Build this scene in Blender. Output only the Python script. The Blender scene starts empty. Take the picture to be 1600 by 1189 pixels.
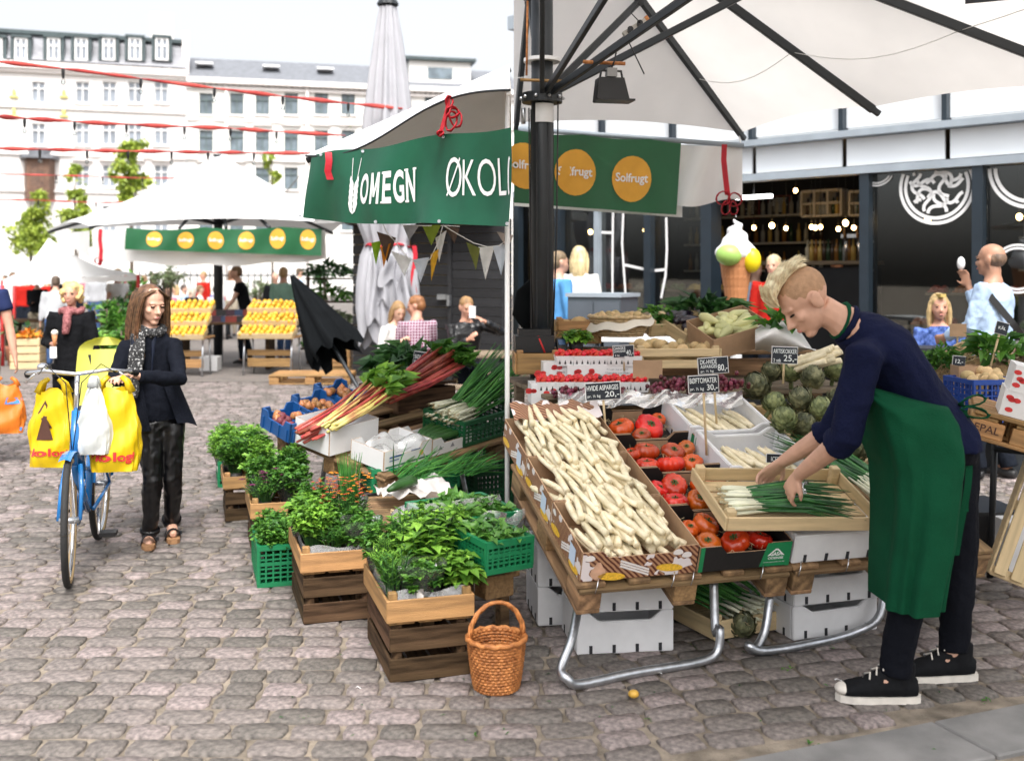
import bpy, bmesh, math, random
from mathutils import Vector as V, Matrix, noise, Quaternion
R = random.Random(7)
S = bpy.context.scene
COL = S.collection
# ---------------------------------------------------------------- camera, sky, sun, exposure
F, HY, CH = 1651.0, 428.0, 1.65          # focal length in photo pixels, horizon row, eye height in metres
cam = bpy.data.objects.new('camera', bpy.data.cameras.new('camera')); COL.objects.link(cam)
cam.location = (0, 0, CH); cam.rotation_euler = (math.pi/2, 0, 0)
cam.data.sensor_width = 36; cam.data.lens = 36*F/1600
cam.data.shift_y = -(594.5-HY)/1600
cam.data.clip_end = 1500; cam.data.clip_start = 0.05
cam.data.dof.use_dof = True; cam.data.dof.focus_distance = 5.2; cam.data.dof.aperture_fstop = 2.4
S.camera = cam
W = bpy.data.worlds.new('World'); S.world = W; W.use_nodes = True
nt = W.node_tree; bg = nt.nodes['Background']
sky = nt.nodes.new('ShaderNodeTexSky'); sky.sky_type = 'NISHITA'; sky.sun_disc = False
SUN_EL, SUN_AZ = math.radians(56), math.radians(172)   # behind the camera, a little to the right
sky.sun_elevation = SUN_EL; sky.sun_rotation = SUN_AZ
sky.dust_density = 6; sky.air_density = 1.0; sky.ozone_density = 1.0
hs = nt.nodes.new('ShaderNodeHueSaturation'); hs.inputs['Saturation'].default_value = 0.22
nt.links.new(sky.outputs[0], hs.inputs['Color']); nt.links.new(hs.outputs[0], bg.inputs[0])
bg.inputs[1].default_value = 0.15
sl = bpy.data.lights.new('sun', 'SUN'); sl.energy = 1.0; sl.angle = math.radians(14); sl.color = (1, .96, .9)
so = bpy.data.objects.new('sun', sl); COL.objects.link(so)
sd = V((math.sin(SUN_AZ)*math.cos(SUN_EL), math.cos(SUN_AZ)*math.cos(SUN_EL), math.sin(SUN_EL)))
so.rotation_euler = sd.to_track_quat('Z', 'Y').to_euler(); so.location = (0, -5, 12)
S.view_settings.view_transform = 'Standard'; S.view_settings.look = 'None'
S.view_settings.exposure = 1.15; S.view_settings.gamma = 1
S.cycles.use_denoising = True
S.cycles.max_bounces = 6; S.cycles.transparent_max_bounces = 12; S.cycles.caustics_reflective = False; S.cycles.caustics_refractive = False
# ---------------------------------------------------------------- helpers
def P(px, py, Y): return V(((px-800)/F*Y, Y, CH-(py-HY)/F*Y))          # pixel at a known distance
def G(px, py, z=0.0):                                                   # pixel on a level surface
    Y = (CH-z)*F/(py-HY); return V(((px-800)/F*Y, Y, z))
def rot(rz): return Matrix.Rotation(rz, 4, 'Z')
def TR(loc, rz=0, tilt=0, roll=0): return Matrix.Translation(loc) @ rot(rz) @ Matrix.Rotation(tilt, 4, 'X') @ Matrix.Rotation(roll, 4, 'Y')
def lerp(a, b, t): return a+(b-a)*t
MATS = {}
def M(name, c=(.5,.5,.5), rough=.6, var=.15, scale=8., bump=.1, bs=60., metal=0., isl=0., objr=0., stretch=None, c2=None, trans=0., spec=.5, coat=0., sheen=0., thr=None, hv=.035):
    if name in MATS: return MATS[name]
    m = bpy.data.materials.new(name); m.use_nodes = True; MATS[name] = m
    n = m.node_tree.nodes; l = m.node_tree.links; b = n['Principled BSDF']
    b.inputs['Roughness'].default_value = rough; b.inputs['Metallic'].default_value = metal
    b.inputs['Specular IOR Level'].default_value = spec
    if coat: b.inputs['Coat Weight'].default_value = coat
    if sheen: b.inputs['Sheen Weight'].default_value = sheen
    tc = n.new('ShaderNodeTexCoord'); src = tc.outputs['Object']
    if stretch:
        mp = n.new('ShaderNodeMapping'); mp.inputs['Scale'].default_value = stretch
        l.new(src, mp.inputs[0]); src = mp.outputs[0]
    nz = n.new('ShaderNodeTexNoise'); nz.inputs['Scale'].default_value = scale; nz.inputs['Detail'].default_value = 5
    l.new(src, nz.inputs['Vector'])
    rp = n.new('ShaderNodeValToRGB'); l.new(nz.outputs[0], rp.inputs[0])
    c2 = c2 or c
    e = rp.color_ramp.elements
    e[0].position, e[1].position = thr or (.3, .7)
    e[0].color = (*[x*(1-var) for x in c], 1); e[1].color = (*[min(1, x*(1+var)) for x in c2], 1)
    col = rp.outputs[0]
    if isl or objr:
        if isl: gi = n.new('ShaderNodeNewGeometry').outputs['Random Per Island']
        if objr: oi = n.new('ShaderNodeObjectInfo').outputs['Random']
        if isl and objr:
            ad = n.new('ShaderNodeMath'); ad.operation = 'ADD'; l.new(gi, ad.inputs[0]); l.new(oi, ad.inputs[1])
            fr = n.new('ShaderNodeMath'); fr.operation = 'FRACT'; l.new(ad.outputs[0], fr.inputs[0]); val = fr.outputs[0]
        else: val = gi if isl else oi
        a = max(isl, objr)
        mr = n.new('ShaderNodeMapRange'); mr.inputs['To Min'].default_value = 1-a; mr.inputs['To Max'].default_value = 1+a
        l.new(val, mr.inputs['Value'])
        h2 = n.new('ShaderNodeHueSaturation'); l.new(col, h2.inputs['Color']); l.new(mr.outputs[0], h2.inputs['Value'])
        m2 = n.new('ShaderNodeMapRange'); m2.inputs['To Min'].default_value = .5+a*hv; m2.inputs['To Max'].default_value = .5-a*hv
        l.new(val, m2.inputs['Value']); l.new(m2.outputs[0], h2.inputs['Hue'])
        col = h2.outputs[0]
    l.new(col, b.inputs['Base Color'])
    if bump:
        n2 = n.new('ShaderNodeTexNoise'); n2.inputs['Scale'].default_value = bs; n2.inputs['Detail'].default_value = 4
        l.new(src, n2.inputs['Vector'])
        bp = n.new('ShaderNodeBump'); bp.inputs['Strength'].default_value = bump; bp.inputs['Distance'].default_value = .02
        l.new(n2.outputs[0], bp.inputs['Height']); l.new(bp.outputs[0], b.inputs['Normal'])
    if trans:
        t = n.new('ShaderNodeBsdfTranslucent'); l.new(col, t.inputs[0])
        mx = n.new('ShaderNodeMixShader'); mx.inputs[0].default_value = trans
        l.new(b.outputs[0], mx.inputs[1]); l.new(t.outputs[0], mx.inputs[2])
        l.new(mx.outputs[0], n['Material Output'].inputs[0])
    return m
def clearmat(name, tint=(1,1,1), gloss=.25, rough=.05, diff=0.0):
    m = bpy.data.materials.new(name); m.use_nodes = True; MATS[name] = m
    n = m.node_tree.nodes; l = m.node_tree.links
    t = n.new('ShaderNodeBsdfTransparent'); t.inputs[0].default_value = (*tint, 1)
    g = n.new('ShaderNodeBsdfGlossy'); g.inputs['Roughness'].default_value = rough
    fr = n.new('ShaderNodeFresnel'); fr.inputs[0].default_value = 1.5
    ad = n.new('ShaderNodeMath'); ad.operation = 'MULTIPLY_ADD'; ad.inputs[1].default_value = 1; ad.inputs[2].default_value = gloss
    l.new(fr.outputs[0], ad.inputs[0])
    mx = n.new('ShaderNodeMixShader'); l.new(ad.outputs[0], mx.inputs[0]); l.new(t.outputs[0], mx.inputs[1]); l.new(g.outputs[0], mx.inputs[2])
    out = mx.outputs[0]
    if diff:
        d = n.new('ShaderNodeBsdfDiffuse'); d.inputs[0].default_value = (.85,.85,.85,1)
        m2 = n.new('ShaderNodeMixShader'); m2.inputs[0].default_value = diff
        l.new(out, m2.inputs[1]); l.new(d.outputs[0], m2.inputs[2]); out = m2.outputs[0]
        nz = n.new('ShaderNodeTexNoise'); nz.inputs['Scale'].default_value = 22
        tc = n.new('ShaderNodeTexCoord'); l.new(tc.outputs['Object'], nz.inputs['Vector'])
        bp = n.new('ShaderNodeBump'); bp.inputs['Strength'].default_value = .3; bp.inputs['Distance'].default_value = .02
        l.new(nz.outputs[0], bp.inputs['Height']); l.new(bp.outputs[0], g.inputs['Normal']); l.new(bp.outputs[0], d.inputs['Normal'])
    l.new(out, n['Material Output'].inputs[0])
    return m
def emis(name, c, s):
    m = bpy.data.materials.new(name); m.use_nodes = True; MATS[name] = m
    b = m.node_tree.nodes['Principled BSDF']; b.inputs['Base Color'].default_value = (*c, 1)
    b.inputs['Emission Color'].default_value = (*c, 1); b.inputs['Emission Strength'].default_value = s
    return m
def link(o, parent=None, mat4=None):
    COL.objects.link(o)
    if parent is not None: o.parent = parent
    if mat4 is not None: o.matrix_basis = mat4
    return o
def tag(o, label, cat, group=None, kind=None):
    if label: o['label'] = label
    if cat: o['category'] = cat
    if group: o['group'] = group
    if kind: o['kind'] = kind
    return o
def T(name, label, cat, mat4=None, group=None):
    o = bpy.data.objects.new(name, None); o.empty_display_size = .1
    link(o, None, mat4 if mat4 is not None else Matrix()); return tag(o, label, cat, group)
def obj(name, me, mat=None, parent=None, mat4=None, kind=None):
    if mat is not None and not me.materials: me.materials.append(mat)
    o = bpy.data.objects.new(name, me); link(o, parent, mat4)
    if kind: o['kind'] = kind
    return o
def dup(root, mat4=None, label=None, group=None):
    kids = [c for c in root.children]
    r = root.copy(); COL.objects.link(r)
    if mat4 is not None: r.matrix_basis = mat4
    if label: r['label'] = label
    if group: r['group'] = group
    for c in kids:
        d = c.copy(); COL.objects.link(d); d.parent = r
        for g in c.children:
            e = g.copy(); COL.objects.link(e); e.parent = d
    return r
class B:                                             # mesh builder
    def __init__(s): s.v = []; s.f = []; s.m = []; s.k = 0
    def add(s, vs, fs, mi=None):
        o = len(s.v); s.v += [tuple(x) for x in vs]; s.f += [tuple(i+o for i in f) for f in fs]
        s.m += [s.k if mi is None else mi]*len(fs); return s
    def box(s, c, d, rz=0, mat4=None):
        x, y, z = d[0]/2, d[1]/2, d[2]/2
        vs = [V((i*x, j*y, k*z)) for i in (-1,1) for j in (-1,1) for k in (-1,1)]
        if rz: q = Matrix.Rotation(rz, 3, 'Z'); vs = [q @ p for p in vs]
        vs = [p+V(c) for p in vs]
        if mat4: vs = [mat4 @ p for p in vs]
        return s.add(vs, [(0,1,3,2),(4,6,7,5),(0,4,5,1),(2,3,7,6),(0,2,6,4),(1,5,7,3)])
    def loft(s, pts, rad, side=None, n=8, cap=True, phase=0):
        pts = [V(p) for p in pts]; m = len(pts)
        if not isinstance(rad, (list, tuple)): rad = [rad]*m
        vs = []; ps = V(side) if side is not None else None
        for i, p in enumerate(pts):
            t = (pts[min(i+1, m-1)]-pts[max(i-1, 0)])
            t = t.normalized() if t.length > 1e-9 else V((0,0,1))
            if ps is None:
                ps = t.orthogonal()
            sv = (V(side) if side is not None else ps); sv = sv-t*sv.dot(t)
            if sv.length < 1e-6: sv = t.orthogonal()
            sv.normalize(); ps = sv; uv = t.cross(sv)
            r = rad[i]; a, b = r if isinstance(r, (tuple, list)) else (r, r)
            for k in range(n):
                th = 2*math.pi*k/n+phase; vs.append(p+sv*a*math.cos(th)+uv*b*math.sin(th))
        fs = []
        for i in range(m-1):
            for k in range(n):
                k2 = (k+1) % n; fs.append((i*n+k, i*n+k2, (i+1)*n+k2, (i+1)*n+k))
        if cap:
            vs += [pts[0], pts[-1]]; a, b = m*n, m*n+1
            for k in range(n):
                k2 = (k+1) % n; fs.append((a, k2, k)); fs.append((b, (m-1)*n+k, (m-1)*n+k2))
        return s.add(vs, fs)
    def ell(s, c, r, mat3=None, nu=12, nv=8):
        c = V(c); vs = []; fs = []
        for i in range(1, nv):
            ph = math.pi*i/nv
            for k in range(nu):
                th = 2*math.pi*k/nu; vs.append(V((r[0]*math.sin(ph)*math.cos(th), r[1]*math.sin(ph)*math.sin(th), r[2]*math.cos(ph))))
        vs += [V((0,0,r[2])), V((0,0,-r[2]))]
        if mat3: vs = [mat3 @ p for p in vs]
        vs = [p+c for p in vs]
        for i in range(nv-2):
            for k in range(nu):
                k2 = (k+1) % nu; fs.append((i*nu+k, (i+1)*nu+k, (i+1)*nu+k2, i*nu+k2))
        t, b = (nv-1)*nu, (nv-1)*nu+1
        for k in range(nu):
            k2 = (k+1) % nu; fs.append((t, k, k2)); fs.append((b, (nv-2)*nu+k2, (nv-2)*nu+k))
        return s.add(vs, fs)
    def grid(s, fn, nu, nv):
        vs = [fn(i/nu, j/nv) for j in range(nv+1) for i in range(nu+1)]
        fs = [(j*(nu+1)+i, j*(nu+1)+i+1, (j+1)*(nu+1)+i+1, (j+1)*(nu+1)+i) for j in range(nv) for i in range(nu)]
        return s.add(vs, fs)
    def prism(s, poly, d, holes=False):              # list of 3d points, extruded by vector d
        n = len(poly); d = V(d); vs = [V(p) for p in poly]+[V(p)+d for p in poly]
        fs = [tuple(range(n-1, -1, -1)), tuple(range(n, 2*n))]+[(i, (i+1) % n, n+(i+1) % n, n+i) for i in range(n)]
        return s.add(vs, fs)
    def leaf(s, p, d, nrm, L, w, fold=.25, droop=.2):
        d = d.normalized(); sd_ = d.cross(nrm)
        sd_ = sd_.normalized() if sd_.length > 1e-6 else d.orthogonal()
        n_ = sd_.cross(d)
        m1 = p+d*L*.45; tip = p+d*L-n_*L*droop
        return s.add([p, m1+sd_*w*.5+n_*w*fold, m1, m1-sd_*w*.5+n_*w*fold, tip], [(0,2,1),(0,3,2),(1,2,4),(2,3,4)])
    def mesh(s, name='m', mats=(), smooth=False, bevel=0):
        me = bpy.data.meshes.new(name); me.from_pydata(s.v, [], s.f)
        for m_ in (mats if isinstance(mats, (list, tuple)) else [mats]): me.materials.append(m_)
        if len(me.materials) > 1: me.polygons.foreach_set('material_index', s.m)
        if smooth: me.polygons.foreach_set('use_smooth', [True]*len(s.f))
        me.update()
        return me
    def obj(s, name, mats, parent=None, smooth=False, mat4=None, kind=None):
        return obj(name, s.mesh(name, mats, smooth), None, parent, mat4, kind)
_bx = {}
def bevbox(dx, dy, dz, mat, bev=.004):
    k = (round(dx, 3), round(dy, 3), round(dz, 3), mat.name, bev)
    if k not in _bx:
        bm = bmesh.new(); bmesh.ops.create_cube(bm, size=1)
        for v in bm.verts: v.co = V((v.co.x*dx, v.co.y*dy, v.co.z*dz))
        b_ = min(bev, dx*.3, dy*.3, dz*.3)
        if b_ > 0: bmesh.ops.bevel(bm, geom=bm.edges[:], offset=b_, segments=1, affect='EDGES')
        me = bpy.data.meshes.new('piece'); bm.to_mesh(me); bm.free(); me.materials.append(mat); _bx[k] = me
    return _bx[k]
def slat(name, c, d, mat, parent, rz=0, bev=.004, tilt=0, roll=0):      # one plank, its long side along local x
    return obj(name, bevbox(*d, mat, bev), None, parent, TR(V(c), rz, tilt, roll))
def bar(name, a, b, w, t, mat, parent=None, up=(0,0,1)):
    a, b = V(a), V(b); x = (b-a); L = x.length; x = x/L
    z = V(up)-x*V(up).dot(x)
    z = z.normalized() if z.length > 1e-5 else x.orthogonal().normalized(); y = z.cross(x)
    m = Matrix((x, y, z)).transposed().to_4x4(); m.translation = (a+b)/2
    return obj(name, bevbox(L, w, t, mat), None, parent, m)
def rod(name, pts, r, mat, parent=None, n=8, smooth=True):
    return B().loft(pts, r, n=n).obj(name, mat, parent, smooth)
TMP = bpy.data.scenes.new('scratch'); OLD = []
def evaluated(o):
    TMP.collection.objects.link(o)
    with bpy.context.temp_override(scene=TMP, view_layer=TMP.view_layers[0]): return bpy.data.meshes.new_from_object(o.evaluated_get(bpy.context.evaluated_depsgraph_get()))
def remesh(b, voxel, smooth=4, fold=0, fscale=14, mats=(), name='skin'):
    me = b.mesh('tmp'); o = bpy.data.objects.new('tmp', me)
    r = o.modifiers.new('r', 'REMESH'); r.mode = 'VOXEL'; r.voxel_size = voxel; r.use_smooth_shade = True
    if smooth: s_ = o.modifiers.new('s', 'SMOOTH'); s_.iterations = smooth; s_.factor = .5
    out = evaluated(o); OLD.append(o); TMP.collection.objects.unlink(o)
    out.name = name
    if fold:
        cn = [(v.co.copy(), v.normal.copy()) for v in out.vertices]; cc_ = []
        for p, nn_ in cn:
            w_ = p+nn_*fold*(noise.noise(V((p.x*fscale, p.y*fscale, p.z*fscale*.55)))+.5*noise.noise(p*fscale*2.1)); cc_ += [w_.x, w_.y, w_.z]
        out.vertices.foreach_set('co', cc_); out.update()
    out.materials.clear()
    for m_ in (mats if isinstance(mats, (list, tuple)) else [mats]): out.materials.append(m_)
    out.polygons.foreach_set('use_smooth', [True]*len(out.polygons))
    return out
_tx = {}
def textmesh(body, shear=0., bold=0.0):
    k = (body, shear, bold)
    if k in _tx: return _tx[k]
    c = bpy.data.curves.new('t', 'FONT'); c.body = body; c.shear = shear; c.offset = bold; c.resolution_u = 4
    o = bpy.data.objects.new('t', c); me = evaluated(o)
    vs = [v.co.copy() for v in me.vertices]; fs = [tuple(p.vertices) for p in me.polygons]
    OLD.append(o); TMP.collection.objects.unlink(o)
    x0 = min(v.x for v in vs); x1 = max(v.x for v in vs); y0 = min(v.y for v in vs); y1 = max(v.y for v in vs)
    vs = [V(((v.x-x0)/(x1-x0), (v.y-y0)/(y1-y0), 0)) for v in vs]
    _tx[k] = (vs, fs, (x1-x0)/(y1-y0)); return _tx[k]
def text_on(b, body, fn, u0, v0, u1, v1, bold=0., shear=0.):           # fn(u,v) gives a surface point; v0 bottom, v1 top
    vs, fs, _ = textmesh(body, shear, bold)
    return b.add([fn(lerp(u0, u1, v.x), lerp(v0, v1, v.y)) for v in vs], fs)
def shapes_on(b, poly, fn):
    return b.add([fn(*p) for p in poly], [tuple(range(len(poly)))])
def disc(cu, cv, ru, rv, n=28): return [(cu+ru*math.cos(2*math.pi*i/n), cv+rv*math.sin(2*math.pi*i/n)) for i in range(n)]
# ---------------------------------------------------------------- materials
wood_l = M('wood_light', (.36,.2,.075), .65, .35, 3, .25, 30, stretch=(1.2,14,14), objr=.2)
wood_p = M('wood_poplar', (.6,.46,.26), .6, .18, 3, .15, 30, stretch=(1.2,14,14), objr=.1)
wood_d = M('wood_dark', (.042,.024,.013), .85, .5, 3, .4, 30, stretch=(1.2,14,14), objr=.35, c2=(.088,.053,.029), spec=.15)
wood_pal = M('wood_pallet', (.15,.085,.038), .75, .45, 2.5, .35, 30, stretch=(1.2,12,12), objr=.25, c2=(.25,.155,.075))
wood_old = M('wood_weathered', (.2,.15,.1), .8, .35, 3, .3, 30, stretch=(1.2,12,12), objr=.2)
chip = M('wood_chipblock', (.3,.18,.08), .8, .3, 60, .4, 90)
pl_green = M('plastic_green', (.008,.17,.065), .45, .1, 6, .02)
pl_dgreen = M('plastic_dark_green', (.006,.09,.03), .45, .12, 6, .02)
pl_blue = M('plastic_blue', (.01,.08,.26), .42, .12, 6, .02)
pl_dblue = M('plastic_navy', (.01,.06,.32), .45, .12, 6, .02)
foam = M('foam_white', (.74,.74,.75), .75, .05, 12, .12, 400)
slot = M('slot_dark', (.03,.03,.035), .9, .1, 5, 0)
steel = M('steel_galvanised', (.5,.52,.55), .32, .18, 30, .06, 90, metal=.9)
chrome = M('chrome', (.75,.76,.78), .18, .05, 5, 0, metal=1)
dmetal = M('metal_charcoal', (.016,.02,.024), .45, .15, 9, .03)
blackp = M('black_plastic', (.006,.006,.007), .4, .2, 9, .03)
white_p = M('paint_white', (.8,.8,.8), .5, .03, 6, .02)
cardw = M('card_white', (.76,.76,.76), .6, .05, 7, .05)
cardb = M('card_brown', (.42,.27,.16), .8, .12, 10, .08)
cardk = M('card_black', (.012,.011,.011), .5, .2, 8, .05)
cardg = M('card_green', (.01,.2,.07), .5, .1, 8, .03)
red_r = M('ribbon_red', (.5,.01,.025), .55, .2, 10, .1, trans=.15)
white_t = M('print_white', (.82,.82,.82), .6, .03, 10, 0)
red_t = M('print_red', (.62,.03,.03), .6, .1, 10, 0)
yel_t = M('print_yellow', (.72,.36,.035), .6, .06, 10, 0)
canvas = M('canvas_white', (.8,.8,.79), .8, .04, 3, .06, 120, trans=.1)
canvas2 = M('canvas_cream', (.82,.79,.76), .8, .04, 3, .05, 120, trans=.5)
canv_g = M('canvas_shaded_under', (.55,.54,.54), .8, .05, 4, .06, 200, trans=.12)  # canopy canvas greyed to stand for shade on its underside; left unassigned
ban_g = M('banner_green', (.006,.085,.045), .38, .12, 3, .05, 20, c2=(.008,.105,.055), trans=.08)
ban_s = M('banner_solfrugt', (.012,.11,.04), .45, .12, 3, .08, 20, trans=.12)
leafm = M('leaf_green', (.05,.17,.02), .5, .2, 9, 0, isl=.5, c2=(.09,.24,.03), trans=.3)
leafb = M('leaf_bright', (.12,.3,.03), .45, .2, 9, 0, isl=.45, c2=(.2,.4,.05), trans=.3)
leafd = M('leaf_dark', (.025,.085,.02), .45, .2, 9, 0, isl=.5, c2=(.04,.13,.03), trans=.2)
leafs = M('leaf_spinach', (.06,.2,.025), .4, .25, 9, .1, isl=.4, c2=(.12,.28,.05), trans=.25)
leafy = M('leaf_yellowgreen', (.4,.5,.09), .5, .2, 9, 0, isl=.4, trans=.4)
leafgr = M('leaf_silver', (.16,.21,.1), .55, .2, 9, 0, isl=.4, trans=.25)
bladem = M('blade_green', (.04,.19,.03), .45, .2, 20, 0, isl=.5, c2=(.07,.26,.05), trans=.15)
onion_g = M('onion_leaf', (.022,.12,.028), .4, .2, 20, 0, isl=.5, c2=(.04,.17,.04))
onion_w = M('onion_white', (.74,.75,.58), .4, .1, 20, 0, isl=.15)
rhub = M('rhubarb', (.3,.018,.022), .35, .3, 12, .05, 40, isl=.4, c2=(.42,.1,.06), stretch=(1,1,1))
rhub2 = M('rhubarb_pale', (.55,.25,.12), .35, .3, 9, .05, isl=.4, c2=(.55,.5,.15))
aspar = M('asparagus_white', (.76,.66,.42), .42, .1, 30, .12, 60, objr=.12, isl=.1, c2=(.82,.74,.55))
aspt = M('asparagus_tip', (.7,.58,.36), .5, .2, 40, .2, 90, objr=.12)
tomm = M('tomato_red', (.5,.025,.008), .25, .25, 9, .03, 30, objr=.3, c2=(.58,.055,.01), coat=.3)
tomo = M('tomato_orange', (.58,.1,.01), .25, .2, 9, .03, 30, objr=.2, coat=.3)
artm = M('artichoke_leaf', (.13,.17,.06), .55, .25, 25, .05, isl=.35, c2=(.24,.27,.12))
artd = M('artichoke_dark', (.09,.11,.05), .55, .35, 25, .05, isl=.45, c2=(.17,.17,.09))
berry = M('strawberry', (.6,.025,.015), .35, .2, 60, .3, 160, isl=.3)
grape = M('grape', (.09,.012,.028), .3, .3, 9, 0, isl=.6, c2=(.16,.025,.04))
citrus = M('citrus_yellow', (.7,.4,.03), .4, .12, 9, .1, 160, objr=.2)
potato = M('potato', (.55,.4,.2), .75, .25, 15, .15, 60, objr=.25, isl=.2)
onionb = M('onion_brown', (.4,.17,.06), .4, .3, 12, .05, objr=.3, isl=.3)
beet = M('beetroot', (.16,.03,.04), .6, .3, 12, .1, objr=.3)
squash = M('squash_pale', (.62,.62,.3), .45, .18, 8, .05, objr=.2)
aubm = M('aubergine', (.012,.006,.016), .18, .2, 6, 0, coat=.4)
wick = M('wicker_orange', (.4,.13,.03), .55, .35, 30, .3, 120, c2=(.5,.2,.06))
wickp = M('wicker_pale', (.6,.44,.24), .65, .3, 40, .4, 120)
clear = clearmat('plastic_clear', (1,1,1), .0, .15, .03)
bagcl = clearmat('plastic_bag_clear', (.97,.98,.97), .06, .15, .2)
glass = clearmat('glass_window', (.84,.88,.88), .04, .02)
slate = M('slate_board', (.016,.022,.032), .7, .2, 20, .05)
chalk = M('chalk', (.8,.85,.85), .9, .05, 60, .1)
stick = M('stick_wood', (.62,.48,.28), .7, .15, 20, .1)
rubber = M('rubber', (.02,.02,.02), .8, .2, 30, .1)
soil = M('soil', (.03,.02,.014), .95, .4, 60, .5)
straw = M('straw', (.6,.48,.27), .7, .2, 30, 0, isl=.4)
# ---------------------------------------------------------------- ground and cobbles
sand = M('ground_sand', (.17,.14,.105), .95, .35, 9, .5, 90, c2=(.25,.21,.165))
def ground_far_mat():
    m = bpy.data.materials.new('ground_cobble_far'); m.use_nodes = True
    n = m.node_tree.nodes; l = m.node_tree.links; b = n['Principled BSDF']; b.inputs['Roughness'].default_value = .85
    tc = n.new('ShaderNodeTexCoord'); br = n.new('ShaderNodeTexBrick'); l.new(tc.outputs['Object'], br.inputs['Vector'])
    br.inputs['Scale'].default_value = 1; br.inputs['Brick Width'].default_value = .24; br.inputs['Row Height'].default_value = .17
    br.inputs['Mortar Size'].default_value = .012; br.inputs['Color1'].default_value = (.13,.118,.112,1); br.inputs['Color2'].default_value = (.19,.165,.155,1)
    br.inputs['Mortar'].default_value = (.2,.17,.135,1); br.inputs['Bias'].default_value = -.1
    l.new(br.outputs[0], b.inputs['Base Color'])
    bp = n.new('ShaderNodeBump'); bp.inputs['Strength'].default_value = .6; bp.inputs['Distance'].default_value = .02; bp.invert = True
    l.new(br.outputs['Fac'], bp.inputs['Height']); l.new(bp.outputs[0], b.inputs['Normal'])
    return m
gfar = ground_far_mat()
g = B(); g.add([(-300,-40,-.013),(300,-40,-.013),(300,16.2,-.013),(-300,16.2,-.013)], [(0,1,2,3)], 0)
g.add([(-300,16.2,-.004),(300,16.2,-.004),(300,400,-.004),(-300,400,-.004)], [(0,1,2,3)], 1)
ground = g.obj('ground', [sand, gfar]); tag(ground, 'cobbled market square with sandy joints between worn granite setts', None, kind='structure')
cobm = M('cobble_granite', (.122,.107,.1), .7, .25, 34, .4, 150, isl=.36, objr=.36, hv=.08, c2=(.225,.192,.176))
ks = [G(1150,1189), G(1600,1100), G(1600,1152), G(1440,1189)]
kd = (ks[1]-ks[0]).normalized(); kn = V((kd.y, -kd.x, 0))
KW = .3
def in_kerb(x, y, m=.0):
    t = (V((x, y, 0))-ks[0]).dot(kn); return -m < t < KW+m
def cobble_verts(w, d, n, rr, h=0.0):
    def ring(sw, sd_, z, j):
        out = []
        for i in range(n):
            a = 2*math.pi*(i+.5)/n; c, s = math.cos(a), math.sin(a); p = 7.
            r = (abs(c)**p+abs(s)**p)**(-1/p)
            out.append(V((c*r*sw*(1+rr.uniform(-j, j)), s*r*sd_*(1+rr.uniform(-j, j)), z+rr.uniform(-.002, .002))))
        return out
    j = .05; tz = rr.uniform(-.003, .004)
    v = ring(w*.5, d*.5, -.04, j)
    r1 = ring(w*.495, d*.495, -.007, j); r2 = [V((p.x*.945, p.y*.925, tz+rr.uniform(-.003, .002))) for p in r1]
    v = [V((p.x, p.y, -.04)) for p in r1]+r1+r2+[V((0, 0, tz+.003))]
    f = []
    for q in range(2):
        for i in range(n): k = (i+1) % n; f.append((q*n+i, q*n+k, (q+1)*n+k, (q+1)*n+i))
    for i in range(n): f.append((2*n+i, 2*n+(i+1) % n, 3*n))
    return v, f
def hrow(x):
    t = min(max((x+.2)/.8, 0), 1); return .27*max(x-.2, 0)*t+.27*.4*t*t*.5-0.035*min(x, 0)*0
rc = random.Random(3); spots = []
y = 3.3; row = 0
while y < 16.2:
    d = .132*rc.uniform(.93, 1.07); xmax = .5*y+.9; x = -xmax-rc.random()*.24
    while x < xmax:
        w = .18*rc.uniform(.75, 1.3); cx = x+w/2; cy = y+hrow(cx); x += w
        if cy < 3.4 or cy > 16.2 or in_kerb(cx, cy, .1): continue
        sl_ = math.atan((hrow(cx+.05)-hrow(cx-.05))/.1)
        spots.append((cx, cy+rc.uniform(-.008, .008), w-.011, d-.011, sl_+rc.uniform(-.025, .025)))
    y += d
spots = [s for s in spots]
def vis(s):
    u = 800+s[0]/s[1]*F; v = HY+CH*F/s[1]; return -20 < u < 1620 and v < 1215
near = sorted([s for s in spots if vis(s)], key=lambda s: s[1])[:300]; nset = set(id(s) for s in near)
cvar = []
for i in range(14):
    v_, f_ = cobble_verts(.2, .145, 12, rc); b = B(); b.add(v_, f_); cvar.append(b.mesh('cobble', cobm, True))
for s in near:
    obj('cobble', rc.choice(cvar), None, ground, Matrix.Translation((s[0], s[1], 0)) @ rot(s[4]+rc.choice((0, math.pi))) @ Matrix.Diagonal((s[2]/.2, s[3]/.145, 1, 1)))
b = B()
for s in spots:
    if id(s) in nset: continue
    v_, f_ = cobble_verts(s[2], s[3], 8 if s[1] < 9 else 6, rc); c, sn = math.cos(s[4]), math.sin(s[4])
    b.add([(p.x*c-p.y*sn+s[0], p.x*sn+p.y*c+s[1], p.z) for p in v_], f_)
b.obj('cobbles_beyond', cobm, ground, True, kind='stuff')
kerb_m = M('kerb_stone', (.17,.168,.165), .8, .15, 5, .25, 160, c2=(.22,.215,.21))
kerb = B(); kl = 1.3
kt = T('kerb', None, None); kt['kind'] = 'structure'; kt['label'] = 'flat grey stone kerb strip crossing the cobbles'
for i in range(-3, 5):
    c = ks[0]+kd*(i*kl+.2)+kn*(KW/2); obj('kerb_slab', bevbox(kl-.008, KW, .08, kerb_m, .006), None, kt, TR(V((c.x, c.y, -.034)), math.atan2(kd.y, kd.x)))
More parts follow.
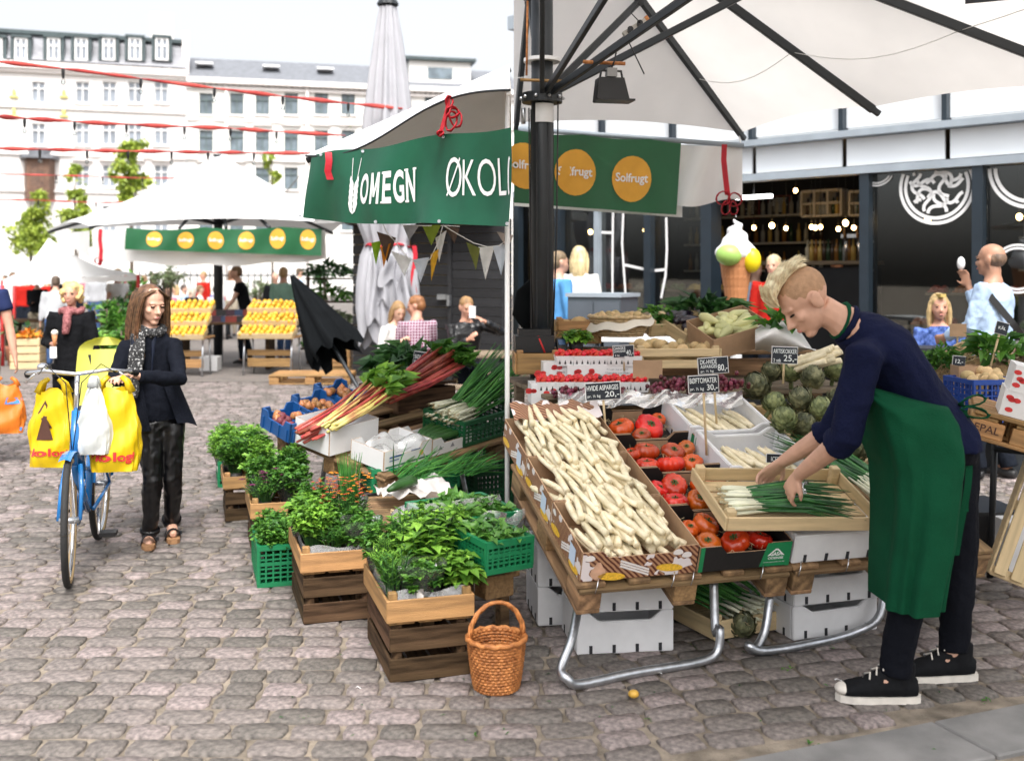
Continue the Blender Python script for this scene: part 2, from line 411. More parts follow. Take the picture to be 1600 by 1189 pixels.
# weeds and litter in the joints
b = B(); rl = random.Random(31)
for i in range(70):
    c = G(rl.uniform(330, 1500), rl.uniform(760, 1180), .006); a = rl.random()*6.28; b.leaf(c, V((math.cos(a), math.sin(a), .1)), V((0,0,1)), rl.uniform(.008,.03), rl.uniform(.005,.012))
tag(b.obj('leaf_scraps', leafd), 'scattered scraps of leaf trodden into the cobbles round the stalls', 'leaf scraps', kind='stuff')
b = B(); rw = random.Random(11)
for px, py in ((1230,1045),(1450,1065),(1270,1160),(1080,1010),(1015,1120),(820,1120),(735,1150),(90,1100),(320,1000),(1540,1092),(720,1010),(480,1120),(1300,1010)):
    c = G(px, py)
    for i in range(9):
        a = rw.random()*6.28; b.leaf(c+V((rw.uniform(-.02,.02), rw.uniform(-.02,.02), -.008)), V((math.cos(a), math.sin(a), rw.uniform(.2,.9))), V((0,0,1)), rw.uniform(.012,.03), .008)
wd = b.obj('joint_weeds', leafm); tag(wd, 'tiny green weeds sprouting between the cobbles', 'weeds', kind='stuff')
for px, py, w in ((1310,1063,.03),(1030,1052,.025),(560,1075,.02)):
    c = G(px, py, .006); q = B(); q.grid(lambda u, v: c+V(((u-.5)*w, (v-.5)*w*.45, .004*math.sin(u*5)+.004)), 4, 2)
    tag(q.obj('litter_scrap', cardw), 'small pale scrap of litter lying on the cobbles', 'litter', 'litter scraps on the cobbles')
# ---------------------------------------------------------------- far buildings
facade = M('facade_stucco', (.8,.78,.76), .85, .04, .4, .1, 4)
facade2 = M('facade_stucco_cream', (.8,.79,.76), .85, .04, .4, .1, 4)
trim_m = M('facade_trim', (.8,.76,.74), .8, .05, .6, .1, 4)
pane_l = M('pane_pale', (.26,.29,.33), .15, .3, 1.2, 0)
pane_d = M('pane_grey', (.15,.19,.22), .12, .4, 1.2, 0)
slate_r = M('roof_slate', (.17,.18,.2), .7, .25, 3, .3, 8, stretch=(1,1,4))
slate_l = M('roof_slate_pale', (.3,.305,.33), .7, .2, 3, .3, 8, stretch=(1,1,4))
green_m = M('roof_edge_green', (.06,.085,.09), .6, .2, 2, 0)
brick_br = M('oriel_wood', (.16,.09,.06), .7, .3, 4, .1)
gold = M('gold_paint', (.7,.62,.2), .5, .1, 5, 0)
def wall_holes(b, wdt, z0, z1, holes, dep=.25):           # in local x,z; front face y=0, openings cut through it
    xs = sorted(set([0, wdt]+[h[0] for h in holes]+[h[1] for h in holes])); zs = sorted(set([z0, z1]+[h[2] for h in holes]+[h[3] for h in holes]))
    for i in range(len(xs)-1):
        for j in range(len(zs)-1):
            cx, cz = (xs[i]+xs[i+1])/2, (zs[j]+zs[j+1])/2
            if any(h[0] < cx < h[1] and h[2] < cz < h[3] for h in holes): continue
            b.add([(xs[i],0,zs[j]),(xs[i+1],0,zs[j]),(xs[i+1],0,zs[j+1]),(xs[i],0,zs[j+1])], [(0,1,2,3)])
    for h in holes:
        x0, x1, a, c = h[:4]
        b.add([(x0,0,a),(x1,0,a),(x1,0,c),(x0,0,c),(x0,dep,a),(x1,dep,a),(x1,dep,c),(x0,dep,c)], [(0,1,5,4),(1,2,6,5),(2,3,7,6),(3,0,4,7)])
    return b
def window(parent, x0, x1, z0, z1, dep, fm, pm, cross=.68, sill=True):
    w, h = x1-x0, z1-z0; f = .07; b = B()
    for c, d in (((x0+f/2,dep,(z0+z1)/2),(f,.08,h)),((x1-f/2,dep,(z0+z1)/2),(f,.08,h)),(((x0+x1)/2,dep+.001,z0+f/2),(w,.078,f)),(((x0+x1)/2,dep+.001,z1-f/2),(w,.078,f)),
                 (((x0+x1)/2,dep-.01,(z0+z1)/2),(f*1.3,.08,h-.02)),(((x0+x1)/2,dep-.012,z0+h*cross),(w-.02,.07,f*1.2))): b.box(c, d)
    o = b.obj('window', fm, parent)
    B().box(((x0+x1)/2, dep+.06, (z0+z1)/2), (w, .02, h)).obj('pane', pm, o)
    if sill: B().box(((x0+x1)/2, -.06, z0-.08), (w+.3, .22, .12)).obj('sill', trim_m, o)
def building(name, label, pxa, pxb, Ya, Yb, mat4=None):
    A = P(pxa, HY, Ya); C = P(pxb, HY, Yb); A.z = C.z = 0
    d = C-A; t = T(name, label, 'building', TR(A, math.atan2(d.y, d.x)))
    def X(px):                                     # pixel column -> local x on the facade line
        k = (px-800)/F; dd = d/d.length; return (k*A.y-A.x)/(dd.x-k*dd.y)
    def Z(px, py):
        Y = A.y+(d/d.length).y*X(px); return CH-(py-HY)/F*Y
    return t, X, Z, d.length
# --- left house with mansard
tA, X, Z, LA = building('townhouse', 'white stucco townhouse with pale slate mansard and brown wooden oriel', -14, 291, 76, 80)
eav = Z(140, 104); top = Z(140, 54); holes = []
cols = (60, 129, 171, 211, 252)
for px in cols:
    for r, (ya, yb) in enumerate(((128,161),(193,227),(258,293),(322,362))):
        if r >= 2 and px < 100: continue
        holes.append((X(px-11), X(px+11), Z(px, yb), Z(px, ya)))
b = wall_holes(B(), LA, 0, eav, holes); b.box((LA/2, 6.3, eav/2), (LA-.02, 12, eav)); b.obj('wall', facade, tA)
for h in holes: window(tA, *h, .15, white_p, pane_l)
b = B()
for py, th, pr in ((108,.5,.5),(116,.25,.3),(171,.2,.18),(243,.22,.2),(300,.2,.18)): b.box((LA/2, -pr/2, Z(140, py)), (LA+.1, pr, th))
b.obj('cornice', trim_m, tA)
for i in range(38): B().box((X(0)+i*.4-.3 if False else (i+.5)*LA/38, -.2, Z(140, 113)), (.16, .38, .28)).obj('cornice_bracket', trim_m, tA)
b = B(); b.prism([(0,-.1,eav+.25),(0,1.4,top),(0,11,top),(0,12.5,eav+.25)], (LA,0,0)); roof = b.obj('roof', slate_l, tA)
B().box((LA/2, 1.25, top+.1), (LA+.2, .5, .28)).obj('roof_edge', green_m, roof)
B().box((X(252), 4, Z(252, 45)), (1.7, 1.2, 4)).obj('chimney', facade, roof)
B().box((LA-.05, 4, eav+(top-eav)/2+.3), (.5, 7.5, top-eav+.9)).obj('party_wall', trim_m, roof)
for px in (-6, 33, 84, 127, 170, 211, 253):
    x0, x1, z0, z1 = X(px-10), X(px+10), Z(px, 95), Z(px, 60)
    b = B(); b.box(((x0+x1)/2, .9, z1+.12), (x1-x0+.5, 2.2, .2)); b.box((x1+.16, .9, (z0+z1)/2), (.22, 2, z1-z0)); b.box((x0-.16, .9, (z0+z1)/2), (.22, 2, z1-z0))
    dm = b.obj('dormer', green_m, roof)
    b = B()
    for cx in (x0+.06, (x0+x1)/2, x1-.06): b.box((cx, -.06, (z0+z1)/2), (.13, .1, z1-z0))
    for cz in (z0+.06, z0+(z1-z0)*.66, z1-.06): b.box(((x0+x1)/2, -.058, cz), (x1-x0, .09, .12))
    b.k = 1; b.box(((x0+x1)/2, .02, (z0+z1)/2), (x1-x0, .06, z1-z0)); b.obj('dormer_window', [white_p, pane_l], roof)
b = B(); x0, x1, z0, z1 = X(31), X(93), Z(62, 312), Z(62, 250)
b.prism([(x0+.3,0,z0),(x0+.6,-1.1,z0),(x1-.6,-1.1,z0),(x1-.3,0,z0)], (0,0,z1-z0))
orl = b.obj('oriel', brick_br, tA)
for i in range(5):
    for (za, zb) in ((z0+.9, z0+2.0), (z0+2.15, z1-.35)):
        B().box((lerp(x0+.9, x1-.9, (i+.5)/5), -1.12, (za+zb)/2), ((x1-x0-1.8)/5-.18, .06, zb-za)).obj('oriel_pane', pane_d, orl)
b = B(); b.prism([(x0,.0,z1),(x0+.3,-1.5,z1),(x1-.3,-1.5,z1),(x1,0,z1)], (0,0,.25)); b.prism([(x0+.5,0,z1+.25),(x0+1,-.9,z1+.25),(x1-1,-.9,z1+.25),(x1-.5,0,z1+.25)], (0,0,.45)); b.obj('oriel_roof', slate_r, orl)
for px in (22, 100):
    for py in (152, 182):
        b = B(); c = V((X(px), -.12, Z(px, py))); b.ell(c, (.35, .1, .12)); b.ell(c+V((0,0,.3)), (.14,.1,.3)); b.obj('gold_ornament', gold, tA)
for px in cols[1:]: B().prism([(X(px-16), -.3, Z(px, 252)), (X(px+16), -.3, Z(px, 252)), (X(px), -.3, Z(px, 243))], (0,.3,0)).obj('pediment', trim_m, tA)
# --- right house
tB, X, Z, LB = building('apartment_house', 'long white apartment house with dark framed windows and grey slate roof', 292, 812, 80, 86)
eav = Z(400, 128); top = Z(400, 104); holes = []
for px in (322, 370, 410, 455, 502, 544, 590, 632, 674, 716, 758):
    for ya, yb in ((146,179),(204,237),(262,296),(322,360)): holes.append((X(px-10.5), X(px+10.5), Z(px, yb), Z(px, ya)))
b = wall_holes(B(), LB, 0, eav, holes); b.box((LB/2, 6.3, eav/2), (LB-.02, 12, eav)); b.obj('wall', facade2, tB)
dfr = M('frame_dark_green', (.1,.14,.14), .6, .1, 3, 0)
for h in holes: window(tB, *h, .15, dfr, pane_d)
b = B()
for py, th, pr in ((130,.4,.55),(140,.2,.25),(190,.15,.15),(250,.2,.2)): b.box((LB/2, -pr/2, Z(400, py)), (LB, pr, th))
b.obj('cornice', trim_m, tB)
for i in range(60): B().box(((i+.5)*LB/60, -.16, Z(400, 134.5)), (.18, .3, .25)).obj('cornice_bracket', trim_m, tB)
b = B(); b.prism([(0,-.3,eav+.1),(0,4,top+1.2),(0,9,top+1.2),(0,12.6,eav+.1)], (LB,0,0)); roof = b.obj('roof', slate_r, tB)
for px in (318, 424, 510): B().box((X(px), 1.7, (eav+top)/2+.9), (1.3, 1.2, .15)).obj('skylight', white_p, roof)
b = B(); b.box((X(690), 2.2, eav+1.2), (5, 3, 2.3)); b.k = 1; b.box((X(690), .68, eav+1.4), (2, .1, .9)); b.k = 2; b.box((X(690), 2.2, eav+2.5), (5.8, 3.8, .25)); b.obj('roof_dormer', [facade2, pane_d, green_m], roof)
for px in (354, 480): rod('downpipe', [(X(px), -.2, 0), (X(px), -.2, eav-.3)], .1, trim_m, tB, 6)
for px in (322, 370, 410, 455, 502, 544):
    for py in (197, 254): B().prism([(X(px-15), -.26, Z(px, py)), (X(px+15), -.26, Z(px, py)), (X(px), -.26, Z(px, py-6))], (0,.26,0)).obj('pediment', trim_m, tB)
# ---------------------------------------------------------------- trees and green
bark = M('bark', (.13,.1,.075), .9, .3, 8, .5, 20, stretch=(3,3,1))
def tree(name, label, base, blobs, lm, nleaf, ls, trunk_r=.08, group=None, seed=1):
    r = random.Random(seed); t = T(name, label, 'tree', Matrix.Translation(base), group); b = B()
    tops = [V(c)-base for c, _ in blobs]; h = max(p.z for p in tops)
    b.loft([(0,0,-.05),(.03,.0,h*.35),(-.02,.02,h*.7),(0,0,h)], [trunk_r, trunk_r*.8, trunk_r*.5, trunk_r*.2], n=7)
    for p in tops: b.loft([(0,0,p.z*.55), p*.5+V((0,0,p.z*.3)), p], [trunk_r*.45, trunk_r*.3, .01], n=5)
    b.obj('trunk', bark, t, True); b = B(); tot = sum(rr[0]*rr[2] for _, rr in blobs)
    for (c, rr) in blobs:
        c = V(c)-base; n = int(nleaf*rr[0]*rr[2]/tot); cl = [V((r.gauss(0,.45), r.gauss(0,.45), r.gauss(0,.45))) for _ in range(max(5, n//35))]
        for i in range(n):
            q = r.choice(cl)+V((r.gauss(0,.13), r.gauss(0,.13), r.gauss(0,.13)))
            if q.length > 1.25: continue
            d = V((r.gauss(0,1), r.gauss(0,1), r.gauss(0,.7)-.3)); L = ls*r.uniform(.7, 1.4)
            b.leaf(c+V((q.x*rr[0], q.y*rr[1], q.z*rr[2])), d, V((r.gauss(0,.5), r.gauss(0,.5), 1)), L, L*.75)
    b.obj('crown', lm, t, kind='stuff'); return t
def px_blob(px, py, Y, rx, ry): c = P(px, py, Y); return (c, (rx/F*Y, rx/F*Y, ry/F*Y))
Y = 42; bs = P(205, HY, Y); bs.z = 0
tree('young_tree', 'slender young plane tree with fresh yellow-green leaves in front of the house corner', bs, [px_blob(205,228,Y,22,18), px_blob(196,262,Y,24,16), px_blob(213,283,Y,26,18), px_blob(203,310,Y,20,16)], leafy, 2300, .19, .09, seed=2)
bs = P(118, HY, Y); bs.z = 0
tree('young_tree', 'thin sparse young tree beside the brown oriel with loose leaf clusters', bs, [px_blob(113,262,Y,9,20), px_blob(122,300,Y,16,14), px_blob(115,335,Y,22,18), px_blob(128,370,Y,22,22)], leafy, 1700, .19, .07, seed=3)
bs = P(48, HY, Y); bs.z = 0
tree('young_tree', 'broad low young tree with bright leaves behind the small white tent', bs, [px_blob(60,305,Y,12,14), px_blob(50,335,Y,22,18), px_blob(45,365,Y,32,26), px_blob(70,385,Y,24,18)], leafy, 2600, .19, .08, seed=4)
bs = P(425, HY, 46); bs.z = 0
tree('young_tree', 'small leafy sapling between the white canopies before the apartment house', bs, [px_blob(420,252,46,10,12), px_blob(546,196,46,1,1), px_blob(425,275,46,10,10)], leafy, 300, .17, .06, seed=5)
def shrub(name, label, px, py0, py1, Y, hw, lm, n, ls, seed, group=None, cat='shrub', pot=None):
    r = random.Random(seed); base = P(px, HY, Y); base.z = 0; zt = CH-(py0-HY)/F*Y; zb = max(.15, CH-(py1-HY)/F*Y); rx = hw/F*Y
    t = T(name, label, cat, Matrix.Translation(base), group); b = B()
    for k in range(5):
        a = k*1.26; b.loft([(0,0,0),(.3*rx*math.cos(a), .3*rx*math.sin(a), zb+(zt-zb)*.4),(.7*rx*math.cos(a), .7*rx*math.sin(a), lerp(zb, zt, .8))], [.03,.02,.008], n=5)
    b.obj('stem', bark, t, True); b = B(); cl = [V((r.gauss(0,.5), r.gauss(0,.5), r.gauss(0,.5))) for _ in range(max(6, n//30))]
    for i in range(n):
        q = r.choice(cl)+V((r.gauss(0,.14), r.gauss(0,.14), r.gauss(0,.14)))
        if q.length > 1.2: continue
        L = ls*r.uniform(.6, 1.4); b.leaf(V((q.x*rx, q.y*rx, (zt+zb)/2+q.z*(zt-zb)/2)), V((r.gauss(0,1), r.gauss(0,1), r.gauss(.2,.8))), V((r.gauss(0,.6), r.gauss(0,.6), 1)), L, L*.45)
    b.obj('foliage', lm, t, kind='stuff')
    if pot:
        q = B(); q.loft([(0,0,0),(0,0,pot*.9),(0,0,pot),(0,0,pot-.03)], [pot*.45, pot*.6, pot*.62, pot*.5], n=14); q.obj('pot', M('terracotta', (.35,.13,.07), .8, .15, 8, .1), t, True)
    return t
shrub('olive_tree', 'silvery olive bush in a pot behind the woman with the bicycle', 262, 418, 450, 25, 26, leafgr, 500, .11, 1, pot=.5)
shrub('box_shrub', 'round dark clipped shrub beside the produce shelves', 505, 410, 445, 24, 22, leafd, 600, .1, 2, pot=.5)
shrub('olive_tree', 'pale grey-green bush behind the fruit stall by the fence', 405, 432, 462, 27, 24, leafgr, 350, .11, 3)
for i, (px, a, c, Y, hw, lm, lab) in enumerate(((168,470,530,15,30,leafm,'leafy green bedding plants in front of the white tent'),(150,520,570,13,22,leafb,'bright light green bushy herb beside the woman eating ice cream'),
        (195,455,500,18,22,leafd,'dark green potted plants beneath the small white tent edge'),(190,505,560,14,20,leafm,'glossy green plant behind the yellow child seat'),(28,500,545,19,16,leafd,'low dark plants beside the red tent leg'),(205,425,465,26,18,leafm,'tall slim plant next to the red tent leg'))):
    shrub('potted_plant', lab, px, a, c, Y, hw, lm, 420, .12, 20+i, cat='plant', pot=.35)
# ---------------------------------------------------------------- market hall behind the right stall
FO = V((2.88, 13.2, 0)); FD = V((.722, -.692, 0)); FN = V((-.692, -.722, 0))       # facade origin, direction, outward normal
hall_m = TR(FO, math.atan2(FD.y, FD.x))
hall = T('market_hall', 'glass and dark steel market hall with white upper panels and open bar', 'building', hall_m)
frame_m = M('frame_anthracite', (.013,.022,.032), .4, .15, 5, .02)
rail_m = M('rail_bluegrey', (.3,.345,.39), .45, .1, 4, .02)
stone_m = M('plinth_granite', (.2,.195,.19), .8, .15, 20, .15, 120)
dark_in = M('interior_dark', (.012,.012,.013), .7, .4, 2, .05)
panel_m = M('panel_white_glass', (.72,.75,.78), .25, .04, 1, 0)
def fs(px):                                            # photo column -> metres along the facade
    k = (px-800)/F; return (k*FO.y-FO.x)/(FD.x-k*FD.y)
S0, S1 = fs(803), 5.6; PZ, RZ, UZ = .95, 2.8, 3.25; TOPZ = 5.4
b = B(); b.box(((S0+fs(1112))/2, .15, PZ/2), (fs(1112)-S0, .3, PZ)); b.obj('plinth', stone_m, hall)
b = B(); b.box(((1.62+S1)/2, .15, PZ/2), (S1-1.62, .3, PZ)); b.obj('plinth', stone_m, hall)
for i, s in enumerate((S0+.05, fs(872), fs(1012), fs(1104), 1.6, 2.86, 4.1, 5.4)):
    w = .16 if i in (3,) else .11
    B().box((s, .1, (RZ)/2), (w, .24, RZ)).obj('column', frame_m, hall)
B().box((fs(930), .1, RZ/2), (.09, .16, RZ)).obj('column', rail_m, hall)
s = -3.5
while s < S1:
    B().box((s, .08, (UZ+TOPZ)/2), (.055, .14, TOPZ-UZ-.1)).obj('mullion', frame_m, hall); s += 1.2
for z, h, dpt in ((RZ+.04, .085, .2), (UZ+.02, .075, .2), (TOPZ, .2, .4)):
    B().box(((S0+S1)/2, .06, z), (S1-S0, dpt, h)).obj('rail', rail_m, hall)
s = -3.5; k = 0
while s < S1-.1:
    e = min(s+1.2, S1); s_ = max(s, S0)
    if e-s_ > .1:
        B().box(((s_+e)/2, .12, (RZ+UZ)/2+.04), (e-s_-.06, .03, UZ-RZ-.13)).obj('panel', panel_m, hall)
        B().box(((s_+e)/2, .12, (UZ+TOPZ)/2), (e-s_-.06, .03, TOPZ-UZ-.2)).obj('panel', panel_m, hall)
    s += 1.2
for a, c in ((S0+.1, fs(872)), (fs(872), fs(930)), (fs(930), fs(1012)), (fs(1012), fs(1104)), (1.65, 2.8), (2.91, 4.05), (4.15, 5.35)):
    B().box(((a+c)/2, .1, (PZ+RZ)/2), (c-a-.02, .016, RZ-PZ)).obj('pane', glass, hall)
# interior shell
b = B(); x0, x1 = S0+.05, S1
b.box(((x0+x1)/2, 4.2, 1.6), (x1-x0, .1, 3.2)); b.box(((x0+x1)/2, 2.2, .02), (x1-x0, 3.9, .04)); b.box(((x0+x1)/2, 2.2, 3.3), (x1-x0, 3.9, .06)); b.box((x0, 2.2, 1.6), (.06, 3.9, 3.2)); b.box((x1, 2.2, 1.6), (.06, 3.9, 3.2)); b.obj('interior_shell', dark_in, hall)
B().box(((x0+x1)/2, 2.2, TOPZ+.12), (x1-x0, 4.4, .1)).obj('roof', rail_m, hall)
# bar counter, shelves, bottles, menu boards, lamps
def HP(px, py, dep):                                   # pixel -> local point at depth behind the facade
    k = (px-800)/F; o = FO-FN*dep
    s_ = (k*o.y-o.x)/(FD.x-k*FD.y); Y = o.y+FD.y*s_; return V((s_, dep, CH-(py-HY)/F*Y))
ctr = T('bar_counter', 'long dark bar counter with a wooden top inside the market hall', 'counter', hall_m)
a, c = HP(1195, 410, 1.5), HP(1350, 412, 1.5); zc = (a.z+c.z)/2
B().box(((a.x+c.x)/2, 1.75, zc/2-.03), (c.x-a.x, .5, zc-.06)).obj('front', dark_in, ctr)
B().box(((a.x+c.x)/2, 1.72, zc), (c.x-a.x+.06, .64, .05)).obj('top', wood_old, ctr)
bot = [M('bottle_%d' % i, c_, .15, .1, 5, 0) for i, c_ in enumerate(((.03,.06,.03),(.25,.12,.03),(.4,.38,.3),(.5,.35,.1),(.05,.03,.02),(.3,.32,.33)))]
def bottle_mesh(m):
    q = B(); q.loft([(0,0,0),(0,0,.18),(0,0,.22),(0,0,.3)], [.035,.035,.013,.012], n=8); return q.mesh('bottle', m, True)
bms = [bottle_mesh(m) for m in bot]; rb = random.Random(5)
shm = M('shelf_paint', (.5,.47,.42), .6, .1, 8, .05)
for (pa, pb, ya, yb) in ((1253,1315,300,336), (1328,1350,300,336)):
    t = T('bottle_shelf', 'pale wall shelf of bottles high above the bar, ' + ('wide with three bays' if pa < 1300 else 'narrow beside the door column'), 'shelf', hall_m)
    p0, p1 = HP(pa, ya, 3.2), HP(pb, yb, 3.2)
    for z in (p1.z, (p0.z+p1.z)/2, p0.z): B().box(((p0.x+p1.x)/2, 3.3, z), (p1.x-p0.x, .24, .035)).obj('board', shm, t)
    for k in range(4 if pa < 1300 else 2): B().box((lerp(p0.x, p1.x, k/(3 if pa < 1300 else 1)), 3.3, (p0.z+p1.z)/2), (.035, .25, p0.z-p1.z)).obj('upright', shm, t)
    n = 11 if pa < 1300 else 4
    for k in range(n):
        o = obj('bottle', rb.choice(bms), None, None, hall_m @ Matrix.Translation((lerp(p0.x+.06, p1.x-.06, k/(n-1)), 3.28, p1.z+.0175)) @ Matrix.Scale(.85, 4))
        tag(o, 'bottle standing on the pale shelf above the bar', 'bottle', 'bottles on the shelf above the bar')
for k in range(12):
    px = 1262+k*6.5; p = HP(px, 405, 1.9); o = obj('bottle', rb.choice(bms), None, None, hall_m @ Matrix.Translation((p.x, 1.9, zc+.025)))
    tag(o, 'bottle standing on the dark bar counter', 'bottle', 'bottles on the bar counter')
for px, py, w, h, nm in ((1175,325,28,36,'small framed menu board on the wall behind the ice cream cone'),(1218,322,40,34,'wide menu board beside the bottle shelf')):
    p = HP(px, py, 4.0); t = T('menu_board', nm, 'menu board', hall_m @ Matrix.Translation(p)); sc = 16.5/F
    B().box((0,0,0), (w*sc, .03, h*sc)).obj('frame', M('frame_red', (.2,.04,.03), .6, .1, 5, 0), t); B().box((0,-.02,0), (w*sc*.9, .01, h*sc*.86)).obj('board', slate, t)
    b = B()
    for k in range(7): b.box((rb.uniform(-.03,.03)*w*sc, -.028, (.34-.1*k)*h*sc), (w*sc*rb.uniform(.4,.75), .002, .012))
    b.obj('chalk_writing', chalk, t)
bulb = emis('bulb_warm', (1,.62,.25), 12)
for px, py in ((1178,356),(1228,357),(1268,355),(1274,356),(1282,355),(1310,358),(1334,356),(1243,298)):
    p = HP(px, py, 2.4); t = T('pendant_bulb', 'small warm pendant bulb hanging over the bar', 'lamp', hall_m @ Matrix.Translation(p), 'pendant bulbs over the bar')
    B().ell((0,0,0), (.028,.028,.034)).obj('bulb', bulb, t, True); rod('cord', [(0,0,.03),(0,0,3.27-p.z)], .004, blackp, t, 5)
p = HP(1178, 308, 1.2); t = T('light_tube', 'white fluorescent light tube inside the hall entrance', 'lamp', hall_m @ Matrix.Translation(p))
B().box((0,0,0), (.55,.05,.05)).obj('tube', emis('tube_white', (1,1,1), 4), t); rod('cord', [(0,0,.02),(0,0,3.27-p.z)], .006, blackp, t, 5)
t = T('bar_taps', 'chrome beer tap tower on the bar counter', 'beer tap', hall_m @ Matrix.Translation(HP(1332, 405, 1.7)))
t.matrix_basis.translation.z = zc+.025
for dx in (-.09, .09): rod('column', [(dx,0,0),(dx,0,.34)], .02, chrome, t); rod('tap_handle', [(dx,-.05,.3),(dx,-.06,.46)], .014, wood_l, t)
B().box((0,0,.33), (.3,.06,.05)).obj('bridge', chrome, t)
# white drawn emblems on the glass
def tube2(b, pts, w, y=-.006):                        # flat painted stroke in local x,z
    pts = [V((p[0], p[1], 0)) for p in pts]; L = []; Rr = []
    for i, p in enumerate(pts):
        t_ = (pts[min(i+1, len(pts)-1)]-pts[max(i-1, 0)]).normalized(); n_ = V((-t_.y, t_.x, 0))*w/2; L.append((p.x+n_.x, y, p.y+n_.y)); Rr.append((p.x-n_.x, y, p.y-n_.y))
    n = len(pts); b.add(L+Rr, [(i, i+1, n+i+1, n+i) for i in range(n-1)])
def emblem(px, py, rpx, knots, full=(0, 360), nm=''):
    c = HP(px, py, .085); r = rpx/F*(FO-FN*.085+FD*c.x).y/.73*.80; b = B(); z0 = RZ-.03
    def keep(pts):                                     # the emblem is cut by the rail above
        out = [];
        for p in pts:
            if p[1] < z0 and PZ < p[1]: out.append(p)
            elif len(out) > 1: tube2(b, out, r*.09, c.y); out = []
            else: out = []
        if len(out) > 1: tube2(b, out, r*.09, c.y)
    for rr in (1., .86):
        keep([(c.x+r*rr*math.cos(math.radians(a)), c.z+r*rr*math.sin(math.radians(a))) for a in range(full[0], full[1]+1, 6)])
    rk = random.Random(knots)
    for k in range(knots):
        x = c.x+rk.uniform(-.6,.6)*r; z = c.z+rk.uniform(-.75,.6)*r; a = rk.uniform(0, 6.28); pts = []
        for i in range(22):
            if (x-c.x)**2+(z-c.z)**2 > (.76*r)**2: break
            pts.append((x, z)); a += .45*math.sin(i*.45+k); x += .075*r*math.cos(a); z += .075*r*math.sin(a)
        keep(pts)
    o = b.obj('window_emblem', white_t, hall); o['label'] = nm
emblem(1463, 292, 52, 16, nm='round white knotwork emblem painted on the glass')
emblem(1612, 260, 58, 0, nm='large white curl painted on the glass')
emblem(1370, 262, 26, 0, nm='white arc painted on the glass')
emblem(1590, 420, 34, 0, nm='white ring painted on the glass')
b = B()
for pts in (((958,325),(957,400),(957,462),(952,469)),((935,363),(957,364)),((974,328),(972,380),(976,440),(978,470)),((976,414),(1008,421)),((1012,424),(1042,421)),((1041,340),(1042,390),(1040,430),(1033,466))):
    tube2(b, [(HP(*p, .085).x, HP(*p, .085).z) for p in pts], .035, .085)
b.obj('window_emblem', white_t, hall)
# grey cabinet and bench in front of the hall
t = T('grey_cabinet', 'grey steel cabinet with two doors in front of the hall glass', 'cabinet', TR(V((1.0, 11.6, .0)), -.5))
B().box((0,0,.72), (.62,.5,1.36)).obj('body', M('cabinet_grey', (.07,.085,.1), .5, .1, 4, .02), t); B().box((0,0,1.42), (.66,.54,.04)).obj('lid', rail_m, t)
for dx in (-.155, .155): B().box((dx,-.257,.72), (.29,.012,1.26)).obj('door', M('cabinet_door', (.085,.1,.12), .45, .1, 4, .02), t)
for dx in (-.03, .03): B().box((dx,-.27,.95), (.015,.02,.1)).obj('handle', steel, t)
t = T('white_table', 'white table top standing in front of the hall windows', 'table', TR(V((1.28, 10.4, 0)), -.2))
B().box((0,0,1.02), (.95,.5,.05)).obj('top', white_p, t)
for sx in (-.42,.42):
    for sy in (-.2,.2): rod('leg', [(sx,sy,0),(sx,sy,1.0)], .02, dmetal, t)

# goods and added lamps behind the hall glass
gl = T('deli_counter', 'long dark deli counter behind the hall glass', 'counter', hall_m)
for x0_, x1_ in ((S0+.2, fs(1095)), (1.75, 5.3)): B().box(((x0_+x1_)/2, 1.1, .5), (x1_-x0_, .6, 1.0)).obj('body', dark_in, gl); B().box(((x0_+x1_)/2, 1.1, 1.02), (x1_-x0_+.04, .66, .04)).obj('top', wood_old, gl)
gcol = [M('deli_%d' % i, c_, .5, .3, 12, .05) for i, c_ in enumerate(((.4,.12,.03),(.12,.22,.03),(.5,.35,.08),(.35,.04,.02),(.45,.4,.32),(.06,.12,.03),(.3,.16,.05)))]; gm_ = []
for m_ in gcol: q = B(); [q.ell((.06*(k % 3)-.06, .06*(k//3)-.03, .03+.02*(k % 2)), (.045,.045,.04), nu=8, nv=6) for k in range(6)]; q.box((0,0,.01), (.22,.16,.03)); gm_.append(q.mesh('deli_tray', m_, True))
for lvl, zz in ((0, 1.045), (1, 1.42)):
    for x0_, x1_ in ((S0+.3, fs(1085)), (1.85, 5.2)):
        n = int((x1_-x0_)/.27)
        for k in range(n): o = obj('deli_tray', rb.choice(gm_), None, None, hall_m @ TR(V((lerp(x0_, x1_, k/(n-1)), 1.0+.5*lvl, zz)), rb.uniform(-.2,.2))); tag(o, 'tray of mixed produce on the counter behind the hall glass' if lvl == 0 else 'tray of mixed produce on the raised shelf behind the hall glass', 'tray', 'produce trays behind the hall glass')
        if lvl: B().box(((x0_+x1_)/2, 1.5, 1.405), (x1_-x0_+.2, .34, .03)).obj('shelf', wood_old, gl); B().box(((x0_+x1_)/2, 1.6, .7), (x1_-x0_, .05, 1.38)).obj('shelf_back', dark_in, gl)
for k in range(9):  # bulbs added to brighten the dark hall interior
    x_ = lerp(S0+.5, 5.0, k/8); t = T('pendant_bulb', 'small warm pendant bulb over the deli counter', 'lamp', hall_m @ Matrix.Translation((x_, 1.2, 2.3)), 'pendant bulbs over the deli counter'); B().ell((0,0,0), (.035,.035,.04)).obj('bulb', bulb, t, True); rod('cord', [(0,0,.03),(0,0,.97)], .004, blackp, t, 5)
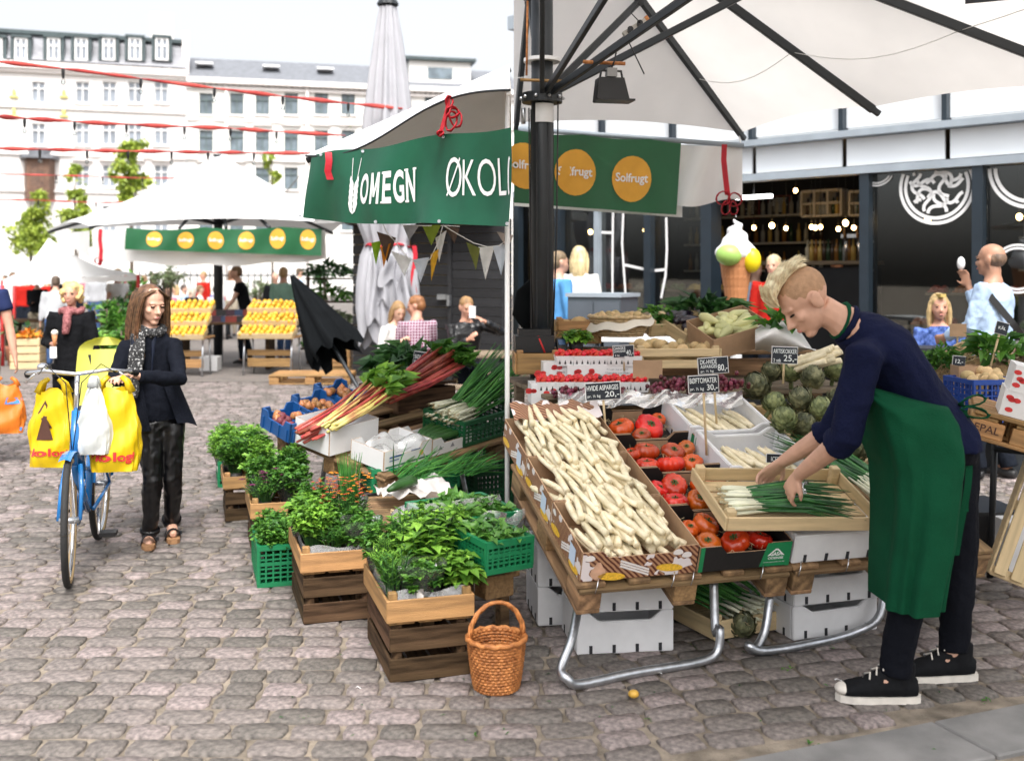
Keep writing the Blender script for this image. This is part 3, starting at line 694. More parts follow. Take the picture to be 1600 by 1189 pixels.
for k, (x0_, x1_) in enumerate(((S0+.4, -.9), (2.0, 3.2), (3.5, 4.9))):
    t = T('wall_shelf', ('back wall shelf of bottles beside the cabinet window','back wall shelf of bottles behind the knotwork emblem','back wall shelf of bottles behind the curl emblem')[k], 'shelf', hall_m)
    for z in (1.7, 2.15, 2.6): B().box(((x0_+x1_)/2, 4.0, z), (x1_-x0_, .25, .03)).obj('board', shm, t)
    for z in (1.7, 2.15, 2.6):
        for i in range(int((x1_-x0_)/.13)): o = obj('bottle', rb.choice(bms), None, None, hall_m @ Matrix.Translation((x0_+.07+.13*i, 3.98, z+.015))); tag(o, 'bottle on the back wall shelf inside the hall', 'bottle', 'bottles on the back wall shelves')
# ---------------------------------------------------------------- generic goods builders
def pallet(name, label, mat4, L=1.2, W=.8, group=None, cat='pallet', tm=None):
    tm = tm or wood_pal; t = T(name, label, cat, mat4, group)
    for i in range(5): slat('deck_board', (0, (i-2)*(W-.1)/4, .132), (L, .125 if i in (0,2,4) else .095, .022), tm, t)
    for i in range(3): slat('cross_board', ((i-1)*(L-.1)/2, 0, .11), (W, .12, .02), tm, t, math.pi/2)
    for i in range(3):
        for j in range(3): slat('block', ((i-1)*(L-.145)/2, (j-1)*(W-.1)/2, .06), (.145, .1, .078), chip if tm is wood_pal and (i+j) % 2 else tm, t)
    for j in range(3): slat('bottom_board', (0, (j-1)*(W-.1)/2, .011), (L, .1, .02), tm, t)
    return t
def wcrate(name, label, mat4, L, W, H, rows, mat, post=None, group=None, cat='crate', sh=None, th=.012, postx=.04, base=True, ends_high=0):
    t = T(name, label, cat, mat4, group); post = post or mat
    sh = sh or (H/rows*.86)
    for r_ in range(rows):
        z = sh/2+(H-sh)*(r_/(rows-1) if rows > 1 else .5)
        for s in (-1, 1):
            slat('slat', (0, s*(W/2-th/2), z), (L-2*th-.002, th, sh), mat, t)
            slat('slat', (s*(L/2-th/2), 0, z), (W, th, sh+ends_high), mat, t, math.pi/2)
    for sx in (-1, 1):
        for sy in (-1, 1): slat('post', (sx*(L/2-th-postx/2), sy*(W/2-th-postx/2), H/2+.008), (postx, postx, H+.016), post, t)
    if base:
        n = max(3, int(W/.11))
        for i in range(n): slat('base_slat', (0, (i-(n-1)/2)*(W-2*th)/n, .006), (L-2*th-.004, (W-2*th)/n*.86, .01), mat, t)
    return t
def pcrate(name, label, mat4, L, W, H, mat, group=None, cat='crate', nv=11, nh=4, th=.012, handles=True):
    t = T(name, label, cat, mat4, group); b = B()
    for s in (-1, 1):
        for (ax, ln, off) in ((0, L, W), (1, W, L)):
            def bx(c, d):
                (b.box(c, d) if ax == 0 else b.box((c[1], c[0], c[2]), (d[1], d[0], d[2])))
            o = s*(off/2-th/2); e = .001*ax
            bx((0, o, H-.014), (ln-e, th*1.7, .028-e)); bx((0, o, .012), (ln-e, th*1.2, .024-e))
            n = max(4, int(nv*ln/L))
            for i in range(n+1): bx((lerp(-ln/2+th/2, ln/2-th/2, i/n), o, H/2), (th*(1.6 if i in (0, n) else .75), th*.9, H-.03))
            for j in range(1, nh+1): bx((0, o, .024+(H-.052)*j/(nh+1)), (ln-th, th*.7, .008 if j != nh//2+1 else .018))
    b.obj('body', mat, t)
    b = B(); n = 9
    for i in range(n): b.box((lerp(-L/2+.02, L/2-.02, i/(n-1)), 0, .009), (.016, W-.03, .012))
    for i in range(6): b.box((0, lerp(-W/2+.02, W/2-.02, i/5), .0085), (L-.03, .016, .0125))
    b.obj('base_grid', mat, t)
    return t
def carton(name, label, mat4, L, W, H, outer, inner, notch=.45, nd=.35, group=None, cat='carton', front=None, th=.005, notch_sides=('f','b')):
    t = T(name, label, cat, mat4, group)
    def panel(w, nt_, om):
        a = w*notch/2; d = H*nd
        poly = [(-w/2,0),(w/2,0),(w/2,H),(a+.03,H),(a,H-d),(-a,H-d),(-a-.03,H),(-w/2,H)] if nt_ else [(-w/2,0),(w/2,0),(w/2,H),(-w/2,H)]
        n = len(poly); q = B(); vs = [V((x,-th/2,z)) for x, z in poly]+[V((x,th/2,z)) for x, z in poly]
        q.add(vs, [tuple(range(n))], 0); q.add(vs, [tuple(range(2*n-1, n-1, -1))], 1); q.add(vs, [(i, n+i, n+(i+1) % n, (i+1) % n) for i in range(n)], 2)
        return q.mesh('panel', [om, inner, cardb], False)
    for key, w, rz, off in (('f', L, 0, (0,-W/2,0)), ('r', W-2*th, math.pi/2, (L/2,0,0)), ('b', L, math.pi, (0,W/2,0)), ('l', W-2*th, -math.pi/2, (-L/2,0,0))):
        obj('panel', panel(w, key in notch_sides, (front or outer) if key == 'f' else outer), None, t, TR(V(off), rz))
    B().box((0,0,.004), (L-.002, W-.002, .006)).obj('base', inner, t)
    return t
def foambox(name, label, mat4, L, W, H, group=None, notch=True, cat='foam box'):
    t = T(name, label, cat, mat4, group); th = .022; b = B()
    def wall(w, off, rz, nt_):
        a = w*.27; d = H*.22
        poly = [(-w/2,0),(w/2,0),(w/2,H),(a+.05,H),(a,H-d),(-a,H-d),(-a-.05,H),(-w/2,H)] if nt_ else [(-w/2,0),(w/2,0),(w/2,H),(-w/2,H)]
        q = B(); q.prism([V((x,-th/2,z)) for x, z in poly], (0,th,0)); m = TR(V(off), rz)
        b.add([m @ V(v) for v in q.v], q.f)
    wall(L, (0,-W/2+th/2,0), 0, notch); wall(L, (0,W/2-th/2,0), 0, notch); wall(W-2*th+.001, (L/2-th/2,0,0), math.pi/2, False); wall(W-2*th+.001, (-L/2+th/2,0,0), math.pi/2, False)
    b.box((0,0,.012), (L-.03,W-.03,.02)); me = b.mesh('body', foam)
    bm = bmesh.new(); bm.from_mesh(me); bmesh.ops.bevel(bm, geom=[e for e in bm.edges if len(e.link_faces) == 2 and e.calc_face_angle(0) > .5], offset=.004, segments=2, affect='EDGES'); bm.to_mesh(me); bm.free()
    obj('body', me, None, t)
    for k in range(4): B().box((lerp(-L*.36, L*.36, k/3), -W/2, .022), (.014,.006,.034)).obj('drain_slot', slot, t)
    for k in range(3): B().box((-L/2, lerp(-W*.3, W*.3, k/2), .022), (.006,.014,.034)).obj('drain_slot', slot, t)
    return t
def wicker(name, label, mat4, r0, r1, H, mat, group=None, handle=0, cat='basket', nrow=14, nst=26, flat=1.0):
    t = T(name, label, cat, mat4, group); b = B()
    for j in range(nrow):
        z = H*(j+.5)/nrow; r = lerp(r0, r1, (j/nrow)**.7); pts = []
        for i in range(nst*2+1):
            a = 2*math.pi*i/(nst*2); rr = r+(.004 if (i+j) % 2 else -.004); pts.append((rr*math.cos(a), rr*math.sin(a)*flat, z))
        b.loft(pts, H/nrow*.52, n=5, cap=False)
    b.loft([(r0*.98*math.cos(0),0,0)]+[(0,0,.004)], [.001,.001], n=4)
    b.obj('weave', mat, t, True)
    q = B(); q.loft([(0,0,.002),(0,0,.014)], [r0*.97, r0*.97], n=24); q.obj('bottom', mat, t)
    q = B()
    for k in range(nst):
        a = 2*math.pi*k/nst; q.loft([(lerp(r0, r1, (z)**.7)*math.cos(a), lerp(r0, r1, z**.7)*math.sin(a)*flat, z*H) for z in (0,.33,.66,1)], .004, n=4)
    q.obj('stakes', mat, t)
    q = B(); n = 40; pts = [((r1+.004)*math.cos(2*math.pi*i/n), (r1+.004)*math.sin(2*math.pi*i/n)*flat, H+.004*math.sin(i*2.2)) for i in range(n+1)]
    q.loft(pts, .011, n=6, cap=False); q.obj('rim', mat, t, True)
    if handle:
        q = B(); pts = [(r1*math.cos(a), 0, H+handle*math.sin(a)) for a in [math.pi*i/16 for i in range(17)]]
        for k in range(3): q.loft([V(p)+V((.006*math.cos(i*1.1+k*2.1), .006*math.sin(i*1.1+k*2.1), 0)) for i, p in enumerate(pts)], .007, n=5)
        q.obj('handle', mat, t, True)
    return t
def sheet_dec(b, fn, pts): return b.add([fn(*p) for p in pts], [tuple(range(len(pts)))])
# ---------------------------------------------------------------- OMEGN stall awning
can_o = M('canvas_awning', (.7,.7,.71), .8, .04, 3, .06, 160, trans=.02)
XE = -.012
cA = P(478, 243, 6.2); cR = P(797, 100, 6.5); cB = P(797, 140, 5.1); cD = V((XE, 8.4, 2.42)); cE = V((-1.35, 8.2, 2.4))
aw = T('awning', 'white stall awning with a green banner front over the rhubarb stand', 'awning')
def hem(t_):
    p = lerp(cA, cB, t_); return p+V((0,0,-.055*math.sin(2*math.pi*t_)))
b = B(); b.grid(lambda u, v: lerp(hem(u), lerp(cA, cR, u), v)+V((0,0,-.03*math.sin(math.pi*v)*u)), 24, 8)
b.grid(lambda u, v: lerp(lerp(cE, cD, u), lerp(cA, cR, u), v), 12, 6)
b.obj('canopy', can_o, aw, True)
rod('hem_cord', [hem(i/24)+V((0,-.004,-.004)) for i in range(25)], .006, dmetal, aw, 6)
rod('ridge_beam', [cA+V((0,.02,-.03)), cR+V((0,.02,-.03))], .018, dmetal, aw)
rod('pole', [(XE-.012, 5.35, 0), (XE-.012, 5.35, 2.62)], .0125, white_p, aw)
rod('pole', [(XE-.03, 8.1, 0), (XE-.03, 8.1, 2.42)], .0125, white_p, aw)
rod('eave_bar', [cB+V((-.006,.02,-.02)), (XE-.006, 5.35, 2.62), cD+V((0,-.1,-.02))], .012, white_p, aw)
bTL, bTR, bBL, bBR = P(487, 244, 6.16), P(797, 197, 5.06), P(479, 341, 6.22), P(797, 354, 5.06)
def omegn(u, v, off=0.0):                              # v=0 top, 1 bottom
    p = lerp(lerp(bTL, bTR, u), lerp(bBL, bBR, u), v)
    w = .02*math.sin(u*17+v*2.2)*(.3+.7*v)+.012*math.sin(u*31+1)*v+.02*math.sin(u*6)*math.sin(v*3)
    p = p+V((-.67,-.74,0))*(w+off); p.z += .018*math.sin(math.pi*min(1, u*1.6))*v*-1+.012*math.sin(u*12)*(1-v)
    return p
ban = B().grid(omegn, 60, 14).obj('banner', ban_g, aw, True)
b = B(); fn = lambda u, v: omegn(u, v, .004)
def ub(px): return (px-483)/(797-483)
def un(px):                                            # photo column -> banner u with perspective
    k = (px-800)/F; a, c = bTL, bTR; return (k*a.y-a.x)/((c.x-a.x)-k*(c.y-a.y))
def bt(body, p0, p1, v0, v1, bold): text_on(b, body, fn, un(p0), v1, un(p1), v0, bold)
for ch, p0, p1 in (('O',571,585),('M',588,602),('E',606.5,617),('G',619.5,632),('N',634.5,648)): (bt(ch, p0, p1, .33, .74, .03) if ch != 'M' else [sheet_dec(b, fn, [(un(lerp(p0, p1, x)), lerp(.74, .33, y_)) for x, y_ in pl]) for pl in ([(0,0),(.24,0),(.24,1),(0,1)],[(.76,0),(1,0),(1,1),(.76,1)],[(.42,.22),(.58,.22),(.26,1),(.02,1)],[(.42,.22),(.58,.22),(.98,1),(.74,1)])])
for x0, x1 in ((571,648),):                           # slab serifs
    for px, v in ((607.5,.725),(607.5,.345),(635.5,.725),(635.5,.345),(647,.345)):
        for v in (v,): sheet_dec(b, fn, [(un(px-2.6), v+.013), (un(px+2.6), v+.013), (un(px+2.6), v-.013), (un(px-2.6), v-.013)])
b.obj('lettering', white_t, ban); b = B(); bt('Ø', 696, 722, .26, .70, -.005); bt('KOL', 724, 788, .285, .685, -.005)
b.add([fn(lerp(un(790), un(797), .5+.5*math.cos(a)*1.0), .485-.2*math.sin(a)) for a in [math.pi/2+math.pi*i/10 for i in range(11)]]+[fn(lerp(un(790), un(797), .5+.5*math.cos(a)*.62+.19), .485-.17*math.sin(a)) for a in [math.pi/2+math.pi*i/10 for i in range(11)]], [(i, i+1, 12+i, 11+i) for i in range(10)])
b.obj('lettering', white_t, ban); b = B()
for k in range(5):                                     # ear of wheat
    vv = .46+.08*k
    for s in (-1, 1): sheet_dec(b, fn, [(un(560), vv+.1), (un(560+s*4), vv+.06), (un(560+s*7), vv-.04), (un(560+s*6), vv-.1), (un(560+s*1), vv)])
for s in (-1, 1): sheet_dec(b, fn, [(un(560+s*3.6), .42), (un(560+s*4.4), .42), (un(560+s*6.8), .12), (un(560+s*6), .12)])
b.obj('wheat_emblem', white_t, ban)
for px in (598, 692, 483, 795): p = fn(un(px), .975); B().loft([p+V((0,-.003,0)), p+V((0,-.008,0))], .009, n=10).obj('grommet', steel, ban)
for px in (692, 567, 504): p = fn(un(px), .03); B().loft([p+V((0,-.003,0)), p+V((0,-.008,0))], .009, n=10).obj('grommet', steel, ban)
def ribbon(name, label, pts, w, sv, group=None, extra=None):
    t = T(name, label, 'ribbon', None, group); b = B(); pts = [V(p) for p in pts]; n = len(pts); sv = V(sv)
    vs = [p-sv*w/2 for p in pts]+[p+sv*w/2 for p in pts]; vs += [v+V((0,.006,0)) for v in vs]
    b.add(vs, [(i, i+1, n+i+1, n+i) for i in range(n-1)]+[(2*n+i+1, 2*n+i, 3*n+i, 3*n+i+1) for i in range(n-1)]); b.obj('strap', red_r, t, True)
    if extra:
        for c, rx, rz, a in extra:
            q = B(); m = Matrix.Rotation(a, 3, 'Y'); q.loft([V(c)+m @ V((rx*math.cos(k*.524), .02*math.sin(k*1.05), rz*math.sin(k*.524))) for k in range(13)], [(.4*rx+.006,.005)]*13, side=(0,1,0), n=6, cap=False); q.obj('loop', red_r, t, True)
    return t
Yb = 6.0
ribbon('red_strap', 'flat red strap hanging from the outer corner of the green banner', [P(513,238,Yb), P(514,252,Yb-.02), P(512,268,Yb), P(516,281,Yb)], .038, (1,0,0))
ribbon('red_bow', 'red bow tied between awning hem and green banner top', [P(701,152,5.36), P(699,170,5.36), P(692,195,5.36), P(688,210,5.36)], .02, (1,.1,0), extra=[(P(707,176,5.36),.03,.028,.3),(P(712,184,5.36),.03,.05,-.3),(P(705,190,5.36),.028,.05,.2),(P(688,209,5.36),.015,.012,0),(P(702,160,5.36),.018,.03,0)])
# bunting
rb = random.Random(21)
flagc = {k: M('flag_'+k, c, .85, .12, 20, .2, 300, trans=.25) for k, c in dict(grey=(.33,.33,.35), green=(.22,.3,.03), brown=(.1,.065,.05), white=(.78,.78,.78), yellow=(.75,.42,.03), orange=(.65,.24,.02), olive=(.16,.18,.04), pale=(.6,.66,.75), taupe=(.33,.28,.25), lime=(.25,.45,.02)).items()}
def bunting(label, pts, flags, Y):
    t = T('bunting', label, 'bunting', None, 'bunting strings under the green banner'); rod('string', [P(*p, Y) for p in pts], .003, white_p, t, 5)
    for (px, py, w, h, c, sk) in flags:
        a, d, e = P(px-w/2, py, Y), P(px+w/2, py+sk, Y), P(px+sk*.3+rb.uniform(-3,3), py+h+sk/2, Y); q = B()
        ph = rb.random()*6
        q.grid(lambda u, v: lerp(lerp(a, d, u), e, v)+V((0, .014*math.sin(u*5+ph+v*2)*(1-v*.6), 0)), 6, 6); q.obj('flag', flagc[c], t, True)
bunting('bunting of mixed flags looping in front of the folded grey parasol', [(598,350),(606,366),(618,378),(636,402),(655,415),(672,405),(684,380),(692,352)], [(604,362,30,44,'brown',10),(588,380,16,36,'lime',-4),(603,386,16,36,'orange',-6),(627,392,32,34,'white',12),(658,406,26,38,'pale',-4),(680,398,15,46,'yellow',-10),(689,372,18,44,'white',-12)], 6.3)
bunting('bunting of mixed flags strung along the black shed door', [(692,352),(715,366),(740,380),(762,386),(780,384),(797,372)], [(739,378,22,40,'olive',10),(760,386,25,52,'white',0),(782,386,24,48,'pale',-6),(789,362,26,26,'taupe',6)], 6.0)
bunting('bunting of grey, green and brown flags hanging just under the banner hem', [(628,352),(660,353),(700,353),(718,354)], [(642,352,26,24,'grey',0),(674,352,30,32,'green',0),(706,353,24,26,'brown',4)], 6.25)
# ---------------------------------------------------------------- far white canopies and tables
def solf_banner(par, c0, c1, c2, c3, ndisc, txt, rr=.36, nu=40, wob=.05, mat=None):
    def fn(u, v, off=0):
        p = lerp(lerp(c0, c1, u), lerp(c3, c2, u), v); p = p+V((0,-1,0))*(wob*(math.sin(u*14)*.6+math.sin(u*31+v*3)*.3)*(.3+v)+off); p.z -= wob*abs(math.sin(u*math.pi*2.5))*(1-v)*.8; return p
    ban = B().grid(fn, nu, 8).obj('banner', mat or ban_s, par, True); b = B(); q = B(); L = (c1-c0).length; H = (c3-c0).length
    for cu, cv in ndisc:
        r_u = rr*H/L; n = 24; b = B(); q = B()
        b.add([fn(cu, cv, .006)]+[fn(cu+r_u*math.cos(6.2832*i/n), cv+rr*math.sin(6.2832*i/n), .006) for i in range(n)], [(0, 1+i, 1+(i+1) % n) for i in range(n)]); b.obj('sun_disc', yel_t, ban)
        if txt: text_on(q, 'Solfrugt', lambda u, v: fn(u, v, .012), cu-r_u*.82, cv+rr*.26, cu+r_u*.82, cv-rr*.24, .02); q.obj('lettering', white_t, ban)
    return ban
st = T('market_parasol', 'large white square parasol with a green banner over the citrus stand', 'parasol')
YA, YBk = 17.5, 21.0
FL, FR, BL, BR, AP = P(140,353,YA), P(566,352,YA), P(76,360,YBk), P(520,362,YBk), P(345,240,19.3)
b = B()
for a, c in ((FL,FR),(FR,BR),(BR,BL),(BL,FL)): b.grid(lambda u, v: lerp(lerp(a, c, u)+V((0,0,.12*math.sin(math.pi*u))), AP, v)+V((0,0,-.12*math.sin(math.pi*v))), 10, 8)
b.obj('canopy', canvas, st, True)
b = B(); vb, ve = P(143,360,YA-.05), P(508,360,YA-.05)
b.grid(lambda u, v: lerp(vb, ve, u)+V((0, .05*math.sin(u*20)*v+.08*v, -v*(.48+.1*math.sin(math.pi*u)+.02*math.sin(u*23)))), 40, 6); b.obj('valance', canvas, st, True)
b = B(); b.grid(lambda u, v: lerp(FL, BL, u)+V((.03*math.sin(u*9), 0, -.08-v*.45*(1-u))), 10, 4); b.obj('valance', canvas, st, True)
pc = P(341, HY, 19.3); rod('pole', [(pc.x,19.3,0),(pc.x,19.3,AP.z-.02)], .085, dmetal, st)
for c in (FL,FR,BL,BR,lerp(FL,FR,.5),lerp(FL,FR,.33),lerp(FL,FR,.66)):
    rod('rib', [AP+V((0,0,-.2)), lerp(AP, c, .33)+V((0,0,-.24)), lerp(AP, c, .66)+V((0,0,-.2)), c+V((0,0,-.04))], .03, dmetal, st, 6); rod('strut', [(pc.x,19.3,2.55), lerp(AP, c, .55)+V((0,0,-.12))], .025, dmetal, st, 6)
solf_banner(st, P(197,356,YA-.2), P(503,354,YA-.2), P(503,400,YA-.2), P(195,390,YA-.2), [((x+.5)/6.4+.07, .46+.05*math.sin(x)) for x in range(6)], True, .37)
ribbon('red_strap', 'red strap hanging at the front corner of the citrus parasol', [P(157,358,YA-.35), P(156,375,YA-.35), P(158,392,YA-.35), P(157,405,YA-.35), P(156,415,YA-.35)], .06, (1,0,0), extra=[(P(154,408,YA-.4),.06,.05,0)])
tn = T('white_tent', 'small white peaked tent on red legs at the edge of the square', 'tent')
a, c, d, e, ap = P(4,438,19), P(216,430,19), P(196,424,22.2), P(22,430,22.2), P(76,372,20.5); b = B()
for p, q in ((a,c),(c,d),(d,e),(e,a)): b.grid(lambda u, v: lerp(lerp(p, q, u), ap, v)+V((0,0,-.15*math.sin(math.pi*v))), 10, 8)
b.grid(lambda u, v: lerp(a, c, u)+V((0,-.02,-.1*v+.01*math.sin(u*40))), 30, 2); b.obj('canopy', canvas, tn, True)
redp = M('paint_red', (.55,.03,.03), .5, .1, 5, 0)
for p in (a, c, d, e): rod('leg', [(p.x,p.y,0), p], .035, redp, tn, 6)
# red garlands with bulbs
garl = M('garland_cloth', (.5,.035,.04), .7, .35, 3, .2, 30, c2=(.6,.1,.08), trans=.2)
def garland(label, pts, Y0, Y1, thick, nb):
    t = T('light_garland', label, 'garland', None, 'red festoon garlands across the square'); n = 60; pp = []
    for i in range(n+1):
        u = i/n; k = u*(len(pts)-1); j = min(int(k), len(pts)-2); q = lerp(V((*pts[j], 0)), V((*pts[j+1], 0)), k-j); Y = lerp(Y0, Y1, u); pp.append(P(q.x, q.y, Y))
    seg = n/nb
    B().loft(pp, [(.006+thick*abs(math.sin(math.pi*(i/seg)))*(.75+.25*math.sin(i*7)), .005+thick*.4*abs(math.sin(math.pi*i/seg))) for i in range(n+1)], side=(0,0,1), n=6).obj('cloth', garl, t, True)
    for k in range(1, nb):
        p = pp[int(k*seg)]; q = B(); q.loft([p, p+V((0,0,-.05)), p+V((0,0,-.11))], [.018,.02,.012], n=8); s_ = q.obj('socket', blackp, t); B().ell(p+V((0,0,-.15)), (.025,.025,.03)).obj('bulb', MATS['glass_window'], t, True)
garland('thick red cloth festoon crossing the townhouse roof line to the parasol', [(-8,96),(120,110),(270,130),(400,146),(525,160),(640,171)], 11, 14.5, .026, 6)
garland('red cloth festoon with bulbs crossing the upper windows', [(-8,182),(50,186),(145,192),(250,197),(345,200),(420,205),(540,212)], 12, 16, .03, 7)
garland('red cloth festoon with bulbs just above the brown oriel', [(-8,232),(80,234),(160,236),(240,237),(310,238),(385,239),(500,240)], 13, 16, .026, 7)
garland('thin red festoon crossing the oriel window', [(-8,272),(120,275),(200,278),(290,279)], 22, 24, .016, 4)
garland('thin red festoon low over the young trees', [(-8,312),(60,313),(150,317),(200,316)], 22, 24, .016, 3)
# folded grey parasol
fp = T('folded_parasol', 'tall folded grey-white parasol tied with red ribbon before the black shed', 'parasol'); Yp = 14.6
canv_f = M('canvas_folded', (.4,.4,.43), .7, .06, 3, .08, 100, trans=.05)
px0 = 606; pcx = P(px0, HY, Yp).x; ztop = P(px0, 12, Yp).z; b = B(); lv = []
prof = [(12,13,13),(60,19,19),(120,27,27),(185,34,34),(300,40,42),(345,40,43),(378,30,31),(384,30,31),(400,36,38),(440,42,44),(480,44,46),(520,40,44)]
nn = 72; vs = []; rp_ = random.Random(2)
for j, (py, l_, r_) in enumerate(prof):
    z = P(px0, py, Yp).z; r = (l_+r_)/2/F*Yp
    for k in range(nn):
        a = 2*math.pi*k/nn; amp = .16 if py > 30 else .05
        rr = r*(1+amp*math.cos(12*a+.05*j)+.06*math.cos(5*a+j*.5)); zz = z
        if j == len(prof)-1: zz += .18*math.cos(6*a+1)+.1*math.cos(11*a)
        vs.append((pcx+rr*math.cos(a), Yp+rr*math.sin(a), zz))
fs_ = [(j*nn+k, (j+1)*nn+k, (j+1)*nn+(k+1) % nn, j*nn+(k+1) % nn) for j in range(len(prof)-1) for k in range(nn)]
b.add(vs, fs_); b.obj('canopy', canv_f, fp, True)
for k, (pa, ya, yb, w) in enumerate(((588,395,500,16),(612,400,440,26),(638,420,470,22),(628,395,480,16),(596,420,470,14))):
    q = B(); q.grid(lambda u, v: P(pa+(u-.5)*w*(1+.6*v)+3*math.sin(v*5+k), lerp(ya, yb, v)+(8*abs(u-.5)*2+4*math.sin(u*9))*v, Yp-.42-.07*math.sin(u*6+k)), 8, 8); q.obj('canopy_fold', canv_f, fp, True)
rod('pole', [(pcx,Yp,0),(pcx,Yp,ztop+.15)], .06, dmetal, fp)
for k in range(12): a = k*.5236; rod('rib_end', [(pcx+.1*math.cos(a),Yp+.1*math.sin(a),ztop),(pcx+.14*math.cos(a),Yp+.14*math.sin(a),ztop+.06)], .018, dmetal, fp, 5)
B().loft([(pcx,Yp,ztop+.03),(pcx,Yp,ztop+.09),(pcx,Yp,ztop+.14)], [.15,.13,.03], n=14).obj('crown_cap', dmetal, fp)
q = B(); q.box((pcx,Yp,.06), (.9,.9,.12)); q.obj('foot', stone_m, fp)
q = B(); rr = 33/F*Yp; z = P(px0, 384, Yp).z; q.loft([(pcx+rr*math.cos(i*.2618), Yp+rr*math.sin(i*.2618), z+.02*math.sin(i)) for i in range(25)], [(.012,.03)]*25, side=None, n=6, cap=False); q.obj('tie', red_r, fp)
q = B(); q.grid(lambda u, v: P(647+(u-.5)*7+2*math.sin(v*7), 384+v*74, Yp-.45), 2, 10); q.obj('tie_end', red_r, fp)
# ---------------------------------------------------------------- black timber shed
shed = T('timber_shed', 'black plank market shed with pale gaps between boards and flat roof', 'shed')
plk = M('plank_black', (.016,.016,.018), .75, .4, 3, .35, 40, stretch=(1.2,14,14), objr=.35)
gapm = M('plank_batten', (.5,.38,.2), .8, .2, 6, .1)
a0, a1 = P(549, HY, 17.2), P(797, HY, 15.2); a0.z = a1.z = 0
sdv = a1-a0; SL = sdv.length; sang = math.atan2(sdv.y, sdv.x); shed.matrix_basis = TR(a0, sang)
H = 2.45; B().prism([(.02,.05,.01),(SL-.01,.05,.01),(SL-1.5,1.75,.01),(.02,1.75,.01)], (0,0,H-.02)).obj('core', gapm, shed)
nb_ = 15; bh = H/nb_
def sx(px): k = (px-800)/F; d_ = sdv/SL; return (k*a0.y-a0.x)/(d_.x-k*d_.y)
dx0, dx1 = sx(708), sx(785)
for i in range(nb_):
    z = (i+.5)*bh
    segs = [(0.02, sx(583)-.02), (sx(640), dx0-.08), (dx1+.06, SL)] if z > 1.15 and z < 2.3 else [(0.02, dx0-.08), (dx1+.06, SL)]
    for (x0, x1) in segs:
        if x1-x0 > .05: slat('plank', ((x0+x1)/2, .03, z), (x1-x0, .025, bh-.012), plk, shed)
    slat('plank', (0.0, .9, z), (1.72, .025, bh-.012), plk, shed, math.pi/2)
for i in range(17): slat('door_plank', ((dx0+dx1)/2, -.005, .08+(i+.5)*2.3/17), (dx1-dx0, .028, 2.3/17-.005), plk, shed)
B().box((dx0-.045, -.01, 1.22), (.07,.06,2.4)).obj('door_jamb', plk, shed); B().box((dx1+.03, -.01, 1.22), (.05,.05,2.4)).obj('door_jamb', plk, shed)
B().box((dx0-.03, -.06, 1.25), (.05,.05,.16)).obj('door_handle', steel, shed); B().box((dx0-.2, -.02, 1.3), (.18,.04,.08)).obj('lock_box', steel, shed)
w0, w1 = sx(585), sx(640); q = B(); zc, zh = 1.78, .95
for c, d in (((w0+.03,0,zc),(.06,.06,zh)),((w1-.03,0,zc),(.06,.06,zh)),(((w0+w1)/2,.001,zc+zh/2-.03),(w1-w0,.058,.06)),(((w0+w1)/2,.001,zc-zh/2+.03),(w1-w0,.058,.06))): q.box(c, d)
wn = q.obj('window', wood_l, shed); B().box(((w0+w1)/2, .02, zc), (w1-w0-.1,.01,zh-.1)).obj('pane', M('pane_shed', (.25,.22,.19), .1, .8, 4, 0, c2=(.5,.45,.4)), wn)
b = B(); b.prism([(-.5,-.35,H+.02),(SL-.01,-.35,H+.02),(SL-2.05,2.0,H+.22),(-.5,2.0,H+.22)], (0,0,.13)); b.obj('roof', M('roof_felt', (.5,.5,.5), .8, .2, 6, .1), shed)
B().box((SL/2-.25, -.37, H+.14), (SL+.5,.03,.05)).obj('roof_edge', dmetal, shed)
# picnic table
def picnic():
    c = P(742, HY, 11.6); t = T('picnic_table', 'weathered wooden picnic table with benches in front of the black shed', 'picnic table', TR(V((c.x-.12, 12.0, 0)), -.06))
    for i in range(4): slat('top_board', (-.05, (i-1.5)*.19, .74), (1.55, .18, .035), wood_old, t)
    for s in (-1, 1):
        for k in range(2): slat('bench_board', (-.05, s*.72+(k-.5)*.14, .44), (1.5,.13,.035), wood_old, t)
        for x in (-.6, .45): bar('leg', (x, s*.62, 0), (x, s*.25, .72), .09, .04, dmetal, t); 
    for x in (-.6, .45): bar('cross_beam', (x+.045,-.8,.41), (x+.045,.8,.41), .09, .035, dmetal, t)
picnic()
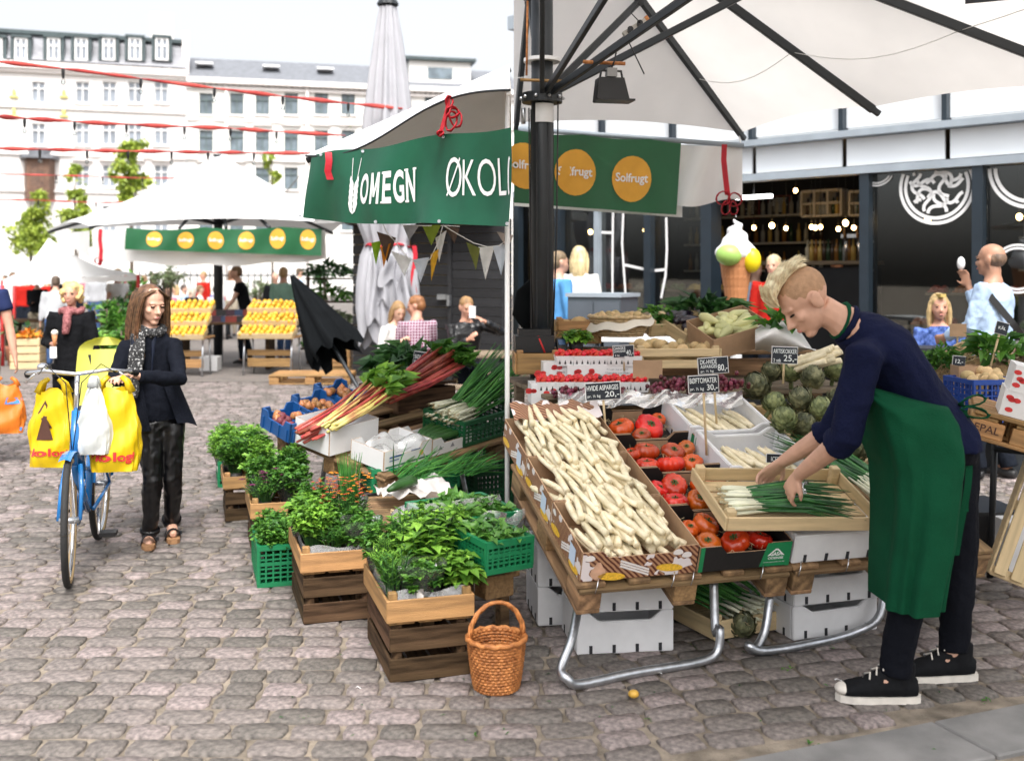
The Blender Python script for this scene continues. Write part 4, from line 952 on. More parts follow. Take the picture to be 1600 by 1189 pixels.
# ---------------------------------------------------------------- herbs in pots
potm = M('pot_black', (.02,.018,.017), .6, .2, 8, 0)
petal = {'purple': M('petal_purple', (.1,.008,.05), .6, .2, 20, 0, isl=.5), 'orange': M('petal_orange', (.7,.28,.02), .6, .2, 20, 0, isl=.5), 'rust': M('petal_rust', (.38,.07,.02), .6, .3, 20, 0, isl=.6)}
lab_m = M('label_paper', (.72,.7,.68), .7, .1, 20, 0)
HERB = {}
def herb_mesh(kind, h, sp, seed):
    r = random.Random(seed); b = B(); st = B()
    def stems(n, bend=.5, z0=.06):
        out = []
        for i in range(n):
            a = r.random()*6.283; rad = sp*math.sqrt(r.random()); hh = h*r.uniform(.65, 1)*(1-.25*(rad/sp)**2)
            p0 = V((.03*math.cos(a), .03*math.sin(a), z0)); p2 = V((rad*math.cos(a), rad*math.sin(a), hh)); p1 = lerp(p0, p2, .5)+V((0,0,.12*h))
            st.loft([p0, p1, p2], [.0022,.002,.0015], n=4, cap=False); out.append((p0, p1, p2, a))
        return out
    def at(s, t): return lerp(lerp(s[0], s[1], t), lerp(s[1], s[2], t), t)
    if kind == 'basil':
        for s in stems(26):
            for t in (.45, .65, .82, .97):
                p = at(s, t); a = r.random()*6.28
                for q in (0, math.pi):
                    L = r.uniform(.045, .085)*(1.1-.4*abs(t-.75)); b.leaf(p, V((math.cos(a+q), math.sin(a+q), r.uniform(-.2,.5))), V((0,0,1)), L, L*.62, .12, .25)
            for k in range(3): a = r.random()*6.28; b.leaf(s[2], V((math.cos(a), math.sin(a), .9)), V((0,0,1)), .03, .02)
    elif kind in ('parsley', 'mint', 'coriander'):
        nl = {'parsley': 95, 'mint': 60, 'coriander': 75}[kind]; ls = {'parsley': .026, 'mint': .034, 'coriander': .03}[kind]
        for s in stems(nl):
            for t in (.5, .7, .85, .95, 1.0):
                p = at(s, t)
                for k in range(3):
                    a = r.random()*6.28; L = ls*r.uniform(.7, 1.4); b.leaf(p, V((math.cos(a), math.sin(a), r.uniform(-.3,.7))), V((r.gauss(0,.3), r.gauss(0,.3), 1)), L, L*.7, .2, .1)
    elif kind == 'dill':
        for s in stems(60):
            for i in range(10):
                p = at(s, .35+.065*i)
                for k in range(3):
                    a = r.random()*6.28; L = r.uniform(.02, .045); b.leaf(p, V((math.cos(a), math.sin(a), r.uniform(.1,1))), V((0,0,1)), L, .005, .1, .05)
    elif kind == 'chive':
        for i in range(160):
            a = r.random()*6.283; rad = sp*math.sqrt(r.random())*.9; hh = h*r.uniform(.75, 1.05); p0 = V((.035*math.cos(a)*rad/sp, .035*math.sin(a)*rad/sp, .05)); p2 = V((rad*math.cos(a), rad*math.sin(a), hh)); p1 = lerp(p0, p2, .5)+V((0,0,.15*h))
            b.loft([p0, p1, p2], [.002,.002,.0006], n=3, cap=False)
    elif kind == 'flower':
        for s in stems(80):
            for t in (.5, .7, .85):
                p = at(s, t); a = r.random()*6.28; L = r.uniform(.018,.034); b.leaf(p, V((math.cos(a), math.sin(a), .3)), V((0,0,1)), L, L*.6)
    elif kind == 'lance':
        for s in stems(22):
            for i in range(9):
                p = at(s, .3+.078*i); a = i*2.4+s[3]; L = r.uniform(.035,.06); b.leaf(p, V((math.cos(a), math.sin(a), .6)), V((0,0,1)), L, .011, .15, .1)
    return b, st
def herb(kind, label, mat4, h=.26, sp=.085, lm=None, seed=0, sleeve=True, group=None, flower=None):
    lm = lm or {'basil': leafb, 'parsley': leafm, 'mint': leafm, 'coriander': leafb, 'dill': leafb, 'chive': bladem, 'flower': leafm, 'lance': leafm}[kind]
    t = T('potted_herb' if not flower else 'potted_flower', label, 'herb pot' if not flower else 'flower pot', mat4, group)
    h *= 1.22; sp *= 1.3
    k = (kind, h, sp, seed % 3, lm.name)
    if k not in HERB:
        b, st_ = herb_mesh(kind, h, sp, seed % 3+len(kind)*7); HERB[k] = (b.mesh('leaves', lm), st_.mesh('stems', leafd) if st_.f else None)
    obj('leaves', HERB[k][0], None, t, rot(seed*1.7), 'stuff'); sleeve = sleeve and seed % 2 == 0
    if HERB[k][1]: obj('stems', HERB[k][1], None, t, rot(seed*1.7), 'stuff')
    if 'pot' not in HERB:
        q = B(); q.loft([(0,0,0),(0,0,.075),(0,0,.078),(0,0,.066)], [.038,.05,.052,.047], n=12); HERB['pot'] = q.mesh('pot', potm, True)
        q = B(); q.grid(lambda u, v: V(((.052+.05*v+.006*math.sin(u*31))*math.cos(u*6.2832), (.052+.05*v+.006*math.sin(u*31))*math.sin(u*6.2832), .02+.19*v+.012*math.sin(u*19)*v)), 26, 5); HERB['slv'] = q.mesh('plastic_sleeve', clear, True)
        q = B(); q.add([(-.014,-.071,.06),(.014,-.071,.06),(.014,-.08,.125),(-.014,-.08,.125)], [(0,1,2,3)]); HERB['lab'] = q.mesh('label', lab_m)
    obj('pot', HERB['pot'], None, t)
    if sleeve: obj('plastic_sleeve', HERB['slv'], None, t, rot(seed)); obj('label', HERB['lab'], None, t, rot(seed*.9-1.2))
    if flower:
        r = random.Random(seed); q = B()
        for i in range(flower[1]):
            a = r.random()*6.28; rad = sp*math.sqrt(r.random()); p = V((rad*math.cos(a), rad*math.sin(a), h*r.uniform(.75,1.08)))
            for j in range(5): b_ = j*1.257+a; q.leaf(p, V((math.cos(b_), math.sin(b_), .35)), V((0,0,1)), flower[2], flower[2]*.85)
        q.obj('blossoms', petal[flower[0]], t, kind='stuff')
    return t
# ---------------------------------------------------------------- herb stacks on wooden crates
def stack_frame(corner, ang): return Matrix.Translation(corner) @ rot(ang)
HA = math.radians(17)                                   # the herb crates' short side runs this way, long side away from us
def put(fr, x, y, z): return fr @ Matrix.Translation((x, y, z))
film = B
def tray_film(fr, label, L, W, z, seed):
    r = random.Random(seed); q = B()
    def fn(u, v):
        a = u*4; side = int(min(a, 3.999)); t = a-side
        c = [(-W/2,-L/2),(W/2,-L/2),(W/2,L/2),(-W/2,L/2)]; p0, p1 = c[side], c[(side+1) % 4]
        x, y_ = lerp(p0[0], p1[0], t), lerp(p0[1], p1[1], t); k = 1-.06*v+.012*math.sin(u*44+v*3)
        return V((x*k, y_*k, z+.05*v+.01*math.sin(u*33)*v))
    q.grid(fn, 90, 4); o = q.obj('plastic_film', bagcl, None, True, fr); return tag(o, label, 'plastic film')
def herb_stack(corner, W, L, H, TH, tag_, crate_label, tray_label, tilt=0.0):
    fr = stack_frame(corner, HA) @ Matrix.Translation((W/2, L/2, 0))
    wcrate('wooden_crate', crate_label, fr @ rot(math.pi/2), L, W, H, 2, wood_d, None, sh=H/2-.014, th=.014)
    fr2 = fr @ Matrix.Translation((0, 0, H+.018))
    wcrate('wooden_tray', tray_label, fr2 @ rot(math.pi/2), L+.03, W+.03, TH, 1, wood_l, None, sh=TH*.8, th=.011, postx=.036)
    return fr2
f1 = herb_stack(G(609,1068), .335, .56, .215, .115, 's1', 'dark weathered slatted crate on the cobbles under the basil tray', 'light pine tray of basil and dill pots on the dark crate beside the wicker basket')
tray_film(f1, 'crumpled clear film lining the tray of basil and dill', .55, .33, .075, 1)
hp = [('dill','feathery dill pot in the basil tray',-.11,-.02,.25,.08,1),('parsley','leafy parsley pot in the basil tray',-.1,.2,.26,.09,2),('lance','tarragon pot with narrow leaves at the basil tray corner',-.13,-.2,.24,.07,3),
      ('basil','large-leaved basil pot in the middle of the near pine tray',.03,-.03,.3,.1,4),('basil','tall basil pot leaning over the end of the near pine tray',.14,.1,.34,.11,5),('coriander','pale coriander pot behind the large basil',.02,.2,.3,.1,6),('basil','low basil pot by the tray end near the wicker basket',.13,-.16,.2,.09,7),('mint','mint pot at the front of the basil tray',-.02,-.2,.18,.07,8),('lance','tall tarragon behind the large basil',-.03,.1,.33,.08,9)]
for kd_, lb, x, y_, h, sp, sd_ in hp: herb(kd_, lb, put(f1, x, y_, .012), h, sp, seed=sd_)
f2 = herb_stack(G(474,976), .335, .58, .215, .115, 's2', 'dark slatted crate under the parsley tray', 'light pine tray of parsley and coloured flowers on the dark crate')
tray_film(f2, 'crumpled clear film lining the tray of parsley', .56, .33, .07, 2)
for kd_, lb, x, y_, h, sp, sd_, fl in (('coriander','celery-leaved parsley pot in a clear sleeve at the front tray corner',-.1,-.1,.25,.08,1,None),('basil','bright broad-leaved plant in a clear sleeve at the front of the parsley tray',-.11,.08,.27,.08,2,None),('flower','pot of rust and yellow blossoms in the parsley tray',.04,.1,.27,.11,3,('rust',70,.013)),('flower','pot of small orange blossoms among the herbs',.1,.22,.28,.11,4,('orange',70,.012)),('mint','dense mint pot beside the orange blossoms',.1,-.05,.2,.09,5,None),('mint','low mint pot at the end of the parsley tray',.12,-.2,.17,.08,6,None),('lance','rosemary pot at the tray edge',-.02,-.2,.18,.07,7,None),('chive','tall chive pot standing behind the orange blossoms',.13,.3,.36,.07,8,None),('parsley','curly parsley pot behind the rust blossoms',-.06,.24,.28,.09,9,None)):
    herb(kd_, lb, put(f2, x, y_, .012), h, sp, seed=sd_, flower=fl, sleeve=fl is None)
f3 = herb_stack(G(395,872), .33, .56, .2, .11, 's3', 'dark slatted crate with a gap under the pansy and herb tray', 'long pine tray of pansies and herbs in clear sleeves')
for kd_, lb, x, y_, h, sp, sd_, fl in (('flower','pot of dark purple pansies at the tray corner',-.1,-.18,.2,.1,1,('purple',10,.026)),('parsley','parsley pot in a clear sleeve behind the pansies',-.08,.06,.26,.09,2,None),('coriander','coriander pot in a clear sleeve in the pansy tray',-.09,.22,.28,.09,3,None),('mint','mint pot beside the purple pansies',.07,-.1,.24,.09,4,None),('parsley','tall parsley pot at the far side of the pansy tray',.09,.1,.3,.09,5,None),('coriander','bright coriander pot at the far tray end',.08,.25,.28,.09,6,None)):
    herb(kd_, lb, put(f3, x, y_, .012), h, sp, seed=sd_, flower=fl, sleeve=fl is None)
f4 = herb_stack(G(352,815), .3, .5, .19, .1, 's4', 'dark slatted crate at the corner of the herb display', 'pine tray of sleeved herbs at the outer corner of the display')
for i, (kd_, x, y_) in enumerate((('parsley',-.08,-.1),('coriander',-.08,.1),('coriander',.07,-.05),('mint',.07,.15))):
    herb(kd_, ['sleeved parsley pot in the outer corner tray','pale coriander pot in the outer corner tray','coriander pot beside the rhubarb stand','mint pot in the outer corner tray'][i], put(f4, x, y_, .012), .27, .09, seed=i+3)
gc = stack_frame(G(420,927), HA) @ Matrix.Translation((.05,.36,0))
pcrate('plastic_crate', 'bright green slotted plastic crate standing between the dark crates', gc @ rot(math.pi/2), .5, .2, .22, pl_green, nv=14, nh=6)
for i in range(3): herb(('parsley','mint','parsley')[i], 'dark leafy herb pot standing in the bright green slotted crate', put(gc, 0, -.16+.16*i, .03), .25, .08, seed=i*2+1, group='herb pots in the slotted green crate')
fr = stack_frame(G(345,762), HA) @ Matrix.Translation((.14,.26,0))
pcrate('plastic_crate', 'green plastic crate of light green lettuce plants at the outer end', fr @ rot(math.pi/2), .5, .32, .2, pl_green)
for i in range(6): herb(('coriander','basil')[i % 2], 'leafy light green seedling pot in the outer green crate', put(fr, -.09+.17*(i % 2), -.16+.16*(i//2), .03), .36, .11, seed=i, sleeve=i % 3 == 0, group='seedling pots in the outer green crate')
# spinach crates with film
sf = TR(P(722, 800, 4.95)-V((0,0,.12)), math.radians(33), math.radians(4))
pcrate('plastic_crate', 'green plastic crate of spinach wrapped in clear film', sf, .42, .36, .15, pl_green, nv=12, nh=4)
def leafpile(name, label, fr, L, W, z, n, ls, lm, seed, cat):
    r = random.Random(seed); q = B()
    for i in range(n):
        x, y_ = r.uniform(-L/2, L/2), r.uniform(-W/2, W/2); q.leaf(V((x, y_, z+r.uniform(-.02,.05)*(1-abs(x)/L)+.02)), V((r.gauss(0,1), r.gauss(0,1), r.uniform(-.1,.8))), V((r.gauss(0,.5), r.gauss(0,.5), 1)), ls*r.uniform(.6,1.3), ls*.7*r.uniform(.6,1.2), .2, .3)
    return tag(q.obj(name, lm, None, False, fr), label, cat, kind='stuff')
leafpile('spinach_leaves', 'heap of fresh spinach leaves in the film-wrapped crate', sf, .38, .32, .1, 420, .06, leafs, 4, 'spinach')
q = B(); q.grid(lambda u, v: V((lerp(-.215, .215, u), -.185-.012*math.sin(u*20+v*7)-.02*math.sin(v*3), .16-v*.13+.012*math.sin(u*13))), 30, 8)
q.grid(lambda u, v: V((-.215-.012*math.sin(u*17+v*5)-.02*math.sin(v*3), lerp(-.185, .185, u), .16-v*.14+.012*math.sin(u*11))), 26, 8)
q.grid(lambda u, v: V((lerp(-.21, .21, u), -.02+.03*v+.006*math.sin(u*15), .13+.05*v)), 20, 2)
tag(q.obj('plastic_film', bagcl, None, True, sf), 'clear wrinkled film hanging over the spinach crate', 'plastic film')
sf2 = TR(P(785, 842, 4.62)-V((.05,0,.1)), math.radians(33), math.radians(3))
pcrate('plastic_crate', 'lower green plastic crate on wooden blocks beside the basil tray', sf2, .24, .3, .14, pl_green, nv=8, nh=4); leafpile('spinach_leaves', 'spinach leaves heaped in the lower green crate beside the basil', sf2, .2, .27, .1, 200, .06, leafs, 14, 'spinach')
for k in range(2):
    m = TR(P(772, 912, 4.68)+V((.0+.03*k, .3*k, 0)), math.radians(33)); o = obj('wooden_block', bevbox(.145, .1, .1, chip), None, None, m); tag(o, ('chipboard pallet block beside the wicker basket', 'chipboard pallet block further under the spinach crate')[k], 'block')
tbl = T('crate_stand', 'low wooden stand under the green spinach crates', 'stand', TR(V((-.3, 4.98, 0)), math.radians(33)))
for k in range(4): slat('board', (0, (k-1.5)*.11, .33), (.46,.09,.02), wood_pal, tbl)
for sx_ in (-.2,.2):
    for sy in (-.16,.16): slat('leg', (sx_, sy, .16), (.05,.05,.32), wood_pal, tbl)
# breadsticks / bundles in the middle
fm = TR(P(650, 810, 5.5)-V((0,0,.05)), math.radians(20))
q = B(); r = random.Random(8)
for i in range(70): q.loft([V((-.11, r.uniform(-.12,.12), r.uniform(0,.09))), V((.12, r.uniform(-.12,.12), r.uniform(.0,.09)))], .005, n=4)
tag(q.obj('straw_bundle', straw, None, False, fm), 'bundle of pale dry sticks in film between herbs and spinach', 'bundle')
q = B(); q.ell((0,0,.05), (.14,.15,.075)); tag(q.obj('plastic_bag', bagcl, None, True, fm), 'clear plastic bag around the stick bundle', 'plastic bag')
fm2 = TR(P(648, 765, 6.0)-V((0,0,.1)), .3)
q = B(); q.grid(lambda u, v: V(((u-.5)*.42, (v-.5)*.3, .1+.05*math.sin(u*6)*math.sin(v*5)+.02*math.sin(u*21+v*9))), 14, 10); tag(q.obj('plastic_bag', M('bag_white_red', (.75,.72,.7), .4, .15, 6, .2, 20, trans=.2), None, True, fm2), 'white and clear produce bags behind the dry sticks', 'plastic bag')
for k in range(3):
    q = B(); q.loft([V((-.12,0,0)),V((-.06,.0,.01)),V((.06,0,.01)),V((.13,0,0))], [.012,.024,.024,.01], n=10); o = q.obj('cucumber', leafd, None, True, fm2 @ TR(V((-.1+.02*k, -.14+.05*k, .15)), .7+.1*k)); tag(o, 'dark green cucumber lying on the produce bags', 'cucumber', 'cucumbers on the produce bags')
st2 = T('low_stand', 'low pallet stand between the herb crates carrying bags and bundles', 'stand', TR(V((-.62, 5.75, 0)), HA))
for k in range(6): slat('board', (0, (k-2.5)*.16, .34), (.62,.14,.02), wood_pal, st2)
for sx_ in (-.25,.25):
    for sy in (-.38,.38): slat('leg', (sx_, sy, .165), (.07,.07,.33), wood_pal, st2)
cr = pcrate('plastic_crate', 'flat green plastic crate of spring greens behind the chives', TR(P(640, 752, 6.6)-V((0,0,.02)), math.radians(20)), .55, .34, .14, pl_green)
r = random.Random(4); q = B()
for i in range(120):
    p = V((r.uniform(-.2,.25), r.uniform(-.15,.15), .08)); d = V((r.gauss(.8,.3), r.gauss(.2,.3), r.uniform(.1,.6))).normalized(); q.loft([p, p+d*.12, p+d*.26-V((0,0,.03))], [.004,.005,.001], n=4, cap=False)
tag(q.obj('spring_greens', bladem, None, False, TR(P(668, 762, 6.3), math.radians(20))), 'loose spring greens in the flat green crate', 'greens', kind='stuff')
for k in range(2):
    o = st2
wicker('wicker_basket', 'orange wicker basket with an arched handle beside the basil crate', TR(V((-.062, 4.22, 0)), .3), .085, .112, .2, wick, handle=.14, nrow=16, nst=30)
# ---------------------------------------------------------------- rhubarb stand
O = G(603, 738, .46); UA = math.radians(50)
rs = Matrix.Translation(O) @ rot(UA)                    # local x runs back-right, local y runs back-left
def RS(x, y, z=0): return rs @ Matrix.Translation((x, y, z))
SLOPE = math.radians(9)
rsb = rs @ Matrix.Rotation(SLOPE, 4, 'X') @ Matrix.Rotation(-math.radians(5), 4, 'Y')
pallet('pallet', 'brown wooden pallet tilted as display stand for rhubarb and leeks', rsb @ Matrix.Translation((.55, .5, -.15)) , 1.15, 1.05)
pl_ = T('trestle', 'steel tube trestle carrying the rhubarb display', 'trestle', rs)
for x in (.25, .9):
    rod('leg', [(x,.12,-.46),(x,.2,-.2),(x+.02,.25,-.1)], .016, steel, pl_); rod('leg', [(x,.95,-.46),(x,.85,-.05),(x,.8,.02)], .016, steel, pl_); rod('foot_bar', [(x,.12,-.445),(x,.95,-.445)], .014, steel, pl_)
def RB(x, y, z=0, rz=0): return rsb @ TR(V((x, y, z)), rz)
wprint = M('card_white_print', (.74,.74,.74), .6, .04, 7, .03)
t = carton('fruit_carton', 'white printed carton holding a clear bag on the rhubarb stand', RB(.2, .17, .0), .4, .3, .12, wprint, cardw)
q = B()
for (x0, x1, z0, z1) in ((-.16,-.04,.07,.08),(-.16,-.08,.05,.056),(.02,.1,.08,.086)): q.add([(x0,-.154,z0),(x1,-.154,z0),(x1,-.154,z1),(x0,-.154,z1)], [(0,1,2,3)])
q.obj('print', pl_blue, t)
q = B(); q.add([(-.19,-.154,.012),(.19,-.154,.012),(.19,-.154,.022),(-.19,-.154,.022)], [(0,1,2,3)]); q.obj('print', pl_green, t)
q = B(); q.add([(.11+.018*math.cos(i*.5236), -.154, .055+.018*math.sin(i*.5236)) for i in range(12)], [tuple(range(12))]); q.obj('print', yel_t, t)
q = B(); q.grid(lambda u, v: V(((u-.5)*.36+.02*math.sin(v*9), (v-.5)*.26, .09+.05*math.sin(u*8+1)*math.sin(v*6)+.01*math.sin(u*14+v*9))), 18, 14); tag(q.obj('plastic_bag', bagcl, None, True, RB(.2,.17,0)), 'clear crumpled bag in the white printed carton', 'plastic bag')
t = carton('fruit_carton', 'white carton of cucumbers beside the printed carton', RB(.6, .17, .0), .38, .3, .11, wprint, cardw)
q = B()
for k in range(3): q.add([(-.12+.11*k-.02,-.154,.03),(-.12+.11*k+.02,-.154,.03),(-.12+.11*k,-.154,.06)], [(0,1,2)])
q.obj('print', M('print_grey', (.25,.25,.28), .6, .1, 9, 0), t)
for k in range(5):
    q = B(); q.loft([V((-.13,0,0)),V((-.08,.0,.008)),V((.08,0,.008)),V((.14,0,0))], [.012,.022,.022,.01], n=9); o = q.obj('cucumber', leafd, None, True, RB(.6,.08+.045*k,.075) @ rot(.08*k)); tag(o, 'dark cucumber lying in the white carton', 'cucumber', 'cucumbers in the white carton')
t = carton('fruit_carton', 'tall white carton filled with rhubarb stalks', RB(.12, .6, .0), .4, .34, .17, cardw, cardw, notch_sides=())
def stalks(label, fr, n, L, w, mat, seed, leafy_=True, lm=None, spread=.06, rr=.009, name='rhubarb_bunch', cat='rhubarb', up=.25):
    r = random.Random(seed); t = T(name, label, cat, fr); q = B(); lf = B()
    for i in range(n):
        y_ = r.uniform(-w/2, w/2); z = r.uniform(0, w*.45); p0 = V((-L/2+r.uniform(-.04,.04), y_*.8, z)); p2 = V((L/2+r.uniform(-.05,.06), y_*1.2+r.uniform(-spread,spread), z+up*L+r.uniform(-.02,.05))); p1 = lerp(p0, p2, .5)+V((0,0,-.02))
        k = rr*r.uniform(.75, 1.25); q.loft([p0, lerp(p0,p1,.5), p1, lerp(p1,p2,.5), p2], [(k*1.15,k*.8),(k,k*.7),(k,k*.7),(k*.9,k*.7),(k*.7,k*.5)], n=6)
        if leafy_:
            for j in range(5):
                a = r.uniform(-1.2,1.2); lf.leaf(p2, V((math.cos(a), math.sin(a), r.uniform(-.1,.9))), V((r.gauss(0,.4), r.gauss(0,.4), 1)), r.uniform(.08,.15), r.uniform(.06,.11), .25, .3)
    q.obj('stalks', mat, t, True, kind='stuff')
    if lf.f: lf.obj('leaves', lm or leafm, t, kind='stuff')
    return t
def along(a, c):
    x = (c-a).normalized(); z = V((0,0,1))-x*x.z; z.normalize(); m = Matrix((x, z.cross(x), z)).transposed().to_4x4(); m.translation = (a+c)/2; return m, (c-a).length
m_, L_ = along(P(478,690,6.55), P(600,628,6.95)); stalks('red rhubarb stalks laid lengthwise over the tall white carton', m_, 26, L_, .2, rhub, 1, True, leafb, up=.03)
m2_, L2_ = along(P(515,676,6.55), P(610,612,7.0)); stalks('pale yellow-red rhubarb stalks leaning over the white carton', m2_, 18, L2_, .14, rhub2, 2, True, leafb, up=.03)
m3_, L3_ = along(P(600,628,7.0), P(705,580,7.6)); stalks('thick bunch of dark red rhubarb with leafy tops above the leek crate', m3_, 40, L3_, .2, rhub, 3, True, leafm, up=.04, rr=.0125)
# leek crate
lk = RB(.98, .2, .0)
pcrate('plastic_crate', 'dark green plastic crate of spring onions on the rhubarb stand', lk, .58, .38, .17, pl_dgreen, nv=14, nh=4)
def onions(label, fr, n, L, w, seed, hgt=.08, green=onion_g, rise=.25, name='spring_onion_bunch', cat='spring onions'):
    r = random.Random(seed); t = T(name, label, cat, fr); a = B(); g_ = B(); ro = B()
    for i in range(n):
        y_ = r.uniform(-w/2, w/2); z = r.uniform(0, hgt)
        p0 = V((-L*.5+r.uniform(-.02,.03), y_, z)); p1 = V((-L*.18, y_*.8+r.uniform(-.015,.015), z*.85+.01)); a.loft([p0, lerp(p0,p1,.25), p1], [.006,.009,.005], n=6)
        for k in range(2):
            p2 = V((L*.5+r.uniform(-.09,.06), y_*1.2+r.uniform(-.07,.07), z+rise*L*r.uniform(.3,1.1))); g_.loft([p1-V((.05,0,0)), lerp(p1,p2,.5)+V((0,0,.02)), p2], [.0052,.005,.0012], n=5)
        for k in range(5): ro.loft([p0, p0+V((-r.uniform(.01,.035), r.uniform(-.012,.012), r.uniform(-.012,.012)))], [.0012,.0004], n=3, cap=False)
    a.obj('bulbs', onion_w, t, True, kind='stuff'); g_.obj('green_tops', green, t, True, kind='stuff'); ro.obj('roots', straw, t, kind='stuff')
    return t
onions('heap of spring onions with long green tops in the dark green crate', lk @ TR(V((.06, .02, .13)), .05), 70, .72, .3, 3, .1, bladem, .42)
# chard on top and behind
fr = RB(.75, 1.0, .12)
def leaves_heap(name, label, c, rx, ry, rz_, n, ls, lm, seed, cat):
    r = random.Random(seed); q = B()
    for i in range(n):
        a = r.random()*6.28; k = math.sqrt(r.random()); d = V((math.cos(a)*k, math.sin(a)*k*.6-.3, r.uniform(-.1,.8))); q.leaf(V((math.cos(a)*k*rx, math.sin(a)*k*ry, r.uniform(0, rz_)*(1-k*.6))), d, V((r.gauss(0,.4), r.gauss(0,.4)-.3, 1)), ls*r.uniform(.6,1.25), ls*.6*r.uniform(.6,1.3), .3, .35)
    return tag(q.obj(name, lm, None, False, Matrix.Translation(c)), label, cat, kind='stuff')
leaves_heap('chard_leaves', 'big heap of dark green chard leaves behind the rhubarb', P(640, 585, 7.9), .28, .22, .22, 260, .14, leafd, 6, 'chard')
leaves_heap('chard_leaves', 'fresher green leafy bunch at the foot of the chard heap', P(615, 600, 7.7), .16, .14, .1, 150, .1, leafm, 7, 'chard')
bxs = T('crate_support', 'stacked dark crates holding up the chard heap', 'crate stack', TR(V((-.78, 7.95, 0)), UA)); 
for k in range(4):
    for s in (-1, 1): slat('slat', (0, s*.2, .12+.2*k), (.6,.015,.16), wood_d, bxs); slat('slat', (s*.3, 0, .12+.2*k), (.4,.015,.16), wood_d, bxs, math.pi/2)
slat('shelf_board', (0,0,.83), (.62,.42,.02), wood_d, bxs)
def sign(label, px, py, w, h, Y, lines, stickpy=None, tilt=0, back=False, board=None, rz=0):
    c = P(px, py, Y); sc = Y/F; t = T('price_sign', label, 'price sign', TR(c, rz, 0, math.radians(tilt)))
    W_, H_ = w*sc, h*sc; B().box((0,0,0), (W_, .006, H_)).obj('frame', white_p if not back else cardb, t)
    if not back:
        B().box((0,-.004,0), (W_*.95, .004, H_*.92)).obj('board', board or slate, t); q = B(); f = lambda u, v: V(((u-.5)*W_, -.0085, (v-.5)*H_))
        for (s, u0, u1, v0, v1) in lines: text_on(q, s, f, u0, v0, u1, v1, .008)
        if q.f: q.obj('chalk_writing', chalk, t)
    if stickpy: rod('stick', [(0,.008,H_*.3), (0,.012,-(stickpy-py)*sc)], .006, stick, t, 6)
    return t
sign('small blue-black board stuck in the chard heap', 655, 562, 19, 26, 7.6, [('SØLV',.1,.9,.55,.8),('BEDE',.1,.9,.2,.45)], 600, 8)
# blue crates with onions
for k, (x, y_) in enumerate(((.0, .98), (.33, 1.1), (.62, 1.22))):
    bf = RB(x, y_-.06, .02) @ TR(V((0,0,0)), .0, .12) @ Matrix.Scale(.86, 4)
    t = T('blue_crate', ('blue notched plastic crate of beetroot and onions','blue notched plastic crate of yellow onions','blue notched plastic crate behind the rhubarb')[k], 'crate', bf); b = B()
    for s in (-1, 1):
        for (ln, off, rz) in ((.3, .36, 0), (.36, .3, math.pi/2)):
            poly = [(-ln/2,0),(ln/2,0),(ln/2,.15),(ln/2-.07,.15),(ln/2-.09,.1),(-ln/2+.09,.1),(-ln/2+.07,.15),(-ln/2,.15)]; qq = B(); qq.prism([V((a_,-.006,z)) for a_, z in poly], (0,.012,0)); m = rot(rz) @ Matrix.Translation((0, s*(off/2-.006), 0)); b.add([m @ V(v) for v in qq.v], qq.f)
            for kk in range(4): qq = B(); qq.box((lerp(-ln*.4, ln*.4, kk/3), s*(off/2+.004), .05), (.012,.012,.095)); b.add([rot(rz) @ V(v) for v in qq.v], qq.f)
    b.box((0,0,.006), (.29,.35,.01)); b.obj('body', pl_blue, t)
    r = random.Random(k)
    for i in range(16):
        q = i; m = bf @ TR(V((r.uniform(-.11,.11), r.uniform(-.13,.13), .06+r.uniform(0,.05))), r.random()*6)
        if 'on' not in HERB: qq = B(); qq.loft([(0,0,-.03),(0,0,-.024),(0,0,0),(0,0,.022),(0,0,.034),(0,0,.045)], [.004,.02,.033,.024,.008,.003], n=10); HERB['on'] = [qq.mesh('onion', onionb, True), qq.mesh('beet', beet, True)]
        isb = k == 0 and i % 3 != 0
        o = obj('beetroot' if isb else 'onion', HERB['on'][1 if isb else 0], None, None, m @ Matrix.Rotation(r.random()*2, 4, 'X'))
        tag(o, ('dark beetroot in the blue crate' if isb else ('brown onion among beetroot in the blue crate','yellow onion in the blue onion crate','onion in the blue crate behind the rhubarb')[k]), 'beetroot' if isb else 'onion', 'roots in the blue crates')
# green crates under the stand at the awning pole
for k in range(2): pcrate('plastic_crate', ('dark green crate on the ground behind the rhubarb stand','dark green crate stacked on another behind the rhubarb stand')[k], TR(V((-.17, 7.5, .29*k)), .4), .34, .36, .28, pl_dgreen, nh=6)
# black folded umbrella and pallet on the square
um = T('black_umbrella', 'black folded garden umbrella leaning on its grey pole', 'umbrella'); a, c = P(456, 432, 11.2), G(556, 606); c = P(556, 600, 10.6); foot = V((c.x+.15, c.y-.1, .0))
d = (c-a); n = 30; vs = []; q = B(); ax = d.normalized(); s_ = ax.orthogonal().normalized(); u_ = ax.cross(s_)
for j, (t_, rr) in enumerate(((0,.02),(.1,.06),(.3,.135),(.5,.2),(.64,.25),(.72,.25))):
    for k in range(n):
        an = 6.2832*k/n; r2 = rr*(1+.22*math.cos(8*an+j*.2)); vs.append(a+d*(t_+(.05*math.cos(8*an) if j == 5 else 0))+s_*r2*math.cos(an)+u_*r2*math.sin(an))
q.add(vs, [(j*n+k, (j+1)*n+k, (j+1)*n+(k+1) % n, j*n+(k+1) % n) for j in range(5) for k in range(n)]); q.obj('canopy', M('cloth_black', (.005,.006,.007), .9, .2, 6, .1, trans=.01, spec=.1), um, True)
